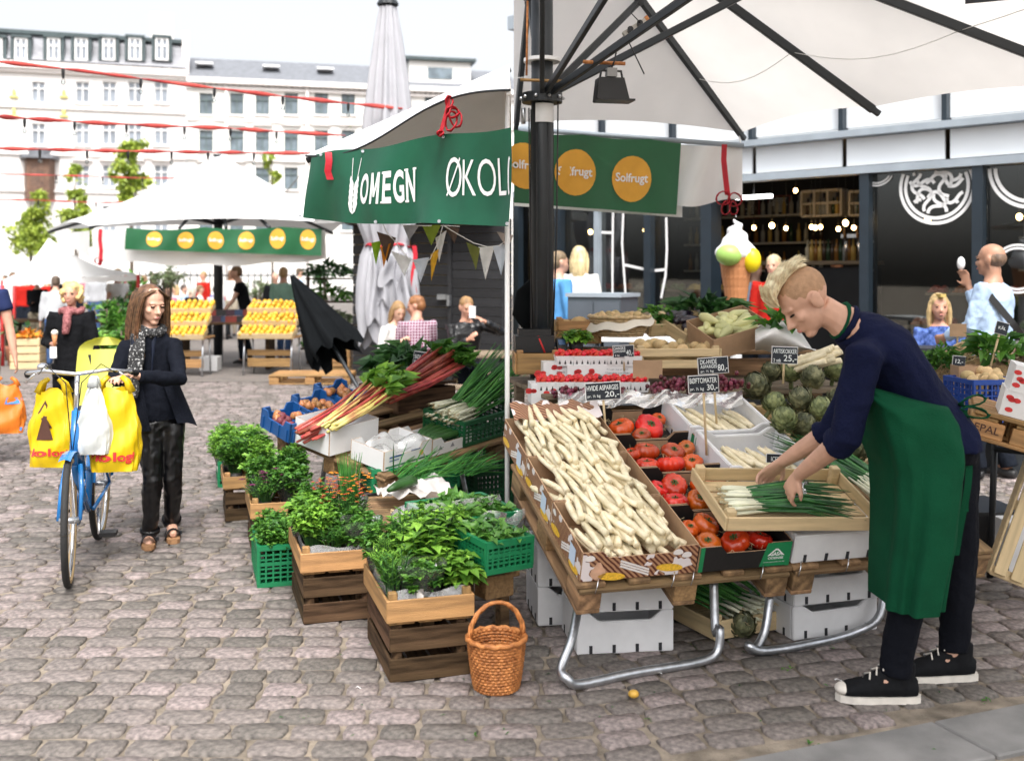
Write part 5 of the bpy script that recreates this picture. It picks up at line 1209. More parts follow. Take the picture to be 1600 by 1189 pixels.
rod('pole', [a, c, c+d*((c.z)/(-d.z))], .02, dmetal, um); foot = c+d*(c.z/(-d.z)); q = B(); q.loft([(foot.x,foot.y,0),(foot.x,foot.y,.08),(foot.x,foot.y,.1)], [.22,.2,.05], n=20); q.obj('base', dmetal, um)
pallet('pallet', 'empty pale pallet lying flat on the square near the umbrella', TR(G(484, 600)+V((0,.3,0)), .04), 1.2, .8, tm=wood_l)
# citrus stands
fru = B(); fru.ell((0,0,0), (.042,.042,.046), nu=10, nv=7); frm = fru.mesh('citrus', citrus, True)
cit_n = 0
def citrus_stand(label, px, pyb, Y, W, D, rz, rows, lb2, zt):
    c = P(px, HY, Y); fr = TR(V((c.x, Y, 0)), rz); t = T('display_stand', label, 'stand', fr)
    for s in (-1, 1):
        for f in (-1, 1): rod('leg', [(s*W*.42, f*D*.4, 0), (s*W*.42, f*D*.3, zt)], .016, steel, t, 6)
    slat('shelf', (0,0,zt), (W,D,.03), wood_l, t); slat('low_crate_board', (0,-.1,.2), (W*.8,.02,.14), wood_l, t); slat('low_crate_board', (0,-.1,.36), (W*.8,.02,.1), wood_l, t)
    r = random.Random(int(px))
    for k in range(rows):
        bf = fr @ TR(V((0, -D*.32+k*D*.36, zt+.02+.2*k)), 0, .35); wcrate('citrus_crate', lb2+((' in the lowest row', ' in the middle row', ' in the top row')[k]), bf, W*.98, D*.46, .1, 1, wood_p, th=.012, sh=.09)
        nx = int(W/.088)
        for i in range(nx):
            for j in range(3): o = obj('citrus_fruit', frm, None, None, bf @ Matrix.Translation((lerp(-W*.44, W*.44, i/(nx-1))+r.uniform(-.01,.01), lerp(-D*.16, D*.17, j/2)+r.uniform(-.01,.01), .07+.012*j+r.uniform(0,.03)))); tag(o, 'round yellow citrus fruit in '+lb2, 'citrus', 'yellow citrus fruit in '+lb2)
citrus_stand('steel-legged stand of citrus crates beside the woman with the bicycle', 292, 580, 17.2, .75, .6, 0, 3, 'the citrus crate behind the bicycle woman', .62)
citrus_stand('steel-legged stand of citrus crates beside the black umbrella', 425, 575, 17.4, .95, .6, -.12, 3, 'the citrus crate beside the umbrella', .62)
wicker('wicker_basket', 'flat pale basket on top of the citrus stand by the umbrella', TR(P(417, 472, 17.9)-V((0,0,.1)), 0), .2, .24, .1, wickp, nrow=6, nst=20)
bx = T('dark_display_table', 'dark table of boxed fruit under the citrus parasol', 'table', TR(V((P(345,HY,18).x, 18.4, 0)), 0))
slat('top', (0,0,.8), (1.7,.7,.04), wood_d, bx)
for sx_ in (-.75,.75): slat('leg', (sx_,0,.4), (.06,.5,.78), wood_d, bx)
slat('box', (-.2,-.3,.12), (.3,.3,.24), cardw, bx)
r = random.Random(9)
for i in range(22):
    q = B() if i == 0 else q
    if i == 0: q.box((0,0,.05), (.24,.2,.1)); fm_ = [q.mesh('fruit_box', M('box_dark_%d' % k, c_, .6, .2, 6, .1)) for k, c_ in enumerate(((.05,.02,.03),(.03,.05,.1),(.2,.03,.02),(.02,.02,.02)))]
    o = obj('fruit_box', fm_[i % 4], None, None, TR(V((P(345,HY,18).x-.75+.15*(i % 11), 18.25+.3*(i//11), .82+.1*(i//11))), r.uniform(-.1,.1))); tag(o, ('dark berry box','navy fruit box','red fruit box','black fruit box')[i % 4]+' on the table under the citrus parasol', 'fruit box', 'fruit boxes under the citrus parasol')
# produce shelves left of the shed
sh = T('produce_shelf', 'dark tiered produce shelf with greens and crates beside the shed', 'shelf', TR(V((P(512,HY,19).x, 19.2, 0)), -.1))
for k in range(4): slat('board', (0, .1*k, .3+.42*k), (.95,.5,.03), wood_d, sh)
for sx_ in (-.46,.46): slat('upright', (sx_,.2,.85), (.05,.05,1.7), wood_d, sh)
for k, (py, lm, lb) in enumerate(((432,leafd,'dark bushy greens on the top shelf beside the shed'),(455,leafm,'leafy bunches on the upper shelf beside the shed'),(485,leafgr,'purple-grey cabbages row on the middle shelf'),(512,leafm,'green vegetables on the low shelf beside the shed'))):
    leaves_heap('shelf_greens', lb, V((P(512,HY,19).x, 19.0, .33+.42*(3-k))), .42, .2, .3, 170, .14, lm, 30+k, 'greens')
for k in range(4): wcrate('wooden_crate', ('bottom','second','third','topmost')[k]+' empty slatted crate of the stack beside the shelf and shed', TR(V((P(530,HY,18).x, 18.0, .16*k)), 0), .42, .34, .15, 2, wood_l)
wcrate('wooden_crate', 'pale slatted crate of carrots by the red tent leg', TR(V((P(45,HY,18.5).x, 18.5, .0)), .1), .5, .4, .52, 4, wood_p)
leaves_heap('carrots', 'orange carrots with tops in the pale crate by the tent', V((P(45,HY,18.5).x, 18.5, .5)), .2, .16, .16, 90, .12, petal['orange'], 44, 'carrots')
tb = T('plant_bench', 'long dark bench of potted plants under the white tent', 'bench', TR(V((P(105,HY,20).x, 20.4, 0)), 0)); slat('top', (0,0,.75), (2.6,.7,.05), wood_d, tb)
for sx_ in (-1.2,1.2): slat('leg', (sx_,0,.36), (.06,.6,.72), wood_d, tb)
# ---------------------------------------------------------------- woman's bicycle
def bicycle():
    f, r_ = G(112, 909), G(156, 841); ax = (f-r_); L = 1.03; ang = math.atan2(ax.y, ax.x)
    fr = TR(r_, ang); t = T('bicycle', 'blue city bicycle loaded with shopping bags, pushed by the woman', 'bicycle', fr)
    blue = M('bike_blue', (.01,.16,.45), .25, .1, 8, 0, coat=.6); R0 = .345; tan = M('tyre_tan', (.42,.3,.16), .8, .1, 20, .1)
    def wheel(nm, x, steer=0):
        w = obj(nm, B().loft([(0,-.05,0),(0,.05,0)], .018, n=10).mesh('hub', steel, True), None, t, TR(V((x,0,R0)), steer))
        def ringm(rr, cr, m, n, nm2, k=8):
            q = B(); q.loft([(rr*math.cos(6.28319*i/n), 0, rr*math.sin(6.28319*i/n)) for i in range(n+1)], cr, n=k, cap=False); return q.obj(nm2, m, w, True)
        ringm(R0-.016, .0175, rubber, 48, 'tyre'); ringm(R0-.03, .0185, tan, 48, 'tyre_wall', 8); ringm(R0-.042, .011, chrome, 48, 'rim')
        q = B()
        for k in range(28): a = 6.28319*k/28; s = .03 if k % 2 else -.03; q.loft([(.017*math.cos(a+.7),s,.017*math.sin(a+.7)),((R0-.045)*math.cos(a),0,(R0-.045)*math.sin(a))], .0012, n=3, cap=False)
        q.obj('spokes', chrome, w); return w
    wheel('rear_wheel', 0); fx = L; fw = wheel('front_wheel', fx, .1)
    head_b, head_t = V((fx-.12,0,.62)), V((fx-.2,0,.9)); bb = V((.44,0,.28)); seat = V((.3,0,.72))
    for nm, pts, rd in (('down_tube',[head_b, V((.62,0,.4)), bb],.022),('top_tube',[head_t-V((0,0,.06)), V((.62,0,.55)), V((.36,0,.5))],.018),('seat_tube',[bb, seat],.018),('head_tube',[head_b, head_t],.024)): rod(nm, pts, rd, blue, t)
    for s in (-1, 1):
        rod('chain_stay', [bb+V((0,s*.03,0)), (0,s*.06,R0)], .011, blue, t); rod('seat_stay', [seat+V((0,s*.02,-.05)), (0,s*.06,R0)], .009, blue, t)
        rod('fork_blade', [head_b+V((0,s*.035,0)), V((fx-.07,s*.05,.5)), V((fx,s*.055,R0))], [.015,.013,.01], blue, t)
        rod('mudguard_stay', [(0,s*.05,R0),(-.26,s*.03,R0+.26)], .004, chrome, t, 5)
    rod('stem', [head_t, head_t+V((-.05,0,.2))], .014, chrome, t)
    hz = head_t+V((-.05,0,.2)); hb = [hz+V(p) for p in ((-.16,.29,-.02),(-.06,.27,.0),(.03,.16,.02),(.04,0,.0),(.03,-.16,.02),(-.06,-.27,.0),(-.16,-.29,-.02))]
    q = B(); q.loft(hb, .0115, n=8); q.obj('handlebar', chrome, t, True)
    for s in (0, -1): rod('grip', [hb[s], lerp(hb[s], hb[1 if s == 0 else -2], .95)], .017, blackp, t)
    for s in (-1, 1): rod('brake_lever', [hz+V((.0,s*.22,.0)), hz+V((-.05,s*.27,-.04)), hz+V((-.14,s*.29,-.05))], .006, chrome, t, 6); rod('brake_cable', [hz+V((0,s*.2,0)), hz+V((.12,s*.14,.06)), hz+V((.12,s*.04,-.04)), head_b+V((.03,0,.05))], .003, blackp, t, 5)
    B().ell(hz+V((0,-.18,.04)), (.03,.03,.022)).obj('bell', chrome, t, True)
    def guard(x0, a0, a1, nm):
        q = B(); q.grid(lambda u, v: V((x0+(R0+.025)*math.cos(lerp(a0,a1,u)), (v-.5)*.06, R0+(R0+.025-.012*(2*v-1)**2)*math.sin(lerp(a0,a1,u)))), 24, 4); q.obj(nm, blue, t, True)
    guard(fx, 1.2, 2.7, 'front_mudguard'); guard(0, .2, 3.2, 'rear_mudguard')
    q = B(); q.loft([V((.44,.0,.28))+V((.09*math.cos(i*.2618),-.05,.09*math.sin(i*.2618))) for i in range(25)], .005, n=5, cap=False); q.obj('chainring', chrome, t); q = B(); q.prism([(-.05,-.065,.3),(.5,-.065,.2),(.56,-.065,.28),(.5,-.065,.37),(-.05,-.065,.4)], (0,.02,0)); q.obj('chain_guard', blue, t)
    for s in (-1, 1): rod('crank', [bb+V((0,s*.06,0)), bb+V((s*.12,s*.08,-.12*s))], .009, chrome, t, 6); B().box(bb+V((s*.12,s*.13,-.12*s)), (.09,.09,.022)).obj('pedal', blackp, t)
    rod('kickstand', [(.2,-.08,.26),(.3,-.2,.2)], .01, dmetal, t)
    q = B(); q.loft([seat+V((.16,0,.1)), seat+V((.05,0,.11)), seat+V((-.08,0,.12)), seat+V((-.13,0,.12))], [(.02,.02),(.04,.03),(.1,.03),(.08,.02)], side=(0,1,0), n=10); q.obj('saddle', blackp, t, True)
    rod('seat_post', [seat, seat+V((0,0,.1))], .012, chrome, t)
    B().box((-.1,0,.72), (.5,.16,.02)).obj('rear_rack', steel, t)
    # child seat: shell with handle opening, holes, harness slots
    cs = M('child_seat_yellow', (.62,.62,.13), .45, .06, 6, .02); hole = MATS['slot_dark']
    def sh_(u, v):                                     # u across, v up
        w = .17*(1-.12*(2*v-1)**2)*(1 if v < .85 else math.sqrt(max(.05, 1-((v-.85)/.16)**2))); x = (u-.5)*2; return V((-.2-.07*v+.07*x*x, -x*w, .72+.52*v))
    q = B(); q.grid(sh_, 16, 20); hs_ = []
    q.f = [fc for fc in q.f if not (sum(q.v[i][2] for i in fc)/4 > 1.155 and sum(q.v[i][2] for i in fc)/4 < 1.2 and abs(sum(q.v[i][1] for i in fc)/4) < .085)]; q.m = [0]*len(q.f)
    q.v += [(x-.012, y_, z) for x, y_, z in q.v]; n_ = len(q.v)//2; q.f += [tuple(i+n_ for i in reversed(fc)) for fc in q.f]; q.m = [0]*len(q.f)
    seat_o = q.obj('child_seat', cs, t, True)
    B().box((-.05,0,.74), (.3,.3,.05)).obj('child_seat_base', cs, t)
    for s in (-.3, .3): B().box((sh_(.5+s*.5,.62).x+.008, -s*.33, 1.03), (.006,.022,.2)).obj('harness_slot', slot, seat_o)
    for i in range(5):
        for j in range(5): p = sh_(.22+.14*i, .12+.09*j); B().loft([p+V((-.001,0,0)), p+V((.003,0,0))], .006, n=8).obj('vent_hole', slot, seat_o)
    return hz, fr
hz, bfr = bicycle()
def shopping_bag(label, top, W, H, D, mat, rz, seed, nm='shopping_bag', handles=.1, knot=False, deco=None):
    r = random.Random(seed); t = T(nm, label, 'shopping bag', TR(top, rz)); nu, nv = 72, 30; vs = []
    def sect(u, v):
        a = u*6.28319; w = W/2*(.62+.38*min(1, v*2.2) if not knot else (.12+.88*min(1, v*1.6)**.8)); w *= 1-.3*max(0, v-.8)*2
        d = D/2*((.18+.82*v**.7) if not knot else (.2+.8*v)); d *= 1-.5*max(0, v-.85)*2
        c, s = math.cos(a), math.sin(a); k = 1+.035*math.sin(a*7+v*5+seed)+.03*math.sin(a*13-v*9)+.012*math.sin(a*23+v*21+seed)+.01*math.sin(v*37+a*5)
        return V((w*k*math.copysign(abs(c)**.75, c), d*k*math.copysign(abs(s)**.75, s)+.01*math.sin(v*12+a*3), -handles-v*H+.012*math.sin(a*4+seed)*(1-v)))
    q = B(); q.grid(sect, nu, nv); n0 = len(q.v); q.add([(0,0,-handles-H*1.015)]+[tuple(sect(i/nu, 1)) for i in range(nu)], [(0, 1+(i+1) % nu, 1+i) for i in range(nu)]); body = q.obj('bag_body', mat, t, True)
    for s in (-1, 1):
        for k in (-1, 1):
            q = B(); x0 = .32*W*k if not knot else .06*W*k; q.loft([V((x0, s*.02, -handles-.02)), V((x0*.75, s*.018, -handles*.4)), V((x0*.4, s*.01, 0))], [(.022,.003),(.014,.003),(.012,.004)], side=(1,0,0), n=6); q.obj('bag_handle', mat, t, True)
    if deco:
        fn = lambda u, v: (lambda p: V((p.x*1.012, p.y*1.012-.004, p.z)))(sect(u, v)); deco(body, fn)
    return t
yb = M('bag_yellow', (.72,.5,.008), .3, .06, 5, .12, 12, trans=.15); wb = M('bag_white', (.72,.75,.74), .3, .05, 5, .15, 14, trans=.25); ob = M('bag_orange', (.75,.2,.02), .35, .08, 5, .12, 12, trans=.15)
brn = M('print_brown', (.07,.025,.015), .6, .1, 9, 0)
def deco_oko(body, fn):                                # brown bird-like figure with red mark, red word below
    q = B(); f = lambda x, y_: fn(.745+(x-.5)*.3, 1-y_)
    sheet_dec(q, f, [(.3,.36),(.62,.36),(.5,.62),(.42,.62)]); sheet_dec(q, f, [(.28,.72),(.42,.6),(.5,.6),(.5,.8),(.42,.86)]); sheet_dec(q, f, [(.42,.62),(.5,.62),(.56,.5),(.38,.5)]); q.obj('print', brn, body)
    q = B(); text_on(q, 'økologi', f, .04, .12, .98, .25, .03); text_on(q, 'Ø', f, .41, .47, .49, .56, .02); q.obj('lettering', red_t, body)
def deco_oko2(body, fn):
    q = B(); f = lambda x, y_: fn(.75+(x-.5)*.3, 1-y_); text_on(q, 'økologi', f, .0, .1, .95, .25, .03); q.obj('lettering', red_t, body)
shopping_bag('bulging yellow shopping bag with brown figure and red lettering on the handlebar', P(84, 592, 5.85), .27, .42, .16, yb, -.15, 1, deco=deco_oko, handles=.06)
shopping_bag('knotted white plastic bag hanging from the middle of the handlebar', P(147, 588, 5.8), .2, .38, .16, wb, 0, 2, knot=True, handles=.04)
shopping_bag('yellow shopping bag with red lettering beside the woman\'s hand', P(180, 588, 5.86), .27, .45, .16, yb, .1, 3, deco=deco_oko2, handles=.07)
def deco_blue(body, fn):
    q = B(); f = lambda x, y_: fn(.75+(x-.5)*.44, 1-y_); sheet_dec(q, f, [(.5,.62),(.95,.6),(.97,.72),(.52,.76)]); sheet_dec(q, f, [(.1,.05),(.95,.05),(.95,.12),(.1,.12)]); q.obj('print', M('print_blue', (.03,.2,.5), .6, .1, 9, 0), body)
shopping_bag('orange shopping bag carried by the man at the edge', P(10, 590, 9.2), .3, .42, .16, ob, .2, 4, deco=deco_blue, handles=.06)
# ---------------------------------------------------------------- right stall: canopy
rc_ = T('market_parasol', 'big white parasol on a charcoal pole over the asparagus stall', 'parasol')
AP2 = V((.19, 6.75, 4.33)); XR = .012; EZ = 2.74
per = [V((XR,7.62,EZ)), V((1.77,8.15,EZ)), V((2.36,6.9,EZ)), V((3.4,5.9,2.7)), V((3.7,.9,EZ)), V((XR,.9,EZ))]
apl = V((XR, 6.75, 4.28)); b = B()
for i in range(5):
    a, c = per[i], per[i+1]
    b.grid(lambda u, v: lerp(lerp(a, c, u)+V((0,0,.05*math.sin(math.pi*u))), AP2, v)+V((0,0,-.07*math.sin(math.pi*v)*math.sin(math.pi*u))), 12, 10)
for e in (per[0], per[5]): b.add([e, AP2, apl], [(0,1,2)])
cano = b.obj('canopy', canvas2, rc_, True)
PX, PY = .192, 6.75
rod('pole', [(PX,PY,0),(PX,PY,4.28)], .07, dmetal, rc_, 20)
for k in range(6): a = k*1.047; rod('pole_groove', [(PX+.069*math.cos(a),PY+.069*math.sin(a),.05),(PX+.069*math.cos(a),PY+.069*math.sin(a),2.7)], .006, blackp, rc_, 5)
hz2 = 2.77; B().loft([(PX,PY,hz2-.03),(PX,PY,hz2+.03)], .13, n=20).obj('hub', dmetal, rc_)
q = B()
for k in range(10): a = k*.628; q.ell((PX+.135*math.cos(a),PY+.135*math.sin(a),hz2), (.012,.012,.012), nu=6, nv=4)
q.obj('hub_bolts', steel, rc_, kind='stuff')
B().loft([(PX,PY,3.0),(PX,PY,3.022)], .118, n=20).obj('ring', white_p, rc_)
ends = per[1:5]+[V((1.6,.9,EZ)), V((.03,7.6,EZ)), V((.03,1.0,EZ))]
for k, e in enumerate(ends):
    up = AP2+V((0,0,-.08)); e2 = e+V((0,0,-.02)); bar('rib', up, e2, .035, .055, dmetal, rc_); j = lerp(up, e2, .47 if k else .44)
    bar('strut', (PX,PY,hz2), j+V((0,0,-.03)), .03, .045, dmetal, rc_)
    B().box(j+V((0,0,-.02)), (.06,.06,.07)).obj('joint_bracket', dmetal, rc_); bar('rib_end', lerp(up, e2, .985), e2+(e2-up).normalized()*.05, .03, .04, dmetal, rc_)
for (i, j, t_) in ((0,1,.75),(1,2,.75),(2,3,.75)):
    p_, q_ = lerp(AP2, per[i+1], t_), lerp(AP2, per[j+1], t_); rod('tension_cord', [lerp(p_, q_, k/8)+V((0,0,-.05-.1*math.sin(math.pi*k/8))) for k in range(9)], .0025, canvas, rc_, 5)
rod('tension_cord', [lerp(V((XR,7.3,3.0)), lerp(AP2, per[1], .62), k/8)+V((0,0,-.06*math.sin(math.pi*k/8))) for k in range(9)], .0025, canvas, rc_, 5)
nt_ = T('paper_notice', 'white paper notice taped round the charcoal pole', 'notice'); q = B(); q.grid(lambda u, v: V((PX+.078*math.sin(lerp(-.6,1.2,u)), PY-.078*math.cos(lerp(-.6,1.2,u)), 2.73-.12*v)), 10, 2); q.obj('sheet', cardw, nt_, True)
for x, z0, z1, lb in ((-.085,2.7,1.0,'thin black cable hanging down beside the pole on the awning side'),(.1,2.75,1.05,'thin black cable hanging down beside the pole on the hall side')):
    o = rod('cable', [(PX+x,PY-.05,z0),(PX+x*.9,PY-.06,(z0+z1)/2),(PX+x*.6,PY-.06,z1)], .005, blackp, None, 5); tag(o, lb, 'cable')
rp = T('hoist_rope', 'orange and black hoist rope with pulley beside the pole top', 'rope')
rod('rope', [(PX-.09,PY-.08,3.7),(PX-.095,PY-.08,3.3),(PX-.1,PY-.085,2.9)], .007, wick, rp, 6); rod('handle_bar', [(PX-.14,PY-.1,2.87),(PX+.12,PY-.1,2.86)], .01, wood_l, rp, 6); B().loft([(PX-.095,PY-.11,3.4),(PX-.095,PY-.05,3.4)], .03, n=12).obj('pulley', blackp, rp); rod('clamp', [(PX-.12,PY-.05,2.7),(PX-.12,PY-.05,2.6)], .014, steel, rp)
def floodlight(label, c, rz, group=None):
    t = T('floodlight', label, 'floodlight', TR(c, rz)); q = B()
    q.prism([V((-.1,-.05,-.08)),V((-.075,-.02,.06)),V((.075,-.02,.06)),V((.1,-.05,-.08))], (0,.1,0)); q.obj('housing', blackp, t); q = B(); q.box((0,-.06,-.085), (.215,.13,.012)); q.obj('front_rim', blackp, t)
    rod('bracket', [(-.08,0,.0),(-.06,0,.1),(.06,0,.1),(.08,0,.0)], .008, blackp, t, 6); B().box((0,0,.09), (.06,.05,.05)).obj('junction_box', M('plastic_grey', (.3,.3,.3), .5, .1, 5, 0), t); rod('cable', [(0,0,.11),(.02,.0,.16),(.04,0,.26)], .005, blackp, t, 5)
    return t
fl = P(955, 138, 6.2); floodlight('black floodlight hung from a wooden rod near the parasol pole', fl, .2)
o = rod('wooden_rod', [P(911,97,6.25), P(977,100,6.25)], .011, wick, None, 8); tag(o, 'wooden rod tied under the parasol struts holding the floodlight', 'rod')
floodlight('black floodlight under the parasol rib above the vendor', P(1550, -12, 4.6)+V((0,0,.05)), -.4); floodlight('small black floodlight at the strut junction above the vendor', P(1480, -34, 4.8), .3)
ps = T('power_strip', 'grey power strip with black plugs strapped to a parasol strut', 'power strip', TR(P(995, 45, 6.1), .0, 0, -math.radians(33)))
B().box((0,0,0), (.17,.05,.05)).obj('body', M('plastic_beige', (.5,.47,.42), .5, .1, 5, 0), ps)
for x in (-.045, .02): B().loft([(x,-.025,.005),(x,-.06,.01)], .018, n=10).obj('plug', blackp, ps)
B().box((.075,0,.0), (.02,.056,.058)).obj('strap', wick, ps); rod('cord', [(-.045,-.06,.01),(-.1,-.08,-.06),(-.12,-.06,-.25)], .004, blackp, ps, 5); rod('cord', [(.02,-.06,.01),(.0,-.09,.08),(.1,-.05,.12),(.3,0,.06)], .004, blackp, ps, 5)
ba = T('stall_banner', 'green sun-disc banner hung under the big parasol behind the pole', 'banner')
solf_banner(ba, P(803,203,7.5), P(1064,221,7.95), P(1056,336,7.95), P(803,317,7.5), [(.065,.48),(.36,.52),(.705,.55)], True, .32, 50, .02); 
va = T('white_valance', 'white canvas side strip knotted with red ribbon under the big parasol', 'valance'); q = B()
q.grid(lambda u, v: P(lerp(1058,1160,u), lerp(226,231,u)+v*(95-12*u)+4*math.sin(u*6)*v, 8.0+.05*math.sin(u*9+v*3)), 14, 10); q.obj('cloth', canvas, va, True)
q = B(); q.grid(lambda u, v: P(lerp(803,1066,u), lerp(300,318,u)+v*22, 8.06+.03*math.sin(u*15)), 24, 4); q.obj('cloth', canvas, va, True)
rod('edge_bar', [P(803,201,8.02), P(1162,228,8.02)], .02, rail_m, va); rod('hanger', [P(1155,214,8.05), P(1158,228,8.02)], .006, white_p, va)
ribbon('red_bow', 'red ribbon bow hanging at the corner of the white valance', [P(1132,226,7.85), P(1131,250,7.85), P(1134,280,7.85), P(1137,305,7.85)], .04, (1,0,0), extra=[(P(1130,310,7.85),.05,.05,.3),(P(1148,312,7.85),.05,.05,-.3),(P(1134,325,7.85),.03,.05,.1),(P(1146,325,7.85),.03,.05,-.1)])
# ---------------------------------------------------------------- display frame
DO = G(890, 912, .42); D = Matrix.Translation(DO) @ rot(math.radians(15.8)) @ Matrix.Rotation(math.radians(18), 4, 'X'); DI = D.inverted()
def DD(a, b_, c=0, rz=0): return D @ TR(V((a, b_, c)), rz)
def onD(px, py, c=0.0):
    o = DI @ V((0,0,CH)); d = DI.to_3x3() @ V(((px-800)/F, 1, -(py-HY)/F)); return o+d*((c-o.z)/d.z)
pallet('pallet', 'weathered wooden pallet tilted on steel legs under the asparagus and tomatoes', DD(.51, .5, -.145, math.pi/2), 1.02, .94)
pallet('pallet', 'weathered wooden pallet tilted on steel legs beside the vendor', DD(1.5, .7, -.145, math.pi/2), 1.42, .985)
def steel_legs(label, pts, back):
    t = T('steel_legs', label, 'trestle'); 
    def smooth(pp, n=5):
        out = []
        for i in range(len(pp)-1):
            p0 = pp[max(i-1,0)]; p1 = pp[i]; p2 = pp[i+1]; p3 = pp[min(i+2,len(pp)-1)]
            for k in range(n): u = k/n; out.append(.5*((2*p1)+(-p0+p2)*u+(2*p0-5*p1+4*p2-p3)*u*u+(-p0+3*p1-3*p2+p3)*u**3))
        return out+[pp[-1]]
    rod('front_frame', smooth(pts), .019, steel, t, 12)
    for k, (p_, q_) in enumerate(back): rod('rear_leg', [p_, q_], .018, steel, t, 10)
    return t
def GP(px, py, z): return G(px, py, z)
b1 = [P(903,950,4.42), P(893,1000,4.3), P(876,1045,4.22), V((.22,4.18,.05)), V((.27,4.2,.02)), V((.5,4.32,.02)), V((.78,4.44,.02)), V((.87,4.48,.05)), V((.885,4.5,.14)), P(1118,985,4.55), P(1115,905,4.6)]
steel_legs('curved galvanised tube legs carrying the asparagus pallet', b1, [(V((.15,5.2,0)), V((.13,5.3,.62))), (V((.85,5.4,0)), V((.83,5.5,.65)))])
b2 = [P(1203,930,4.7), P(1195,985,4.65), P(1178,1015,4.6), V((1.02,4.56,.05)), V((1.08,4.57,.02)), V((1.3,4.65,.02)), V((1.55,4.78,.03)), V((1.68,4.82,.1)), V((1.72,4.88,.3))]
steel_legs('curved galvanised tube legs carrying the pallet beside the vendor', b2, [(V((1.1,5.5,0)), V((1.08,5.6,.65)))])
# asparagus cartons
def printed_mat():
    m = bpy.data.materials.new('card_vegetable_print'); m.use_nodes = True; n = m.node_tree.nodes; l = m.node_tree.links; b = n['Principled BSDF']; b.inputs['Roughness'].default_value = .5
    tc = n.new('ShaderNodeTexCoord'); wv = n.new('ShaderNodeTexWave'); wv.inputs['Scale'].default_value = 26; wv.inputs['Distortion'].default_value = 1.5; wv.bands_direction = 'DIAGONAL'; l.new(tc.outputs['Object'], wv.inputs[0])
    r1 = n.new('ShaderNodeValToRGB'); r1.color_ramp.elements[0].color = (.1,.025,.015,1); r1.color_ramp.elements[1].color = (.4,.22,.12,1); r1.color_ramp.elements[0].position = .35; r1.color_ramp.elements[1].position = .6; l.new(wv.outputs[0], r1.inputs[0])
    vo = n.new('ShaderNodeTexNoise'); vo.inputs['Scale'].default_value = 11; l.new(tc.outputs['Object'], vo.inputs[0])
    r2 = n.new('ShaderNodeValToRGB'); r2.color_ramp.interpolation = 'CONSTANT'; e = r2.color_ramp.elements; e[0].color = (0,0,0,1); e[1].position = .56; e[1].color = (1,1,1,1); l.new(vo.outputs[0], r2.inputs[0])
    mx = n.new('ShaderNodeMix'); mx.data_type = 'RGBA'; l.new(r2.outputs[0], mx.inputs[0]); l.new(r1.outputs[0], mx.inputs[6]); mx.inputs[7].default_value = (.72,.66,.66,1); l.new(mx.outputs[2], b.inputs['Base Color']); return m
prm = printed_mat(); corn = M('print_corn', (.75,.45,.04), .5, .25, 120, 0); onp = M('print_onion', (.6,.36,.24), .5, .2, 20, 0); mush = M('print_mushroom', (.76,.72,.7), .5, .06, 20, 0); lf_p = M('print_leaf', (.3,.4,.12), .5, .2, 20, 0)
def veg_print(t, L, y_, seed, flip=None):
    r = random.Random(seed); pl = [(-.18,.035,'o'),(-.02,.05,'a'),(.13,.035,'c'),(.2,.085,'m'),(.16,.1,'m'),(-.12,.015,'c'),(-.22,.1,'m')]
    for x, z, k in pl:
        if abs(x) > L/2-.03: continue
        q = B(); f = (lambda u, v: V((u, y_, v))) if flip is None else (lambda u, v: V((flip, u, v)))
        if k == 'c': q.add([f(x+.06*math.cos(i*.449)-.0, z+.018*math.sin(i*.449)+.01*math.cos(i*.449)*-.5) for i in range(14)], [tuple(range(14))]); q.obj('print', corn, t)
        if k == 'o': q.add([f(x+.033*math.cos(i*.449), z+.03*math.sin(i*.449)+(.02 if i in (3,4) else 0)) for i in range(14)], [tuple(range(14))]); q.obj('print', onp, t)
        if k == 'm': q.add([f(x+.022*math.cos(i*.393), z+.018*math.sin(i*.393)*(1 if i < 8 else .5)) for i in range(16)], [tuple(range(16))]); q.obj('print', mush, t)
        if k == 'a':
            for j in range(3): q.add([f(x-.07, z+.03-.012*j), f(x+.06, z-.02-.012*j), f(x+.062, z-.012-.012*j), f(x-.066, z+.038-.012*j)], [(0,1,2,3)])
            q.obj('print', mush, t)
lbs = ('printed vegetable carton of white asparagus at the pallet front edge', 'printed vegetable carton of white asparagus in the middle of the row', 'printed vegetable carton of white asparagus at the back by the grapes')
def spear_mesh(seed):
    r = random.Random(seed); q = B(); L = .215; bend = r.uniform(-.008,.008); pts = [V((-L/2,0,0)), V((-L*.49,0,0)), V((-L*.2,0,bend)), V((L*.12,0,bend)), V((L*.3,0,bend*.6)), V((L*.42,0,0)), V((L*.48,0,0)), V((L*.5,0,0))]
    k = r.uniform(.92,1.08); q.loft(pts, [.0125*k,.0138*k,.0138*k,.0135*k,.0128*k,.0105*k,.0062*k,.002], n=9)
    q.k = 0
    for i in range(7):                                 # bracts near the tip
        a = i*2.4; x = L*(.02+.065*i); rr = .0136*(1 if i < 4 else .85-.1*(i-4)); q.leaf(V((x, rr*math.cos(a), rr*math.sin(a)+bend*.5)), V((1, .05*math.cos(a), .05*math.sin(a))), V((0, math.cos(a), math.sin(a))), .02, .014, .0, -.05)
    return q.mesh('asparagus_spear', aspar, True)
spm = [spear_mesh(i) for i in range(5)]; ra = random.Random(17)
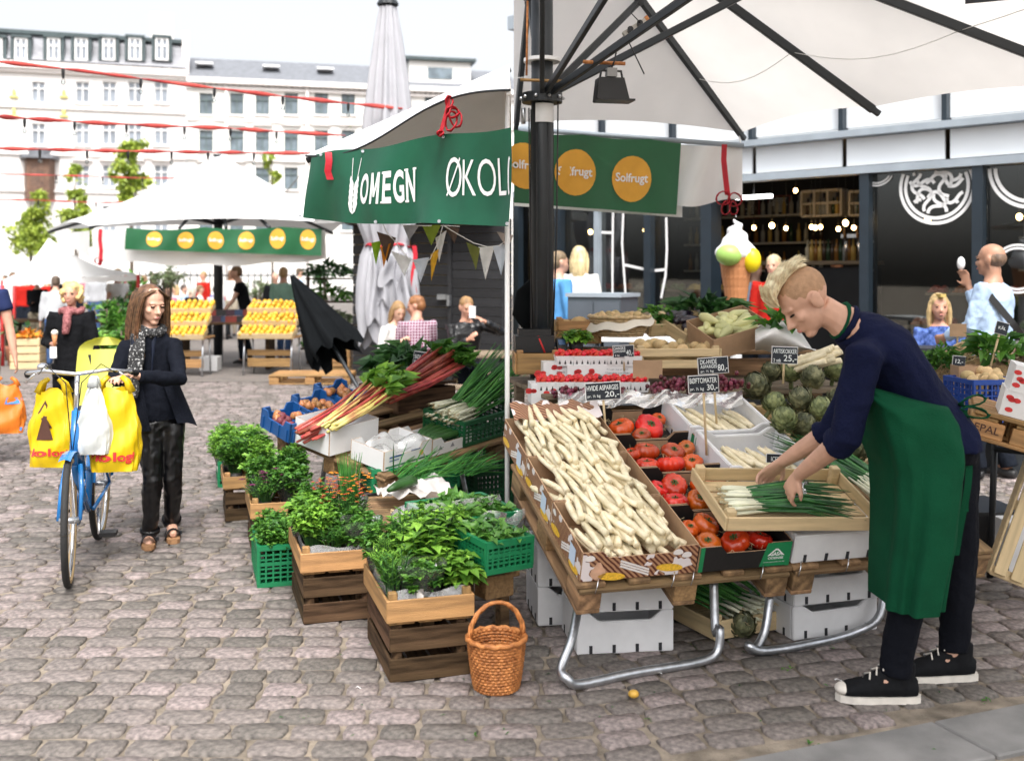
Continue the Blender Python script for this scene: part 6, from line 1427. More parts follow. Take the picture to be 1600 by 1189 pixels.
for k in range(3):
    yb_ = .205+.41*k; t = carton('asparagus_carton', lbs[k], DD(.295, yb_, .003), .5, .4, .13, prm, cardb, notch=.55, nd=.22)
    veg_print(t, .5, -.2045, k) if k == 0 else None
    veg_print(t, .4, 0, k+5, flip=-.2545)
    q = B(); q.add([(-.2547, -.13, .02), (-.2547, -.06, .02), (-.2547, -.06, .1), (-.2547, -.13, .1)], [(0,1,2,3)]); q.obj('print', M('print_paleblue', (.55,.65,.8), .5, .05, 9, 0), t)
    n_l = 0
    for lay in range(4):
        for row in range(2):
            nc = 13-lay*2
            for i in range(nc):
                x = lerp(-.195+.018*lay, .2-.018*lay, i/(nc-1))+ra.uniform(-.008,.008); yy = -.05+.16*row+ra.uniform(-.025,.03)+.012*lay; z = .07+.027*lay+ra.uniform(-.005,.006)+.025*row
                if lay < 2 and not (row == 0 or lay == 1): continue
                o = obj('asparagus_spear', ra.choice(spm), None, None, DD(.295, yb_, 0) @ TR(V((x, yy, z)), math.pi/2+ra.gauss(.14,.24), 0, ra.uniform(-.16,.08)) @ Matrix.Rotation(ra.random()*6, 4, 'X') @ Matrix.Diagonal((ra.uniform(.8,1.12), *[ra.uniform(.85,1.12)]*2, 1)))
                tag(o, 'thick white asparagus spear '+('in the carton at the pallet front edge','in the middle asparagus carton','in the back asparagus carton by the grapes')[k], 'asparagus', 'white asparagus '+('in the front carton','in the middle carton','in the back carton')[k])
lf = B(); lf.grid(lambda u, v: D @ V((.3+(u-.5)*.46, 1.2+(v-.5)*.12, .16+.04*v+.015*math.sin(u*20))), 14, 4); tag(lf.obj('printed_paper', prm, None, True), 'crumpled printed paper liner behind the asparagus', 'paper liner')
# tomatoes
def tomato_mesh(seed, m):
    r = random.Random(seed); q = B(); nr = r.choice((9,10,11)); nu, nv = 44, 14; ph = r.random()*6; vs = []
    def f(u, v):
        th = u*6.28319; p = math.pi*v; s = math.sin(p); rb_ = 1+.13*(abs(math.cos(nr*th/2+ph))**.6-.7)*min(1, s*1.4); lob = 1+.07*math.sin(2*th+ph); z = .036*math.cos(p)
        dimp = .02*math.exp(-(p/.42)**2); return V((.052*s**.85*rb_*lob*math.cos(th), .05*s**.85*rb_*math.sin(th), z-dimp))
    q.grid(f, nu, nv); return q.mesh('tomato_body', m, True)
tms = [tomato_mesh(i, tomm if i % 3 else tomo) for i in range(6)]; cq = B()
for i in range(6): a = i*1.047; cq.leaf(V((0,0,0)), V((math.cos(a), math.sin(a), .25)), V((0,0,1)), .026, .008, .1, .2)
cq.loft([(0,0,0),(.003,0,.012)], .003, n=5); calm = cq.mesh('calyx', leafd); rt = random.Random(4)
blk_lab = ('black tomato carton with green label at the front edge under the wooden tray','black tomato carton second from the pallet front edge','black tomato carton third from the pallet front edge','black tomato carton at the back under the asparagus price sign')
for k in range(4):
    fr = DD(.765, .17+.345*k, .003); t = carton('tomato_carton', blk_lab[k], fr, .42, .335, .115, cardk, cardk, notch=.42, nd=.3)
    for s in (-1, 1):
        q = B(); q.add([(s*.19,-.1705,.0),(s*.209,-.1705,.0),(s*.209,-.1705,.114),(s*.19,-.1705,.114)], [(0,1,2,3) if s < 0 else (0,1,2,3)]); q.obj('green_stripe', cardg, t)
    q = B(); q.add([(.2055,.06,.005),(.2055,.15,.005),(.2055,.15,.113),(.2055,.06,.113)], [(0,1,2,3)]); q.obj('green_stripe', cardg, t)
    q = B(); q.add([(-.085,.1635,.01),(.085,.1635,.01),(.085,.1635,.075),(-.085,.1635,.075)], [(3,2,1,0)]); q.obj('inner_flap', cardb, t)
    if k == 0:
        q = B(); q.add([(.07,-.171,.003),(.19,-.171,.003),(.19,-.171,.114),(.095,-.171,.114)], [(0,1,2,3)]); lb_ = q.obj('green_label', cardg, t); q = B(); f = lambda u, v: V((u, -.1725, v))
        text_on(q, 'GASA', f, .112, .052, .168, .07, .03); text_on(q, 'ODENSE', f, .104, .036, .176, .047, .02); q.add([f(.1,.053),f(.108,.053),f(.135,.078),f(.145,.078),f(.172,.053),f(.18,.053),f(.146,.086),f(.134,.086)], [(0,1,2,7),(2,3,6,7),(3,4,5,6)]); text_on(q, 'www.gasaodense.dk', f, .085, .02, .185, .026, 0); q.obj('lettering', white_t, lb_)
    q = B()
    for i in range(130): a = rt.random()*6.28; p = V((rt.uniform(-.19,.19), rt.uniform(-.15,.15), .03+rt.uniform(0,.03))); q.loft([p, p+V((.02*math.cos(a),.02*math.sin(a),.012)), p+V((.03*math.cos(a+.8),.03*math.sin(a+.8),.003))], .0009, n=3, cap=False)
    q.obj('wood_wool', straw, t, kind='stuff')
    tp = [(-.12,-.06,1.1),(0.0,-.07,1.25),(.12,-.06,1.1),(-.07,.07,1.2),(.07,.06,1.15),(.15,.08,.9),(-.15,.06,.9)] if k < 3 else [(-.1,.0,1.35),(.05,-.02,1.5),(-.02,-.09,.9),(.14,.07,.8)]
    for i, (x, y_, s) in enumerate(tp):
        m = fr @ TR(V((x, y_, .06+.008*(i % 2))), rt.random()*6, rt.uniform(-.5,.3), rt.uniform(-.4,.4)) @ Matrix.Scale(s, 4); t2 = T('tomato', 'ribbed red beef tomato in the '+blk_lab[k].split(' carton ')[1].replace('with green label ', '')[:40].strip()+' carton', 'tomato', m, 'beef tomatoes in the black cartons'); t2['label'] = 'ribbed beef tomato in the black carton '+('at the front edge','second from the front edge','third from the front edge','under the asparagus price sign')[k]
        obj('body', tms[(i+k*2) % 6], None, t2); obj('calyx', calm, None, t2, Matrix.Translation((0,0,.018)))
# foam boxes with asparagus
foambox('foam_box', 'white foam box at the pallet front under the wooden tray', DD(1.205, .165, .003), .43, .32, .13, notch=False)
def foam_asp(label, a, b_, n, seed, nm):
    foambox('foam_box', label, DD(a, b_, .003), .46, .4, .15); r = random.Random(seed)
    for i in range(n):
        lay = i // 12; o = obj('asparagus_spear', r.choice(spm), None, None, DD(a, b_, 0) @ TR(V((lerp(-.17,.17,(i % 12)/11), r.uniform(-.06,.06)-.02, .05+.024*lay+r.uniform(0,.006))), math.pi/2+r.gauss(.25,.08), 0, r.uniform(-.1,.05)) @ Matrix.Scale(r.uniform(.85,1.05), 4)); tag(o, 'slim white asparagus spear in '+nm, 'asparagus', 'asparagus in '+nm)
foam_asp('white notched foam box of asparagus behind the wooden tray', 1.2, .78, 30, 1, 'the foam box behind the tray'); foam_asp('white notched foam box of asparagus under the beef tomato sign', 1.19, 1.21, 30, 2, 'the foam box under the tomato sign')
# artichokes
def arti_mesh(seed, m):
    r = random.Random(seed); q = B(); n = 74; RR = .052
    for i in range(n):
        v = i/n; ph = i*2.39996+r.uniform(-.1,.1); el = lerp(-1.1, 1.25, v); nn_ = V((math.cos(el)*math.cos(ph), math.cos(el)*math.sin(ph), math.sin(el))); tg = V((-math.sin(el)*math.cos(ph), -math.sin(el)*math.sin(ph), math.cos(el)))
        L = .046*(1-.3*v); q.leaf(V((nn_.x*RR*.95, nn_.y*RR*.95, nn_.z*RR*1.05))-tg*L*.35, tg*.9+nn_*r.uniform(.3,.6), nn_, L*1.05, L*.95, -.2, .22)
    q.ell((0,0,0), (RR*.82,RR*.82,RR*.9), nu=12, nv=8); q.loft([(0,0,-.04),(.004,0,-.1)], .012, n=7); return q.mesh('artichoke', m, False)
arm_ = [arti_mesh(i, artm if i % 2 else artd) for i in range(4)]; rr_ = random.Random(6)
af = DD(1.71, 1.0, .0); tcr = wcrate('artichoke_crate', 'pale wooden crate with red lettering heaped with artichokes', af, .56, .68, .11, 1, wood_p, sh=.09)
q = B(); f = lambda u, v: V((u, -.3425, v)); text_on(q, 'Auricole Magrana', f, -.24, .03, .2, .062, .02); q2 = B(); f2 = lambda u, v: V((-.2825, -u, v)); text_on(q2, 'Auricole Magrana', f2, -.3, .035, .28, .075, .02); q.obj('lettering', red_t, tcr); q2.obj('lettering', red_t, tcr)
sp = [(1182,603,1.25),(1235,580,1.1),(1270,590,1.1),(1305,578,1.05),(1250,625,1.15),(1225,655,1.1),(1255,665,1.2),(1285,640,1.1),(1310,625,1.1),(1300,665,1.0),(1340,700,1.0),(1360,680,1.0),(1375,702,.95),(1330,660,1.0),(1350,640,1.0),(1210,630,1.0),(1205,580,.95)]
for i, (px, py, s) in enumerate(sp):
    p = onD(px, py, .16+.03*(i % 3)); m = D @ TR(p, rr_.random()*6, rr_.uniform(-.5,.4)+.3, rr_.uniform(-.5,.4)) @ Matrix.Scale(s*1.02, 4); o = obj('artichoke', arm_[i % 4 if i else 0], None, None, m); tag(o, 'globe artichoke heaped in the pale crate by the vendor' if i else 'big dark artichoke at the heap corner next to the grapes', 'artichoke', 'artichokes in the pale crate' if i else None)
# wooden tray with spring onions
tf = D @ TR(onD(1245, 775, .2)+V((0,0,.0)), -.1, -math.radians(3)); tf = D @ TR(V((1.03, .2, .165)), -.12, -math.radians(2))
t = wcrate('onion_tray', 'flat poplar tray of spring onions handled by the vendor', tf, .7, .46, .075, 1, wood_p, sh=.062, th=.01, postx=.04)
o1 = onions('bunched spring onions with white bulbs in the poplar tray under the vendor\'s hands', tf @ TR(V((-.03, -.06, .03)), -.06), 46, .52, .2, 5, .04, onion_g, .04)
onions('long chives and spring onions behind the poplar tray', D @ TR(V((1.52, .5, .15)), math.radians(100)), 46, .75, .22, 6, .05, onion_g, -.1)
bt_ = B(); bt_.grid(lambda u, v: tf @ V((.06+.07*math.sin(v*3)*math.cos(u*6.28)*(.6+.4*v), -.03+.09*math.cos(u*6.28)*.6, .08+.035*math.sin(u*6.28)+.01*math.sin(u*19+v*11))), 20, 6); tag(bt_.obj('plastic_bag', bagcl, None, True), 'clear plastic wrap round the spring onions by the vendor\'s hand', 'plastic bag')
# hooks on the pallet edge
for i, px in enumerate((926, 1050, 1082, 1185, 1248, 1328)):
    p = onD(px, 895 if px < 1100 else 880, .0); p = D @ V((p.x, -.006, .02)); o = rod('wire_hook', [p, p+V((-.006,-.012,-.03)), p+V((-.016,-.012,-.06))], .0025, chrome, None, 5); tag(o, 'small wire hook on the pallet front edge', 'hook', 'wire hooks on the pallet edges')
# under the pallets
g0 = G(872, 1066)
ub_ = TR(V((.47, 4.78, 0)), math.radians(8))
for k in range(2): foambox('foam_box', ('lower white foam box of the near stack under the asparagus pallet','upper white foam box of potatoes in the near stack under the asparagus pallet')[k], ub_ @ Matrix.Translation((0,0,.182*k)), .43, .36, .18)
ub2 = TR(V((.31, 5.16, 0)), math.radians(8))
for k in range(2): foambox('foam_box', ('lower white foam box of the rear stack against the pallet side','upper white foam box of the rear stack against the pallet side')[k], ub2 @ Matrix.Translation((0,0,.182*k)), .43, .36, .18)
def roots(label, fr, L, W, z, n, m, rad, seed, name, cat):
    r = random.Random(seed); q = B()
    for i in range(n): q.ell(V((r.uniform(-L/2,L/2), r.uniform(-W/2,W/2), z+r.uniform(0,.02))), (rad*r.uniform(.8,1.3), rad*r.uniform(.7,1.1), rad*r.uniform(.7,1)), nu=8, nv=6)
    return tag(q.obj(name, m, None, True, fr), label, cat, kind='stuff')
roots('small greenish potatoes filling the upper foam box under the pallet', ub_, .36, .28, .335, 90, squash, .018, 3, 'potatoes', 'potatoes')
ub3 = TR(V((1.42, 5.0, 0)), math.radians(20))
for k in range(2): foambox('foam_box', ('lower scuffed white foam box under the pallet by the vendor','upper scuffed white foam box under the pallet by the vendor')[k], ub3 @ TR(V((.02*k,.0,.15*k)), -.05*k), .46, .36, .15)
roots('dark round vegetables in the scuffed foam box under the pallet', ub3, .36, .28, .29, 40, artd, .03, 4, 'dark_vegetables', 'vegetables')
uf = TR(V((1.0, 5.05, 0)), math.radians(25)); wcrate('wooden_crate', 'pale shallow crate of leeks on the cobbles under the pallet', uf, .44, .5, .1, 1, wood_p, sh=.085)
onions('green leeks in the shallow crate on the cobbles', uf @ TR(V((0,0,.06)), math.radians(100)), 40, .5, .3, 9, .09, bladem, .12)
o = obj('artichoke', arm_[0], None, None, TR(G(1158, 995)+V((0,0,.055)), .4, .6) @ Matrix.Scale(1.1, 4)); tag(o, 'dark artichoke lying on the cobbles under the pallet', 'artichoke')
o = obj('onion', B().ell((0,0,0), (.022,.019,.016)).mesh('onion', M('yellow_skin', (.55,.32,.05), .5, .3, 20, .2), True), None, None, Matrix.Translation(G(990, 1090)+V((0,0,.016)))); tag(o, 'small yellow vegetable lying on the cobbles before the steel legs', 'vegetable')
# ---------------------------------------------------------------- back row: berries, grapes, signs
bst = T('berry_table', 'wooden table behind the tomato display carrying berries and crates', 'table', TR(V((1.02, 6.55, 0)), math.radians(12)))
for k in range(7): slat('board', (0, (k-3)*.16-.02, .97+.0), (1.95,.15,.025), wood_old, bst)
for sx_ in (-.9,.9):
    for sy in (-.45,.45): slat('leg', (sx_, sy, .48), (.06,.06,.95), wood_old, bst)
bers = [B() for _ in range(3)]; rr_ = random.Random(12)
def punnet_meshes():
    b = B(); W_, H_ = .1, .055
    for s in (-1,1): b.add([(-W_/2*.85, s*W_/2*.85,0),(W_/2*.85, s*W_/2*.85,0),(W_/2, s*W_/2,H_),(-W_/2, s*W_/2,H_)], [(0,1,2,3)]); b.add([(s*W_/2*.85,-W_/2*.85,0),(s*W_/2*.85,W_/2*.85,0),(s*W_/2,W_/2,H_),(s*W_/2,-W_/2,H_)], [(0,1,2,3)])
    b.add([(-.042,-.042,.002),(.042,-.042,.002),(.042,.042,.002),(-.042,.042,.002)], [(0,1,2,3)]); tray_ = b.mesh('tray', cardw)
    q = B(); r = random.Random(2)
    for i in range(22): q.ell(V((r.uniform(-.042,.042), r.uniform(-.042,.042), H_+r.uniform(-.012,.018))), (.014,.013,.012), nu=7, nv=5)
    q2 = B()
    for k in range(3): q2.add([(-.03+.03*k-.006,-.0485,.012),(-.03+.03*k+.006,-.0485,.012),(-.03+.03*k,-.0505,.035)], [(0,1,2)])
    return tray_, q.mesh('strawberries', berry, True), q2.mesh('print', dmetal)
pm_ = punnet_meshes()
def punnets(label, group, px0, px1, py, Y, n, rows=2):
    for j in range(rows):
        for i in range(n):
            c = P(lerp(px0, px1, (i+.5)/n), py, Y)+V((0,.11*j,.0)); t = T('strawberry_punnet', label, 'punnet', TR(c, .1) @ Matrix.Scale(1.08, 4), group); obj('tray', pm_[0], None, t); obj('strawberries', pm_[1], None, t, None, 'stuff'); obj('print', pm_[2], None, t)
punnets('white punnet heaped with strawberries on the printed strawberry box', 'strawberry punnets on the printed box', 868, 1000, 571, 6.25, 5)
punnets('white punnet of strawberries along the back edge of the display', 'strawberry punnets behind the grapes', 838, 1012, 612, 5.95, 6)
def wbox(label, px0, px1, py0, py1, Y, D_, deco=True, text=None):
    c = P((px0+px1)/2, py1, Y); sc = Y/F; t = T('strawberry_box', label, 'box', TR(c, .08)); L, H_ = (px1-px0)*sc, (py1-py0)*sc; B().box((0,D_/2,H_/2), (L,D_,H_)).obj('body', cardw, t)
    if deco:
        r = random.Random(int(px0)); q = B()
        for i in range(7): x, z = -L*.2+r.uniform(-.08,.08), H_*r.uniform(.25,.75); q.add([(x+.014*math.cos(k*.785)*1.3,-.002,z+.012*math.sin(k*.785)) for k in range(8)], [tuple(range(8))])
        q.obj('print', red_t, t, kind='stuff'); q = B(); f = lambda u, v: V((u,-.0025,v)); text_on(q, 'Danske jordbær', f, L*.08, H_*.3, L*.46, H_*.5, 0); text_on(q, 'Frugt og grønt', f, L*.1, H_*.6, L*.42, H_*.72, 0); q.obj('lettering', M('print_grey', (.25,.25,.28)), t)
    return t
wbox('white strawberry box with red berries printed below the punnets', 886, 990, 570, 592, 6.2, .22); wbox('short white strawberry box end beside the printed box', 849, 885, 566, 592, 6.22, .22)
wbox('white printed strawberry box at the stall end beside the asparagus', 830, 876, 600, 632, 5.9, .2)
def grapes(label, c, rx, ry, rz_, n, seed):
    r = random.Random(seed); q = B()
    for i in range(n): a = V((r.gauss(0,.5), r.gauss(0,.5), abs(r.gauss(0,.5)))); q.ell(V((a.x*rx, a.y*ry, a.z*rz_)), (.0125,.0125,.0135), nu=7, nv=5)
    return tag(q.obj('grape_bunch', grape, None, True, Matrix.Translation(c)), label, 'grapes', 'red grape bunches behind the tomatoes')
for i, (px, py, n) in enumerate(((884,612,40),(912,612,45),(940,608,40),(975,614,30),(1030,606,60),(1058,600,60),(1090,612,45),(1128,600,55),(1148,597,45))):
    grapes('bunch of dark red grapes behind the tomato cartons', P(px, py+8, 5.75), .06, .05, .05, n, i)
q = B(); q.grid(lambda u, v: P(lerp(872,1160,u), lerp(612,634,v)+4*math.sin(u*29), 5.7-.12*v+.02*math.sin(u*40+v*6)), 60, 6); tag(q.obj('plastic_film', bagcl, None, True), 'clear wrinkled grape bags draped over the carton row', 'plastic film')
sign('slate price sign reading HVIDE ASPARGES 20 on a wooden stick over the tomatoes', 942, 611, 56, 28, 5.35, [('HVIDE ASPARGES',.05,.93,.56,.84),('pr. ½ kg',.06,.42,.14,.34),('20,-',.55,.95,.12,.48)], 715, -4)
sign('slate price sign reading BØFTOMATER 30 on a wooden stick', 1099, 600, 48, 28, 5.15, [('BØFTOMATER',.05,.93,.56,.86),('pr. ½ kg',.06,.5,.12,.34),('30,-',.6,.95,.1,.48)], 712, -3)
sign('slate price sign reading DK-HVIDE ASPARGES 80 behind the tomato sign', 1114, 571, 48, 26, 5.5, [('DK-HVIDE',.08,.62,.6,.88),('ASPARGES',.08,.62,.36,.56),('pr. ½ kg',.08,.5,.08,.26),('80,-',.64,.96,.1,.55)], 665, -4)
sign('slate price sign reading DANSKE JORDBÆR 40 among the strawberries', 974, 549, 33, 19, 6.2, [('DANSKE',.05,.6,.64,.9),('JORDBÆR',.05,.6,.38,.6),('2 kg',.08,.3,.08,.28),('40,-',.62,.96,.1,.6)], 580, -3)
sign('slate price sign reading ARTISKOKKER 25 above the artichokes', 1226, 555, 41, 27, 5.65, [('ARTISKOKKER',.05,.95,.6,.86),('2 stk',.06,.36,.1,.3),('25,-',.45,.95,.1,.52)], 600, 2)
sign('small slate sign lying behind the poplar tray', 1215, 716, 36, 14, 4.95, [('ICEBERG',.2,.9,.2,.7)], None, 2)
sign('blank brown card sign among the strawberry punnets', 1012, 577, 46, 28, 5.95, [], 620, 0, True)
# crates behind
wcrate('wooden_crate', 'brown wooden box beside the pole behind the strawberries', TR(P(838, 582, 6.5), .05), .28, .3, .13, 1, wood_l, sh=.125)
cb = T('cash_box', 'black cash box with cables on the wooden box beside the pole', 'cash box', TR(P(834, 549, 6.6), .05)); B().box((0,0,.05), (.24,.22,.1)).obj('body', blackp, cb); B().box((.0,-.02,.12), (.2,.14,.04)).obj('lid', blackp, cb); rod('red_cable', [(.02,-.1,.1),(.04,-.12,.05),(.06,-.12,0)], .006, red_t, cb, 5)
cr_ = T('card_reader', 'black card reader standing by the cash box', 'card reader', TR(P(877, 541, 6.5), .3, -.4)); B().box((0,0,0), (.06,.03,.1)).obj('body', blackp, cr_); B().box((0,-.017,.02), (.045,.004,.035)).obj('screen', M('screen_blue', (.05,.1,.2), .2, .1, 5, 0), cr_)
jk = T('jacket', 'black jacket hanging beside the charcoal pole', 'jacket'); q = B(); q.loft([P(836,440,6.9),P(828,460,6.9),P(824,490,6.9),P(832,520,6.9)], [(.04,.03),(.09,.05),(.1,.05),(.04,.03)], side=(1,0,0), n=10); q.obj('cloth', M('cloth_black', (.012,.014,.016)), jk, True)
herb('basil', 'small green leafy herb beside the card reader', TR(P(900, 552, 6.55)), .12, .06, seed=3, sleeve=False)
for k, (px, w) in enumerate(((1052,132),(880,110))):
    pass
cf = TR(P(1052, 572, 6.5), .05); wcrate('potato_crate', 'pale slatted crate of potatoes behind the strawberries', cf, .52, .34, .12, 2, wood_p, sh=.05)
def loose(label, group, fr, pts, me_, name, cat, sc=1):
    r = random.Random(3)
    for p in pts: o = obj(name, me_, None, None, fr @ TR(V(p), r.random()*6, r.random()*3) @ Matrix.Scale(sc*r.uniform(.85,1.15), 4)); tag(o, label, cat, group)
ptm = B().ell((0,0,0), (.042,.032,.03), nu=10, nv=7).mesh('potato', potato, True); r = random.Random(5)
loose('pale potato in the slatted crate behind the strawberries', 'potatoes in the slatted crate', cf, [(r.uniform(-.22,.22), r.uniform(-.12,.12), .1+r.uniform(0,.045)) for _ in range(26)], ptm, 'potato', 'potato')
nf = TR(P(968, 525, 7.0), .0); wicker('wicker_basket', 'round pale basket of nuts lined with cloth behind the stall', nf, .15, .2, .13, wickp, nrow=8, nst=24)
loose('pale nut potato in the round basket', 'nuts in the round basket', nf, [(r.uniform(-.14,.14), r.uniform(-.14,.14), .1+r.uniform(0,.05)) for _ in range(30)], ptm, 'nut', 'nut', .8)
q = B(); q.grid(lambda u, v: V(((.2+.03*v)*math.cos(u*6.28), (.2+.03*v)*math.sin(u*6.28), .12-.05*v+.03*math.sin(u*6.28+1)+.01*math.sin(u*40))), 50, 3); tag(q.obj('cloth_liner', M('cloth_cream', (.75,.7,.6), .8, .08, 8, .1), None, True, nf), 'cream cloth liner over the round basket rim', 'cloth')
wcrate('wooden_crate', 'orange-brown crate of bread beside the pole', TR(P(902, 535, 7.1), .0), .3, .3, .15, 2, wood_l)
lo = B().ell((0,0,0), (.075,.06,.05)).mesh('loaf', M('bread', (.6,.4,.18), .8, .25, 9, .2), True)
for i, (px, py) in enumerate(((880,500),(905,496),(930,498),(915,507),(945,495))): o = obj('bread_loaf', lo, None, None, TR(P(px, py+10, 7.1), i)); tag(o, 'round pale loaf or squash piled beside the pole', 'loaf', 'round loaves beside the pole')
# beans, aubergines, squash
wcrate('bean_crate', 'wooden crate of green beans tilted at the back of the stall', TR(P(1035, 517, 7.2), .2, .25), .3, .3, .1, 1, wood_p)
leafpile('green_beans', 'heap of green beans in the tilted crate', TR(P(1035, 510, 7.2), .2, .25), .26, .24, .03, 260, .07, leafm, 9, 'beans')
ac = TR(P(1075, 525, 7.1), .5, .35); wcrate('aubergine_crate', 'wooden crate of glossy aubergines at the back of the stall', ac, .34, .36, .1, 1, wood_p)
q = B(); q.loft([V((-.1,0,0)),V((-.09,0,0)),V((-.03,0,.004)),V((.05,0,0)),V((.1,0,0)),V((.115,0,0))], [.008,.024,.036,.03,.016,.008], n=12); am = q.mesh('aubergine', aubm, True)
for i in range(7): o = obj('aubergine', am, None, None, ac @ TR(V((.02*(i % 2)-.02, -.13+.045*i, .09+.02*(i % 2))), .15*(i % 3))); tag(o, 'glossy black aubergine in the wooden crate', 'aubergine', 'aubergines in the crate')
leaves_heap('leek_tops', 'dark leafy tops lying behind the aubergines', P(1105, 490, 7.3), .2, .1, .08, 80, .14, leafd, 51, 'greens')
sqf = TR(P(1140, 535, 6.6), .35, .3, -.25); t = carton('squash_carton', 'brown cardboard box of pale squash tilted towards the shoppers', sqf, .4, .34, .14, cardb, cardb, notch_sides=())
q = B(); q.add([(.09,-.173,.03),(.15,-.173,.03),(.15,-.173,.11),(.09,-.173,.11)], [(0,1,2,3)]); q.obj('label', lab_m, t)
q = B(); q.loft([V((-.075,0,0)),V((-.068,0,0)),V((-.03,0,0)),V((.02,0,.004)),V((.06,0,.006)),V((.075,0,.006))], [.008,.024,.032,.025,.015,.008], n=10); sqm = q.mesh('squash', squash, True)
loose('pale green squash in the tilted cardboard box', 'squash in the cardboard box', sqf, [(r.uniform(-.13,.13), r.uniform(-.11,.11), .1+r.uniform(0,.06)) for _ in range(20)], sqm, 'squash', 'squash')
q = B(); q.grid(lambda u, v: P(lerp(1180,1275,u), lerp(500+25*(u-.3)**2*4, 552, v)+5*math.sin(u*8+v*4), 6.5-.25*math.sin(math.pi*v)-.05*math.sin(u*9)), 22, 14); tag(q.obj('white_sack', M('sack_white', (.75,.74,.73), .8, .06, 6, .15), None, True), 'white paper sack leaning behind the artichokes', 'sack')
leaves_heap('cabbage_leaves', 'broad green leaves spilling over the white sack', P(1240, 512, 6.4), .22, .08, .06, 40, .13, leafm, 55, 'greens')
for i in range(16):
    o = obj('asparagus_spear', r.choice(spm), None, None, TR(P(1262+r.uniform(-6,22), 552+i*1.5, 6.0), 2.6+r.uniform(-.15,.15), 0, .35) @ Matrix.Scale(1.15, 4)); tag(o, 'thick white asparagus spear in the pile before the white sack', 'asparagus', 'asparagus before the white sack')
st3 = T('back_shelf', 'stack of brown crates carrying the back row of vegetables', 'shelf', TR(V((1.15, 7.05, 0)), .05))
for k in range(3): slat('board', (0, -.15+.15*k, 1.14), (1.7,.14,.025), wood_pal, st3)
for k in range(3): slat('front_slat', (0,-.24,.75+.15*k), (1.7,.02,.11), wood_pal, st3)
for sx_ in (-.8,0,.8): slat('upright', (sx_,-.2,.56), (.06,.04,1.12), wood_pal, st3)
# ice cream cone
ic = T('ice_cream_sign', 'giant plastic ice cream cone with white swirl and green and yellow scoops', 'ice cream sign', Matrix.Translation(V((P(1150,HY,9.2).x, 9.2, 0)))); s0 = 9.2/F
def zc_(py): return CH-(py-HY)*s0
cm = M('waffle_cone', (.5,.21,.085), .6, .1, 6, .0); q = B(); nu, nv = 40, 24
q.grid(lambda u, v: (lambda r_: V((r_*math.cos(u*6.2832), r_*math.sin(u*6.2832), lerp(zc_(480), zc_(388), v))))((.016*5+(.155-.08)*v)*(1+.03*(1 if (int(u*20+v*9) % 2) ^ (int(u*20-v*9) % 2) else 0))), nu, nv); q.obj('cone', cm, ic)
q = B(); q.loft([(0,0,.0),(0,0,zc_(480)+.02)], .05, n=12); q.obj('stand', white_p, ic)
q = B(); pts = []; rd = []
for i in range(60): a = i*.42; u = i/59; rr = .11*(1-u)**.8; pts.append((rr*math.cos(a), rr*math.sin(a), lerp(zc_(408), zc_(336), u**.9))); rd.append(.07*(1-u)+.008)
q.loft(pts, rd, n=12); q.ell((0,0,zc_(395)), (.19,.17,.1)); obj('swirl', remesh(q, .018, 3, mats=M('ice_white', (.82,.82,.84), .4, .03, 6, .05), name='swirl'), None, ic)
q = B(); q.ell((-.08,-.1,zc_(399)), (.115,.1,.095), nu=20, nv=12); q.obj('scoop', M('ice_green', (.36,.58,.14), .4, .06, 8, .05), ic, True)
q = B(); q.ell((.115,-.09,zc_(407)), (.082,.08,.11), nu=20, nv=12); q.obj('scoop', M('ice_yellow', (.8,.62,.01), .4, .06, 8, .05), ic, True)
# ---------------------------------------------------------------- right edge goods
rt_ = T('side_table', 'dark side stand behind the vendor with baskets and crates', 'table', TR(V((2.85, 6.35, 0)), .0))
for k in range(4): slat('board', (0, (k-1.5)*.18, .8), (1.3,.17,.03), wood_d, rt_)
for sx_ in (-.6,.6):
    for sy in (-.25,.25): slat('leg', (sx_, sy, .39), (.06,.06,.78), wood_d, rt_)
bcf = TR(P(1535, 655, 6.05), .15); pcrate('plastic_crate', 'navy blue plastic crate of root vegetables behind the vendor', bcf, .3, .3, .24, pl_dblue, nv=8, nh=5)
loose('round root vegetable in the navy crate', 'roots in the navy crate', bcf, [(r.uniform(-.12,.12), r.uniform(-.12,.12), .22+r.uniform(0,.05)) for _ in range(22)], ptm, 'root_vegetable', 'root vegetable', .9)
wf = TR(P(1530, 600, 6.6), .0, -1.0); wicker('wicker_basket', 'large round pale basket tilted up behind the vendor', wf, .2, .25, .12, wickp, nrow=8, nst=28)
leaves_heap('cabbage_leaves', 'broad cabbage leaves in the tilted basket', P(1560, 560, 6.35), .14, .1, .16, 60, .13, leafm, 60, 'cabbage'); leaves_heap('basil_leaves', 'bushy green herb beside the tilted basket', P(1473, 575, 6.5), .1, .09, .16, 160, .06, leafm, 61, 'herb')
leaves_heap('dry_roots', 'brown knobbly roots in the tilted basket', P(1590, 575, 6.3), .1, .08, .1, 70, .06, M('root_brown', (.3,.22,.14), .8, .3, 9, .2, isl=.4), 62, 'roots')
sign('small slate sign on a stick in the tilted basket', 1565, 513, 20, 20, 6.2, [('KÅL',.2,.8,.4,.7)], 590, 15); sign('small dark sign card in the tilted basket', 1498, 565, 20, 18, 6.25, [('12,-',.2,.8,.3,.7)], 590, 6); sign('brown card sign above the tilted basket', 1497, 516, 26, 20, 6.6, [], 545, 0, True)
cbx = TR(P(1510, 592, 6.2), .0); carton('card_box', 'small brown cardboard box before the tilted basket', cbx, .14, .12, .08, cardb, cardb, notch_sides=())
ep = D @ TR(V((0,0,0))); epf = TR(P(1600, 700, 4.95)+V((.1,.25,-.02)), math.radians(-22), .0, .25)
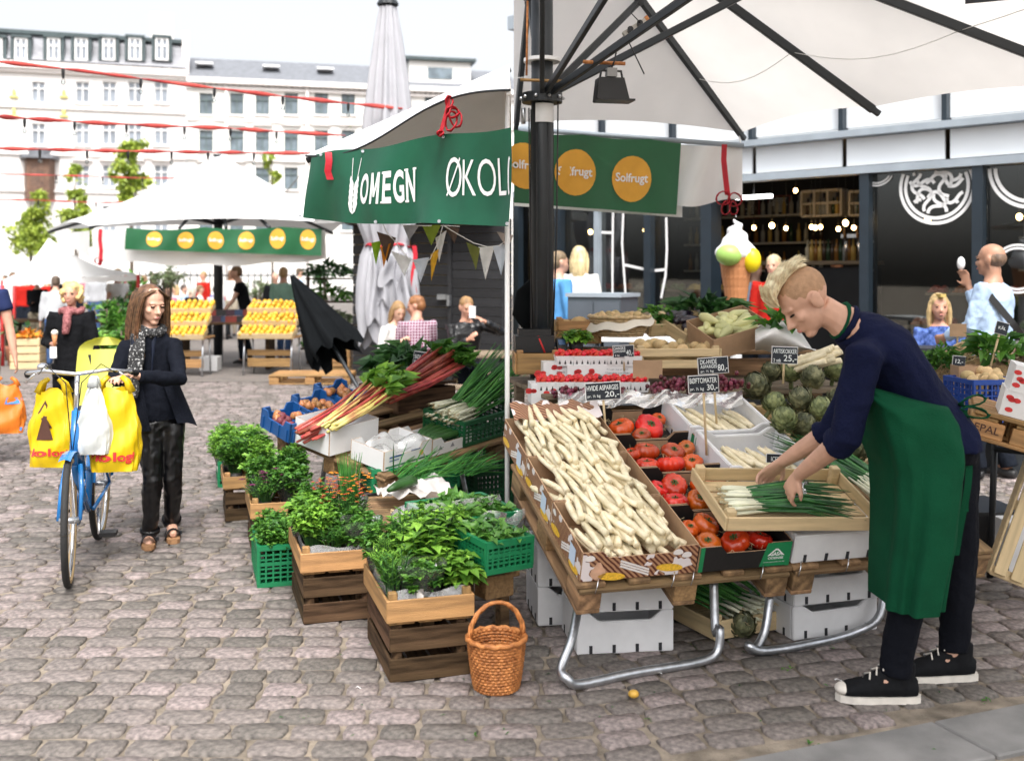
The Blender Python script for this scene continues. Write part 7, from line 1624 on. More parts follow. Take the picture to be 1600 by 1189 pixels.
pe = pallet('pallet', 'stamped pale pallet standing beside the vendor with fruit boxes on top', epf, .5, .6, tm=wood_l)
q = B(); f = lambda u, v: V((u, -.302, v)); text_on(q, 'EPAL', f, -.235, .045, -.125, .08, .01); q.obj('stamp', brn, pe)
for k in range(2):
    t = wbox(('lower white strawberry box on the stamped pallet','upper white strawberry box on the stamped pallet')[k], 1552+k*12, 1652, 610-40*k, 652-40*k, 4.9+.02*k, .3); t.matrix_basis = epf @ TR(V((.0, -.28, .145+.12*k)), .03*k)
sl_ = T('leg_frame', 'dark steel frame under the stamped pallet', 'frame'); rod('leg', [(2.6,5.75,0),(2.56,5.6,.8)], .018, dmetal, sl_); rod('leg', [(2.8,5.0,0),(2.8,5.1,.85)], .018, dmetal, sl_); rod('cross_tube', [(2.56,5.62,.72),(2.8,5.1,.76)], .016, dmetal, sl_)
base = G(1553, 926); lt = T('leaning_crate', 'pale slatted fruit crate leaning on end beside the vendor', 'crate', TR(base, math.radians(-18), math.radians(-14)))
lt.matrix_basis = TR(V((2.56, 5.12, .09)), math.radians(-14), math.radians(-10), math.radians(20))
for i in range(6): slat('slat', (-.2+.08*i, 0, .36), (.7, .062, .012), wood_p, lt, 0, roll=math.pi/2, tilt=0) if False else obj('slat', bevbox(.7,.058,.012,wood_p), None, lt, Matrix.Translation((-.2+.08*i,0,.37)) @ Matrix.Rotation(math.pi/2,4,'Y') @ Matrix.Rotation(math.pi/2,4,'X'))
for z in (.03,.37,.71): slat('cross_slat', (0,.02,z), (.48,.014,.05), wood_p, lt)
for s in (-1,1): slat('side_board', (s*.24,.07,.37), (.012,.12,.72), wood_p, lt)
slat('end_board', (0,.07,.735), (.48,.12,.014), wood_p, lt)
wbox('white strawberry box on the cobbles behind the leaning crate', 1575, 1680, 815, 905, 5.75, .3)
bk = T('black_crate', 'black plastic crate in the shadow under the side stand', 'crate', TR(V((2.55,6.1,0)), .1)); B().box((0,0,.15), (.6,.4,.3)).obj('body', blackp, bk); B().box((0,0,.31), (.63,.43,.02)).obj('rim', blackp, bk)
pf = T('planter_box', 'dark rectangular planter behind the side stand', 'planter', TR(V((3.75,9.0,0)), -.3)); B().box((0,0,.5), (1.1,.4,1.0)).obj('body', dmetal, pf); B().box((0,0,1.01), (1.14,.44,.03)).obj('rim', dmetal, pf)
# ---------------------------------------------------------------- people
skin = {k: M('skin_'+k, c, .5, .1, 18, .05, 160) for k, c in dict(fair=(.6,.35,.25), rosy=(.57,.3,.21), tan=(.42,.22,.14)).items()}
eye_w = M('eye_white', (.75,.73,.7), .3, .03, 9, 0); eye_d = M('eye_dark', (.03,.02,.015), .6, .1, 9, 0, spec=.1); lipm = M('lips', (.5,.2,.17), .45, .1, 9, 0)
def ik(a, c, l1, l2, hint):
    a, c = V(a), V(c); d = c-a; L = min(d.length, (l1+l2)*.999); d = d.normalized(); x = (l1*l1-l2*l2+L*L)/(2*L); h = math.sqrt(max(l1*l1-x*x, 0)); n = V(hint)-d*V(hint).dot(d); n = n.normalized() if n.length > 1e-6 else d.orthogonal().normalized()
    return a+d*x+n*h
def frame3(f, up=(0,0,1)):
    f = V(f).normalized(); u = V(up)-f*V(up).dot(f); u.normalize(); l_ = u.cross(f); return Matrix((f, l_, u)).transposed()      # columns: forward, left, up
def head_geo(b, c, m3, s, female=False):
    def E(p, r): b.ell(c+m3 @ (V(p)*s), tuple(x*s for x in r), m3, 16, 12)
    E((-.012,0,.032), (.097,.075,.086)); E((.022,0,-.03), (.07,.06,.08)); E((.03,0,-.065), (.055,.05,.042)); E((.062,0,-.098), (.026,.026,.018)); E((.072,0,.022), (.02,.05,.013))
    b.loft([c+m3 @ (V(p)*s) for p in ((.082,0,.014),(.096,0,-.01),(.112,0,-.032),(.09,0,-.04))], [.008*s,.0095*s,.0135*s,.009*s], n=8)
    E((.097,.011,-.036), (.008,.007,.006)); E((.097,-.011,-.036), (.008,.007,.006))
    E((.086,0,-.06), (.011,.021,.0065)); E((.083,0,-.071), (.011,.019,.007))
    for q in (-1, 1):
        E((.055,q*.04,-.025), (.025,.02,.02)); E((-.012,q*.078,-.012), (.022,.0125,.033)); E((-.02,q*.086,.006), (.016,.008,.02))
def hand_geo(b, wr, tip, palm_n, s, curl=.5, thumb=1, spread=.35):
    wr, tip = V(wr), V(tip); d = (tip-wr).normalized(); n = V(palm_n)-d*V(palm_n).dot(d); n.normalize(); sd_ = d.cross(n)*thumb      # sd_: towards the thumb
    pl = wr+d*.045*s; b.loft([wr-d*.015*s, wr+d*.02*s, wr+d*.06*s, wr+d*.09*s], [(.024*s,.019*s),(.032*s,.017*s),(.04*s,.015*s),(.036*s,.011*s)], side=sd_, n=10)
    for i, (o, L) in enumerate(((.033,.072),(.011,.08),(-.011,.075),(-.032,.06))):
        p0 = wr+d*.078*s+sd_*o*s; ang = (o*spread*6); dd = (d+sd_*ang*.6).normalized(); p1 = p0+dd*L*.45*s+n*L*.12*curl*s; p2 = p1+(dd*(1-curl*.6)+n*curl).normalized()*L*.33*s; p3 = p2+(dd*(1-curl)+n*curl*1.3).normalized()*L*.28*s
        b.loft([p0, p1, p2, p3], [.0095*s,.0085*s,.008*s,.0058*s], n=7)
    t0 = wr+d*.022*s+sd_*.024*s; t1 = t0+(d*.7+sd_*.75+n*.25).normalized()*.042*s; t2 = t1+(d+sd_*.15+n*.45).normalized()*.03*s; b.loft([wr+d*.01*s+sd_*.012*s, t0, t1, t2], [.014*s,.0135*s,.0105*s,.007*s], n=7)
def cloth_m(name, c, **k): return M('cloth_'+name, c, k.pop('rough', .85), k.pop('var', .12), k.pop('scale', 7), k.pop('bump', .25), k.pop('bs', 90), spec=k.pop('spec', .12), **k)
def hair_cap(b, c, m3, s, style):
    def E(p, r): b.ell(c+m3 @ (V(p)*s), tuple(x*s for x in r), m3, 16, 12)
    if style == 'bald': E((-.034,0,.008), (.081,.0785,.068)); return
    E((-.022,0,.045), (.1,.081,.083)); E((-.05,0,.0), (.075,.079,.08))
    if style == 'curly':
        r = random.Random(3)
        for i in range(46): a = r.random()*6.28; z = r.uniform(-.08,.11); q = math.sqrt(max(0,1-(z/.13)**2)); x = math.cos(a)*q*.1-.03; E((min(x,.045), math.sin(a)*q*.1, z), (.026,.026,.024))
    if style == 'long':
        b.loft([c+m3 @ (V(p)*s) for p in ((-.06,0,.04),(-.085,0,-.06),(-.085,0,-.16),(-.075,0,-.25))], [(.08*s,.05*s),(.085*s,.045*s),(.08*s,.035*s),(.05*s,.02*s)], side=m3.col[1], n=12)
        for q in (-1,1): b.loft([c+m3 @ (V(p)*s) for p in ((.0,q*.07,.05),(.0,q*.085,-.04),(-.01,q*.085,-.13),(-.01,q*.08,-.22))], [.022*s,.026*s,.024*s,.012*s], n=8)
    if style == 'tail': b.loft([c+m3 @ (V(p)*s) for p in ((-.1,0,.03),(-.15,0,-.02),(-.14,0,-.14))], [.03*s,.028*s,.01*s], n=8)
def person(label, J, f, s, col, hair=('short',(.2,.12,.06)), vox=.016, sleeve='long', lat=None, fold=.006, female=False, extra=None, legs=True, eyes=True, hface=None, hup=(0,0,1), curl=.5, palms=None, coat=0.0, shoes=True, skirt=None, girth=1.0):
    """J: world joints.  col: skin, top, bottom, shoe materials"""
    lat = V(lat) if lat is not None else (J['shl']-J['shr']).normalized(); base = (J['anl']+J['anr'])/2 if legs else J['pel']; o = V((base.x, base.y, 0 if legs else base.z)); J = {k: V(v)-o for k, v in J.items()}
    t = T('person', label, 'person', Matrix.Translation(o)); sk, top, bot, shoe = col; g_ = girth
    m3 = frame3(hface or f, hup); b = B(); head_geo(b, J['hed'], m3, s, female); nb_ = J['hed']+m3 @ V((-.02,0,-.06))*s
    b.loft([nb_, lerp(nb_, J['nek'], .6), J['nek']], [.056*s,.056*s,.07*s] if not female else [.043*s,.041*s,.055*s], n=12)
    che, pel = J['che'], J['pel']; mid = lerp(che, pel, .55)
    tw = (.165 if not female else .14)*s*g_; td = (.105 if not female else .098)*s*g_
    b.loft([J['nek']-V((0,0,.0)), che, mid, pel], [(.08*s,.06*s),(tw*.95,td*.92),(tw*.8,td*.86),(tw*.86,td*.92)], side=lat, n=14)
    for q in 'lr':
        sh_, el, wr, ht = J['sh'+q], J['el'+q], J['wr'+q], J['ht'+q]
        b.loft([lerp(che, sh_, .6), sh_, lerp(sh_, el, .5), el, lerp(el, wr, .3), lerp(el, wr, .7), wr], [x*s for x in ((.05,.052,.045,.038,.04,.033,.025) if not female else (.043,.044,.037,.031,.033,.028,.021))], n=12)
        hand_geo(b, wr, ht, (palms or {}).get(q, (-lat if q == 'l' else lat)), s*(1 if not female else .92), curl, 1 if q == 'l' else -1)
        if legs:
            hp_, kn, an = J['hp'+q], J['kn'+q], J['an'+q]; b.loft([lerp(pel, hp_, .6), hp_, lerp(hp_, kn, .5), kn, lerp(kn, an, .3), lerp(kn, an, .75), an], [x*s*g_ for x in (.085,.085,.07,.053,.055,.04,.035)], n=12)
            b.loft([an, an+(J['to'+q]-an)*.5, J['to'+q]], [.035*s,.035*s,.02*s], n=8)
    obj('body', remesh(b, vox if vox > .009 else .0058, 3, mats=sk, name='body'), None, t)
    # top garment
    b = B(); e = 1.13+coat; low = pel if not coat else lerp(pel, lerp(J['knl'], J['knr'], .5), .28) if legs else pel
    b.loft([J['nek']+V((0,0,-.012*s)), lerp(J['nek'], che, .5), che, mid, pel, low+V((0,0,-.02*s))], [(.085*s,.066*s),(tw*.85*e,td*.86*e),(tw*e,td*e),(tw*.88*e,td*.95*e),(tw*.97*e,td*1.06*e),(tw*1.0*e,td*1.1*e)], side=lat, n=16)
    for q in 'lr':
        sh_, el, wr = J['sh'+q], J['el'+q], J['wr'+q]; k = (1.22+coat)*s*(1 if not female else .86)
        pts = [lerp(che, sh_, .55), sh_, lerp(sh_, el, .5), el] ; rd = [.056*k,.058*k,.05*k,.045*k]
        if sleeve == 'long': pts += [lerp(el, wr, .5), lerp(el, wr, .93)]; rd += [.042*k,.034*k]
        elif sleeve == 'rolled': pts += [lerp(el, wr, .12), lerp(el, wr, .2)]; rd += [.049*k,.049*k]
        else: pts = pts[:3]; rd = [.058*k,.06*k,.056*k]
        b.loft(pts, rd, n=14)
    obj('top', remesh(b, vox*.9, 3, fold, mats=top, name='top'), None, t)
    if legs:
        b = B(); b.loft([lerp(pel, che, .12), pel, lerp(pel, lerp(J['hpl'], J['hpr'], .5), 1.15)], [(tw*.95,td*1.02),(tw*1.0,td*1.1),(tw*.92,td*1.02)], side=lat, n=16)
        for q in 'lr':
            hp_, kn, an = J['hp'+q], J['kn'+q], J['an'+q]; k = 1.17*s*g_; b.loft([hp_+V((0,0,.04*s)), hp_, lerp(hp_, kn, .5), kn, lerp(kn, an, .35), lerp(kn, an, 1.0)], [.085*k,.088*k,.074*k,.06*k,.058*k,.05*k], n=14)
        obj('trousers', remesh(b, vox*.9, 3, fold, mats=bot, name='trousers'), None, t)
        if shoes:
            for q in 'lr':
                an, to = J['an'+q], J['to'+q]; d = (to-an); d.z = 0; d.normalize(); lt_ = V((-d.y, d.x, 0)); z0 = min(an.z, to.z)-.0; q_ = B(); hl = an-d*.05*s; gz = max(0.03*s, to.z-.02*s)
                q_.loft([hl+V((0,0,-an.z+gz+.01)), an+V((0,0,-an.z+gz+.012)), lerp(an, to, .55)+V((0,0,0))*0, to], [(.03*s,.03*s),(.042*s,.045*s),(.045*s,.036*s),(.03*s,.02*s)], side=lt_, n=12); obj('shoe', remesh(q_, .012, 2, mats=shoe, name='shoe'), None, t)
    if hair:
        st_, hc = hair[0], hair[1]; hm = M('hair_%s_%d' % (st_, int(sum(hc)*1000)), hc, .5, .35, 30, .4, 120, stretch=(1,1,.25)); b = B(); hair_cap(b, J['hed'], m3, s, st_); obj('hair', remesh(b, max(.008, vox*.6), 1, .004, 60, mats=hm, name='hair'), None, t)
    for q in (-1, 1):
        p = J['hed']+m3 @ V((.0775, q*.031, .002))*s
        if eyes: B().ell(p, (.011*s,.0125*s,.0062*s), m3, 10, 8).obj('eye', eye_d, t, True); B().ell(p+m3 @ V((.0068,0,.0005))*s, (.006*s,.0068*s,.0062*s), m3, 8, 6).obj('pupil', eye_d, t, True)
        B().ell(p+m3 @ V((.003,0,.0075 if eyes else -.002))*s, (.0105*s,.0145*s,.0035*s), m3, 10, 6).obj('eyelid', eye_d if not eyes else sk, t, True)
        br = J['hed']+m3 @ V((.087, q*.033, .022))*s
        if hair: B().ell(br, (.006*s,.02*s,.004*s), m3, 8, 6).obj('eyebrow', hm if hair else eye_d, t, True)
    B().ell(J['hed']+m3 @ V((.0935,0,-.0655))*s, (.006*s,.02*s,.0075*s), m3, 10, 6).obj('lips', lipm, t, True)
    if extra: extra(t, J, m3, s)
    return t
def stand(pos, ang, h, hl=None, hr=None, lean=0., step=.08, sit=False, seat=.45, female=False, head=0.):
    s = h/1.75; f = V((math.cos(ang), math.sin(ang), 0)); l_ = V((-f.y, f.x, 0)); p = V((pos[0], pos[1], 0)); J = {}
    def L(x, y_, z): return p+f*x*s+l_*y_*s+V((0,0,z*s))
    dz = 0 if not sit else seat/s-.91+.06; ln = lean
    J['pel'] = L(0,0,.93+dz); J['che'] = L(ln*.35,0,1.33+dz); J['nek'] = L(ln*.48,0,1.47+dz); J['hed'] = L(ln*.6+.02+head,0,1.625+dz)
    for q, k in (('l',1),('r',-1)):
        J['sh'+q] = L(ln*.42, k*(.19 if not female else .165), 1.41+dz); t = (hl if q == 'l' else hr); wr = L(*t) if t else L(.04+ln*.2, k*.26, .86+dz); J['wr'+q] = wr
        J['el'+q] = ik(J['sh'+q], wr, .29*s, .26*s, -f*.8+l_*k*.5-V((0,0,.4))); d = (wr-J['el'+q]).normalized(); J['wr'+q] = J['el'+q]+d*.26*s; J['ht'+q] = J['wr'+q]+d*.17*s
        J['hp'+q] = L(0, k*.09, .89+dz)
        if sit: J['kn'+q] = L(.42, k*.11, .5); J['an'+q] = L(.4, k*.11, .08); J['to'+q] = L(.58, k*.13, .035)
        else: J['an'+q] = L(step*k, k*.1, .085); J['kn'+q] = ik(J['hp'+q], J['an'+q], .42*s, .4*s, f); J['to'+q] = L(step*k+.17, k*.12, .035)
    return J, f, s
def pxpos(px, Y): return ((px-800)/F*Y, Y)
C_ = dict(black=cloth_m('black_wool', (.007,.0075,.009)), navy=cloth_m('navy_knit', (.006,.009,.034)), grey=cloth_m('grey_jersey', (.42,.43,.45)), jeans=cloth_m('denim', (.05,.09,.19)), djean=cloth_m('denim_dark', (.01,.013,.02)), white=cloth_m('white_cotton', (.74,.73,.7)), red=cloth_m('red_fleece', (.42,.018,.012)), green=cloth_m('mint_shirt', (.3,.5,.4)), blue=cloth_m('pale_blue_shirt', (.42,.55,.74)), camo=cloth_m('camouflage', (.12,.11,.07), var=.6, scale=14, c2=(.3,.26,.19)), leather=M('leather_black', (.012,.012,.013), .32, .2, 9, .3, 40), plaid=None, sky=cloth_m('sky_shirt', (.1,.3,.6)), pink=cloth_m('pink_shirt', (.6,.2,.25)), floral=cloth_m('floral', (.02,.06,.22), var=.5, scale=30, c2=(.1,.16,.42)), stripe=cloth_m('dark_blue', (.02,.03,.09)), khaki=cloth_m('khaki', (.3,.26,.2)))
def plaid_mat():
    m = M('cloth_plaid', (.16,.04,.08), .85, .1, 7, .2, 90); n = m.node_tree.nodes; l = m.node_tree.links; b = n['Principled BSDF']; tc = n.new('ShaderNodeTexCoord'); prev = None
    for ax in ('X', 'Z'):
        w = n.new('ShaderNodeTexWave'); w.bands_direction = ax; w.inputs['Scale'].default_value = 9; l.new(tc.outputs['Object'], w.inputs[0]); r_ = n.new('ShaderNodeValToRGB'); r_.color_ramp.elements[0].position = .8; r_.color_ramp.elements[1].position = .9; l.new(w.outputs[0], r_.inputs[0])
        if prev: mx = n.new('ShaderNodeMath'); mx.operation = 'MAXIMUM'; l.new(prev, mx.inputs[0]); l.new(r_.outputs[0], mx.inputs[1]); prev = mx.outputs[0]
        else: prev = r_.outputs[0]
    x = n.new('ShaderNodeMix'); x.data_type = 'RGBA'; l.new(prev, x.inputs[0]); x.inputs[6].default_value = (.16,.035,.075,1); x.inputs[7].default_value = (.5,.42,.48,1); l.new(x.outputs[2], b.inputs['Base Color']); return m
C_['plaid'] = plaid_mat(); shb = M('shoe_black', (.015,.015,.016), .5, .2, 9, .1); shw = M('shoe_pale', (.5,.48,.45), .6, .1, 9, .05)
PI = math.pi
def pp(label, px, Y, ang, h, col, hair, vox=.024, **k):
    ks_ = {q: k.pop(q) for q in ('hl','hr','lean','step','sit','seat','female','head') if q in k}; J, f, s = stand(pxpos(px, Y), ang, h, **ks_); return person(label, J, f, s, col, hair, vox, female=ks_.get('female', False), **k)
# --- picnic guests
def cone_extra(t, J, m3, s):
    p = J['htr']; q = B(); q.loft([p+V((0,-.01,-.04)), p+V((0,-.01,.08))], [.006,.026], n=10); q.obj('waffle_cone', cm, t, True); B().ell(p+V((0,-.01,.1)), (.03,.03,.028)).obj('ice_cream', MATS['cloth_cream'], t, True)
    q = B(); q.grid(lambda u, v: p+V(((u-.5)*.06, -.04-.01*math.sin(u*6), -.02-.1*v)), 4, 4); q.obj('napkin', cardw, t)
def scarf_red(t, J, m3, s):
    q = B(); n = J['nek']; q.loft([n+V((.09*math.cos(a), .085*math.sin(a), -.01+.012*math.sin(a*3))) for a in [i*.2618*2 for i in range(13)]], .032, n=8, cap=False); q.loft([n+V((.0,-.09,-.02)), n+V((.01,-.13,-.12)), n+V((.0,-.135,-.22))], [.035,.04,.03], n=8); obj('scarf', remesh(q, .012, 1, .006, 40, mats=M('scarf_red', (.2,.025,.035), .85, .5, 60, .2, c2=(.3,.12,.12)), name='scarf'), None, t); cone_extra(t, J, m3, s)
pp('older blonde curly-haired woman in a black coat eating an ice cream cone', 112, 9.6, -PI/2+.12, 1.58, (skin['rosy'], C_['black'], C_['black'], shb), ('curly',(.62,.45,.2)), .014, female=True, hr=(.24,-.12,1.14), hl=(.1,.28,.78), coat=.14, extra=scarf_red, fold=.012)
JJ, f_, s_ = stand(pxpos(-36, 9.3), -PI/2+.3, 1.82, hl=(.08,.31,.85), hr=(.1,-.25,.8))
person('person in a dark blue striped t-shirt at the edge carrying an orange bag', JJ, f_, s_, (skin['rosy'], C_['stripe'], C_['khaki'], shb), ('short',(.25,.16,.08)), .018, sleeve='short')
pp('person in grey sweater and blue jeans seen from behind', 86, 18.4, 1.9, 1.62, (skin['fair'], C_['grey'], C_['jeans'], shb), ('short',(.1,.07,.05)), .03, lean=.25)
pp('smiling woman in black jumper and camouflage trousers', 58, 21.5, -1.4, 1.62, (skin['rosy'], C_['black'], C_['camo'], shb), ('short',(.4,.28,.13)), .03, female=True, hr=(.22,-.05,1.15))
pp('person in red jacket behind the camouflage trousers woman', 40, 25, -1.2, 1.66, (skin['fair'], C_['red'], C_['djean'], shb), ('short',(.5,.45,.4)), .035)
pp('person in white shirt under the edge of the white tent', 20, 26, -1.0, 1.7, (skin['fair'], C_['white'], C_['djean'], shb), ('long',(.15,.1,.06)), .035, female=True)
pp('person in orange-red top near the tent plants', 73, 27, -2.0, 1.62, (skin['fair'], C_['red'], C_['jeans'], shb), ('long',(.55,.4,.2)), .035, female=True)
pp('man in pale t-shirt walking away beside the red tent leg', 184, 21.5, 2.6, 1.76, (skin['rosy'], C_['white'], C_['jeans'], shb), ('short',(.3,.2,.1)), .03, sleeve='short', step=.15)
pp('stallholder in black shirt leaning over the boxed fruit', 386, 19.4, PI+.3, 1.8, (skin['fair'], C_['black'], C_['djean'], shb), ('short',(.2,.12,.06)), .026, hl=(.4,.1,.95), hr=(.4,-.15,.95), lean=.3, sleeve='short')
pp('person in mint green shirt seen from behind by the black umbrella', 443, 19.8, 1.4, 1.78, (skin['rosy'], C_['green'], C_['jeans'], shb), ('short',(.45,.28,.12)), .026)
pp('bald man in black partly hidden behind the mint green shirt', 430, 23, -1.2, 1.7, (skin['fair'], C_['black'], C_['djean'], shb), None, .035)
xs = [(8,30,'sky','short'),(30,28,'red','long'),(96,27,'black','short'),(128,29,'pink','long'),(150,26,'grey','short'),(225,30,'white','short'),(240,26,'black','long'),(318,29,'red','short'),(362,28,'white','long'),(468,30,'blue','short')]
for i, (px, Y_, c, hs_) in enumerate(xs): pp(('shopper in bright blue strolling far behind the tent','shopper in red far behind the tent','dark-clad shopper behind the camouflage trousers woman','shopper in pink behind the tent plants','grey-clad shopper behind the older blonde woman','shopper in white by the iron fence','long-haired shopper in black by the iron fence','shopper in red by the parasol pole','long-haired shopper in white behind the stallholder','shopper in pale blue beside the dark produce shelf')[i], px, Y_, -1.6+1.9*(i % 4), 1.62+.05*(i % 5), (skin[('fair','rosy','tan')[i % 3]], C_[c], C_[('djean','jeans','khaki')[i % 3]], shb), (hs_, ((.1,.07,.04),(.4,.26,.12),(.2,.12,.06))[i % 3]), .04, female=hs_ == 'long', fold=0)
cw = [('pink',.2),('white',-.5),('blue',.6),('black',-1),('white',.9),('floral',-.2),('grey',.4),('pink',-.8)]
for i, (c, a) in enumerate(cw):
    pp(('seated guest in pink at the far tables','seated guest in white facing the square at the far tables','seated guest in pale blue at the far tables','seated guest in black at the far tables','seated guest in white with pale hair by the far fence','seated guest in patterned blue at the far tables','seated guest in grey by the parasol pole','seated guest in pink by the far fence')[i], 262+i*12.5, 27+1.5*(i % 3), -PI/2+a*2, 1.72, (skin['fair'], C_[c], C_['djean'], shb), (('short','long')[i % 2], ((.2,.12,.06),(.5,.36,.18),(.08,.06,.05),(.6,.5,.4))[i % 4]), .045, sit=True, seat=.47, fold=0)
for i in range(5):
    c = V(((275+i*20-800)/F*26.6, 26.6, 0)); t = T('cafe_table', 'small dark cafe table among the far seated guests', 'table', Matrix.Translation(c), 'cafe tables among the far guests'); B().loft([(0,0,.72),(0,0,.75)], .35, n=16).obj('top', wood_d, t); rod('leg', [(0,0,0),(0,0,.72)], .04, dmetal, t, 6)
for i in range(8):
    Yc = 27+1.5*(i % 3); c = V(((262+i*12.5-800)/F*Yc, Yc, 0)); t = T('cafe_chair', 'dark cafe stool under a far seated guest', 'stool', Matrix.Translation(c), 'stools of the far guests'); B().box((0,0,.43), (.36,.36,.04)).obj('seat', wood_d, t)
    for sx_ in (-.14,.14):
        for sy in (-.14,.14): rod('leg', [(sx_,sy,0),(sx_,sy,.42)], .018, dmetal, t, 5)
fe = T('iron_fence', 'thin dark iron fence behind the far seated guests', 'fence')
for i in range(26): x = P(218+i*10, HY, 33).x; rod('bar', [(x,33,0),(x,33,1.75)], .02, dmetal, fe, 5)
rod('rail', [(P(215,HY,33).x,33,1.6),(P(482,HY,33).x,33,1.6)], .025, dmetal, fe, 5); rod('rail', [(P(215,HY,33).x,33,.3),(P(482,HY,33).x,33,.3)], .025, dmetal, fe, 5)
pp('woman in white shirt bending over food at the picnic table', 601, 13.0, -.6, 1.68, (skin['fair'], C_['white'], C_['djean'], shb), ('long',(.32,.19,.08)), .016, female=True, sit=True, lean=.35, hl=(.34,.05,.86), hr=(.32,-.1,.86), fold=.01, hface=(.5,-.75,-.4))
pp('man in purple plaid shirt with auburn hair turned to the woman at the picnic table', 655, 12.9, PI*.5+.5, 1.82, (skin['rosy'], C_['plaid'], C_['djean'], shb), ('short',(.26,.11,.04)), .016, sit=True, lean=.15, hl=(.3,.1,.85), hr=(.3,-.1,.85), fold=.01, hface=(-.9,.1,-.15))
def phone_x(t, J, m3, s):
    B().box(J['htl']+V((.0,-.02,.03)), (.075,.012,.14)).obj('phone', M('phone_white', (.75,.75,.77), .3, .03, 9, 0), t)
pp('young man in black leather jacket reading a white phone at the picnic table', 727, 12.75, -PI/2+.25, 1.8, (skin['rosy'], C_['leather'], C_['djean'], shb), ('short',(.3,.17,.07)), .015, sit=True, lean=.1, hl=(.3,.16,1.06), hr=(.3,-.02,.86), fold=.014, hface=(.35,-.9,-.25), extra=phone_x)
# --- right background
pp('boy in red jacket with fair hair standing before the bar', 1209, 12.6, -PI/2-.5, 1.88, (skin['fair'], C_['red'], C_['djean'], shb), ('short',(.62,.5,.3)), .018, hface=(-.5,-.85,0))
pp('bartender in white shirt working behind the counter', 1318, 15.6, PI*.75, 2.02, (skin['rosy'], C_['white'], C_['djean'], shb), ('short',(.15,.1,.07)), .024, lean=.12, hl=(.35,.1,1.05))
pp('blond woman in white printed top seen from behind at the hall window', 905, 13.2, 1.4, 2.0, (skin['fair'], C_['white'], C_['black'], shb), ('long',(.66,.52,.28)), .022, female=True)
pp('person in bright blue shirt half hidden by the charcoal pole', 872, 12.4, .4, 1.92, (skin['fair'], C_['sky'], C_['djean'], shb), ('short',(.2,.14,.08)), .022)
pp('person in grey-blue shirt in the dark hall entrance', 1180, 14.6, -1.2, 1.85, (skin['fair'], C_['blue'], C_['djean'], shb), ('short',(.1,.08,.06)), .026)
def glasses_x(t, J, m3, s): B().box(J['hed']+m3 @ V((.06,0,.105))*s, (.05,.12,.03)).obj('sunglasses', M('lens_amber', (.5,.36,.12), .2, .1, 9, 0), t)
pp('seated woman in blue patterned blouse with sunglasses on her head', 1467, 9.6, -PI/2-.2, 1.78, (skin['rosy'], C_['floral'], C_['black'], shb), ('long',(.48,.34,.16)), .016, sit=True, seat=.56, female=True, hl=(.25,.08,.8), hr=(.25,-.1,.8), extra=glasses_x, fold=.01)
t = T('stool', 'dark stool under the seated woman in blue', 'stool', Matrix.Translation((*pxpos(1467, 9.6), 0))); B().box((0,0,.52), (.4,.4,.05)).obj('seat', wood_d, t)
for sx_ in (-.16,.16):
    for sy in (-.16,.16): rod('leg', [(sx_,sy,0),(sx_,sy,.5)], .02, dmetal, t, 6)
def strap_x(t, J, m3, s):
    a, c = J['shl']+V((-.04,-.02,.05)), J['pel']+V((.3,-.05,-.02)); q = B(); q.grid(lambda u, v: lerp(lerp(a, lerp(J['che'],J['pel'],.5)+V((.08,-.22,.0)), min(1,u*2)), c, max(0,u*2-1))+V((.02*(v-.5)*2,-.0,.02*(v-.5)*2)), 16, 2); q.obj('strap', blackp, t, True)
    B().box(c+V((.03,-.03,-.16)), (.1,.3,.3)).obj('shoulder_bag', C_['black'], t); q = B(); p = J['htr']; q.ell(p+V((0,0,.02)), (.032,.032,.055)); q.obj('cup', white_p, t, True)
pp('man with cropped dark hair in pale blue shirt with black shoulder bag, drinking', 1552, 8.5, PI-.8, 1.9, (skin['tan'], C_['blue'], C_['djean'], shb), ('bald',(.16,.1,.065)), .014, hr=(.2,-.05,1.42), hl=(.3,.12,1.05), extra=strap_x, fold=.012, girth=1.12)
# ---------------------------------------------------------------- woman with the bicycle
Yw = 6.5
def W_(px, py, Y=Yw): return P(px, py, Y)
J = dict(pel=W_(250,650), che=W_(236,545), nek=W_(232,511), hed=W_(236,476,6.47), shl=W_(271,540,6.52), shr=W_(198,542,6.4), ell=W_(281,592,6.33), wrl=W_(213,588,6.12), htl=W_(186,586,6.04), elr=W_(181,592,6.3), wrr=W_(186,593,6.12), htr=W_(183,590,6.0),
         hpl=W_(268,668,6.52), hpr=W_(235,668,6.46), knl=W_(270,748,6.5), knr=W_(238,750,6.42), anl=W_(268,820,6.62), anr=W_(234,838,6.47), tol=W_(271,836,6.5), tor=W_(232,853,6.36))
jacket = cloth_m('blazer', (.006,.0075,.013)); trou = M('leather_trousers', (.004,.004,.005), .28, .2, 5, .12, 14)
fw_ = V((.35,-.94,0)); hf = V((.72,-.66,-.2))
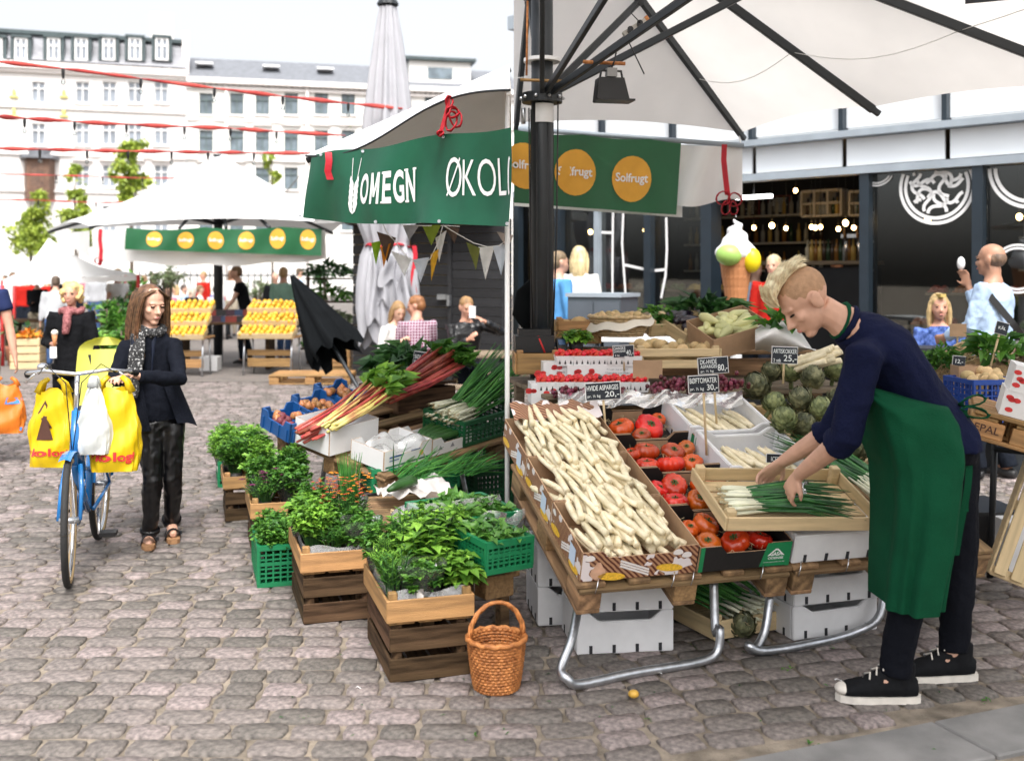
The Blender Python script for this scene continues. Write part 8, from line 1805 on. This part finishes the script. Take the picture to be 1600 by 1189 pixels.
def woman_x(t, J, m3, s):
    hm = M('hair_brown_long', (.06,.03,.015), .42, .35, 40, .2, 160, c2=(.14,.072,.034), isl=.25); b = B(); c = J['hed']; r = random.Random(4)
    def H(p): return c+m3 @ (V(p)*s)
    b.ell(H((-.03,0,.038)), (.1*s,.083*s,.088*s), m3, 18, 14); b.ell(H((-.06,0,-.02)), (.07*s,.08*s,.09*s), m3, 16, 12)
    b.loft([H((-.06,.02,.03)), H((-.08,.02,-.1)), H((-.07,.02,-.22)), H((-.05,.02,-.32))], [(.085*s,.05*s),(.1*s,.05*s),(.1*s,.045*s),(.06*s,.02*s)], side=m3.col[1], n=14)
    obj('hair', remesh(b, .009, 2, .002, 50, mats=hm, name='hair'), None, t); q = B()
    for i in range(700):
        sd_ = -1 if i % 2 else 1; a = r.uniform(.0,1.0); root = V((lerp(.07,-.09,a), sd_*lerp(.012,.06,a)*r.uniform(.4,1.2), lerp(.105,.12,a)-.03*a)); yy = sd_*r.uniform(.074,.11); xx = lerp(.045,-.08,a)+r.uniform(-.015,.015); L = r.uniform(.3,.6)
        pts = [root, V((xx, yy*.85, .06)), V((xx-.005, yy, -.03)), V((xx+.0, yy*1.08, -.13)), V((xx+.035+r.uniform(-.02,.03), yy*r.uniform(.75,1.3), -.13-L*.55)), V((xx+.04+r.uniform(-.03,.035), yy*r.uniform(.7,1.25), -.13-L*1.1))]
        q.loft([H(p) for p in pts], [.0016,.003,.0032,.003,.0025,.0006], n=3, cap=False)
    q.obj('hair_strands', hm, t, True, kind='stuff')
    # scarf
    q = B(); n = J['nek']; q.loft([n+V((.085*math.cos(a), .08*math.sin(a), -.02+.015*math.sin(a*2))) for a in [i*.5236 for i in range(13)]], .03, n=8, cap=False); lo = V((.02,-.13,0))
    q.loft([n+V((-.03,-.09,-.02)), n+V((-.02,-.15,-.14)), n+V((-.03,-.17,-.3)), n+V((-.04,-.17,-.42))], [(.045,.02),(.055,.018),(.05,.016),(.04,.012)], side=(1,0,0), n=8); obj('scarf', remesh(q, .01, 1, .008, 34, mats=M('scarf_dotted', (.03,.03,.032), .9, .3, 90, .3, 120, c2=(.3,.3,.3), thr=(.56,.62)), name='scarf'), None, t)
    # jacket lapels and skirt
    q = B(); pe, ch = J['pel'], J['che']
    def skf(u, v):
        a = lerp(-2.75, 2.75, u); rx, ry = lerp(.15,.2,v), lerp(.115,.15,v); cc = lerp(ch+V((0,0,-.18)), pe+V((.02,0,-.05)), v); fx = V((fw_.x, fw_.y, 0)); lx = V((-fw_.y, fw_.x, 0)); return cc+fx*(-math.cos(a))*ry+lx*math.sin(a)*rx+V((0,0,.02*math.sin(a*3)*v))
    q.grid(skf, 40, 10); q.v += [tuple(V(p)*1.0+V((0,0,0))) for p in []]; q.obj('jacket_skirt', jacket, t, True)
    for sd_ in (-1, 1): q = B(); n2 = ch+V((sd_*.05, -.125, .05)); q.grid(lambda u, v: n2+V((sd_*.03*v*(1-u)+sd_*.0, -.012-.012*math.sin(v*3), -.24*u+.04*v)), 8, 4); q.obj('lapel', M('lapel_satin', (.008,.013,.03), .4, .1, 9, 0), t, True)
    # sandals
    sm = M('sandal_cork', (.32,.17,.08), .8, .2, 30, .2)
    for qk in 'lr':
        an, to = J['an'+qk], J['to'+qk]; d = to-an; d.z = 0; d.normalize(); lt_ = V((-d.y, d.x, 0)); p0 = V((an.x, an.y, max(0, an.z-.075))); tilt = max(0, an.z-.1); q = B(); vs = []
        for k, (x, w) in enumerate(((-.07,.022),(-.05,.033),(.03,.03),(.1,.042),(.155,.036),(.18,.018))): z = lerp(p0.z+tilt*.3, .0, min(1, (x+.07)/.2)); vs += [p0*1+d*x+lt_*w+V((0,0,z-p0.z)), p0+d*x-lt_*w+V((0,0,z-p0.z))]
        n = len(vs)//2; vs2 = [v+V((0,0,.026)) for v in vs]; al = vs+vs2; m_ = len(vs); q.add(al, [(2*i,2*i+2,2*i+3,2*i+1) for i in range(n-1)]+[(m_+2*i,m_+2*i+1,m_+2*i+3,m_+2*i+2) for i in range(n-1)]+[(2*i,m_+2*i,m_+2*i+2,2*i+2) for i in range(n-1)]+[(2*i+1,2*i+3,m_+2*i+3,m_+2*i+1) for i in range(n-1)]+[(0,1,m_+1,m_),(m_-2,m_*2-2,m_*2-1,m_-1)]); so_ = q.obj('sandal_sole', sm, t)
        for x in (.045, .105): q = B(); c0 = p0+d*x+V((0,0,.02)); q.loft([c0+lt_*.043*math.cos(a)+V((0,0,.058*math.sin(a)-(p0.z*min(1,(x+.07)/.2)))) for a in [PI*i/8 for i in range(9)]], [(.018,.004)]*9, side=d, n=6); st_ = q.obj('sandal_strap', blackp, t)
        B().box(p0+d*.075+lt_*.046+V((0,0,.045-p0.z*.7)), (.02,.012,.018)).obj('buckle', dmetal, t)
        q = B(); q.loft([J['kn'+qk]*.09+an*.91+V((0,0,.02)), an+V((0,0,.035))], [.058,.062], n=14); q.obj('cuff', trou, t, True)
person('woman in black blazer and leather trousers pushing the blue bicycle, looking aside', J, fw_, .98, (skin['fair'], jacket, trou, shb), None, .0085, lat=V((.94,.3,0)), female=True, extra=woman_x, girth=.82, hface=hf, fold=.009, shoes=False, curl=.75, palms={'l': V((0,-.3,-1)), 'r': V((0,-.3,-1))})
# ---------------------------------------------------------------- vendor
def K(px, py, Y): return P(px, py, Y)
J = dict(pel=K(1478,690,4.22), che=K(1376,541,4.2), nek=K(1322,506,4.18), hed=K(1258,470,4.18), shl=K(1350,556,4.02), shr=K(1366,548,4.4), ell=K(1322,684,4.06), wrl=K(1248,742,4.36), htl=K(1208,806,4.5), elr=K(1300,672,4.45), wrr=K(1222,722,4.62), htr=K(1186,752,4.68),
         hpl=K(1462,716,4.1), hpr=K(1490,714,4.34), knl=K(1428,880,4.05), knr=K(1500,880,4.33), anl=K(1398,1052,4.09), anr=K(1490,1016,4.31), tol=K(1315,1092,4.1), tor=K(1438,1058,4.3))
knit = C_['navy']; vt = cloth_m('vendor_trousers', (.005,.006,.01)); ap_m = cloth_m('apron_green', (.0035,.06,.027), bs=160); ap_m2 = ap_m
hf = V((-.72,-.06,-.69)); hu = V((-.66,0,.75))
def vendor_x(t, J, m3, s):
    r = random.Random(2); c = J['hed']
    def H(p): return c+m3 @ (V(p)*s)
    fuzz = M('hair_stubble', (.4,.24,.14), .8, .15, 60, .3, 300); b = B(); b.ell(H((-.016,0,.038)), (.095*s,.0762*s,.084*s), m3, 24, 18); obj('hair_sides', remesh(b, .007, 1, mats=fuzz, name='hair'), None, t)
    blond = M('hair_blond', (.76,.58,.33), .45, .2, 40, .2, 160, isl=.2, c2=(.9,.78,.56)); b = B(); cl_ = [(.098,.08),(.083,.104),(.045,.122),(-.01,.13),(-.055,.122),(-.09,.094)]
    b.loft([H((x,0,z)) for x, z in cl_], [(.05*s,.014*s),(.06*s,.022*s),(.062*s,.026*s),(.058*s,.026*s),(.05*s,.02*s),(.03*s,.008*s)], side=m3.col[1], n=14); obj('hair', remesh(b, .007, 2, .002, 70, mats=blond, name='hair'), None, t); q = B()
    for i in range(2200):
        k = r.random()*4.1; j = int(k); w = k-j; x0, z0 = lerp(cl_[j][0], cl_[j+1][0], w), lerp(cl_[j][1], cl_[j+1][1], w); tx, tz = cl_[j+1][0]-cl_[j][0], cl_[j+1][1]-cl_[j][1]; ln_ = math.hypot(tx, tz); tx, tz = tx/ln_, tz/ln_; nx, nz = -tz, tx
        if nz < 0 and nx < 0: nx, nz = -nx, -nz
        if k > 1 and nz < 0: nx, nz = -nx, -nz
        y_ = max(-.058, min(.058, r.gauss(0,.032))); dr = .012*(1-(y_/.06)**2)+.003; L = r.uniform(.025,.05); h0 = dr*.7
        q.loft([H((x0-nx*.01-tx*.02, y_, z0-nz*.01-tz*.02)), H((x0+nx*h0, y_*1.06, z0+nz*h0)), H((x0+nx*(dr+.006)+tx*L*.5, y_*1.1, z0+nz*(dr+.006)+tz*L*.5)), H((x0+nx*(dr+r.uniform(.002,.012))+tx*L, y_*1.12, z0+nz*(dr+r.uniform(.0,.012))+tz*L))], [.001,.0015,.0014,.0004], n=3, cap=False)
    q.obj('hair_strands', blond, t, True, kind='stuff')
    # collar, apron strap, apron
    nk = J['nek']; ax = (J['hed']-nk).normalized(); q = B(); s0 = V((0,1,0)); u0 = ax.cross(s0).normalized(); q.loft([nk+ax*.01*s+s0*.078*math.cos(a)+u0*.07*math.sin(a)-ax*.012 for a in [i*.5236 for i in range(13)]], .013, n=8, cap=False); q.obj('collar', knit, t, True)
    q = B(); q.grid(lambda u, v: nk+ax*(.035*s-.022*v+.02*math.sin(u*PI))+s0*(.073+.004)*math.cos(lerp(.2,2.94,u)+PI)+u0*.069*math.sin(lerp(-.6,3.7,u)), 20, 2)
    vs = []; q = B(); q.loft([nk+ax*.025*s+s0*.071*math.cos(a)+u0*.067*math.sin(a)+ax*.014*math.cos(a+1) for a in [i*.5236 for i in range(13)]], [(.006,.013)]*13, side=ax, n=6, cap=False); q.obj('apron_neck_strap', ap_m, t, True)
    o = t.matrix_basis.translation
    lv = [(606,1340,1362,.14),(622,1342,1420,.18),(640,1346,1500,.24),(668,1354,1515,.26),(700,1364,1518,.275),(740,1376,1514,.29),(790,1378,1506,.3),(850,1376,1499,.3),(905,1373,1489,.29),(958,1372,1480,.28)]
    def apf(u, v):
        k = v*(len(lv)-1); i = min(int(k), len(lv)-2); w = k-i; py, x0, x1, dp = [lerp(lv[i][j], lv[i+1][j], w) for j in range(4)]; a = lerp(-.18, PI*.86, u); cx = (x0+x1)/2; hw = (x1-x0)/2; py2 = py-12*math.sin(min(u,1)*PI)*(v > .9)*0+8*(u-.5)*(1 if v > .85 else 0)*-1
        fo = .013*math.sin(u*17+v*4)*v+.007*math.sin(u*37+v*7)*v+.012*max(0,math.sin(u*9-v*11))**3*(1-v); cpy = 3.97; ce = P(cx, py2, cpy); ce.y = 4.2; X0_, X1_ = (x0-800)/F*4.16, (x1-800)/F*3.97; ce.x = (X0_+X1_)/2; hx = (X1_-X0_)/2
        cs_, sn_ = math.cos(PI-a), math.sin(a); return ce+V((math.copysign(abs(cs_)**.55, cs_)*(hx+fo), -math.copysign(abs(sn_)**.6, sn_)*(dp+fo*1.3), 0))-o
    q = B(); q.grid(apf, 44, 36); q.obj('apron', ap_m, t, True)
    q = B(); q.grid(lambda u, v: apf(u*.0-.0, lerp(.0,.3,v))+V((.02*u, .3*u, 0)), 8, 8); 
    kn_ = P(1506,640,4.12)-o
    q = B()
    for (dx, dz, a) in ((.03,.035,.5),(.035,-.01,-.4)): q.loft([kn_+V((dx*math.cos(i*.5236)*1.6+dx, -.01+.01*math.sin(i), dz+.022*math.sin(i*.5236+a))) for i in range(13)], [(.004,.013)]*13, side=(0,.3,1), n=6, cap=False)
    q.obj('apron_bow', ap_m, t, True)
    for (x1, y1, x2, y2, w) in ((1525,720,1494,868,11),(1518,700,1510,800,8)):
        a, m_, e = kn_, P(x1,y1,4.1)-o, P(x2,y2,4.1)-o; q = B(); q.grid(lambda u, v: lerp(lerp(a, m_, v), lerp(m_, e, v), v)+V(((u-.5)*w/F*4.1, .01*math.sin(v*9), 0)), 3, 14); q.obj('apron_tie', ap_m, t, True)
    # high-top sneakers
    up_m = M('canvas_sneaker', (.007,.0075,.009), .8, .2, 40, .15, 200, spec=.15); so_m = M('rubber_white', (.68,.64,.58), .6, .12, 20, .05)
    for qk in 'lr':
        an, to = J['an'+qk], J['to'+qk]; d = to-an; d.z = 0; d.normalize(); lt_ = V((-d.y, d.x, 0)); g0 = V((an.x, an.y, 0)); b = B()
        def X(x, z, y_=0): return g0+d*x+lt_*y_+V((0,0,z))
        b.loft([X(-.085,.05),X(-.04,.055),X(.05,.055),X(.13,.05),X(.19,.042),X(.215,.036)], [(.03,.035),(.042,.042),(.045,.045),(.05,.038),(.045,.026),(.02,.014)], side=lt_, n=14); b.loft([X(-.02,.06),X(-.025,.11),X(-.03,.155)], [(.058,.042),(.054,.04),(.052,.04)], side=d, n=14); b.loft([X(.0,.1),X(.06,.085),X(.12,.065)], [.04,.035,.025], n=10); obj('sneaker_upper', remesh(b, .008, 2, .002, 40, mats=up_m, name='shoe'), None, t)
        b = B(); ol = [(-.1,.0),(-.09,.028),(-.05,.04),(.03,.04),(.1,.05),(.17,.048),(.215,.03),(.228,.0)]; pol = [X(x,.0,w) for x, w in ol]+[X(x,.0,-w) for x, w in reversed(ol[1:-1])]; b.prism(pol, (0,0,.026)); b.obj('sneaker_sole', so_m, t)
        B().ell(X(.195,.045), (.035,.04,.022), Matrix((d, lt_, V((0,0,1)))).transposed(), 12, 8).obj('toe_cap', so_m, t, True); q = B(); 
        for k in range(6): q.loft([X(.13-.026*k,.075+.017*k,.03),X(.12-.026*k,.088+.019*k,0),X(.13-.026*k,.075+.017*k,-.03)], .0035, n=5)
        q.obj('laces', so_m, t, kind='stuff'); q = B()
        for k in range(6): q.loft([X(.128-.026*k,.07+.017*k,-.034),X(.128-.026*k,.07+.017*k,-.042)], .0055, n=8)
        q.obj('eyelets', steel, t, kind='stuff')
vnd = person('blond vendor in navy jumper and long green apron bending over the onion tray', J, V((-1,0,0)), 1.08, (skin['fair'], knit, vt, shb), None, .0085, lat=V((0,-1,0)), sleeve='rolled', extra=vendor_x, eyes=False, girth=.93, hface=hf, hup=hu, fold=.007, shoes=False, curl=.65, palms={'l': V((.25,.6,-.7)), 'r': V((-.1,-.6,-.7))})

bpy.data.batch_remove(OLD); bpy.data.scenes.remove(TMP)
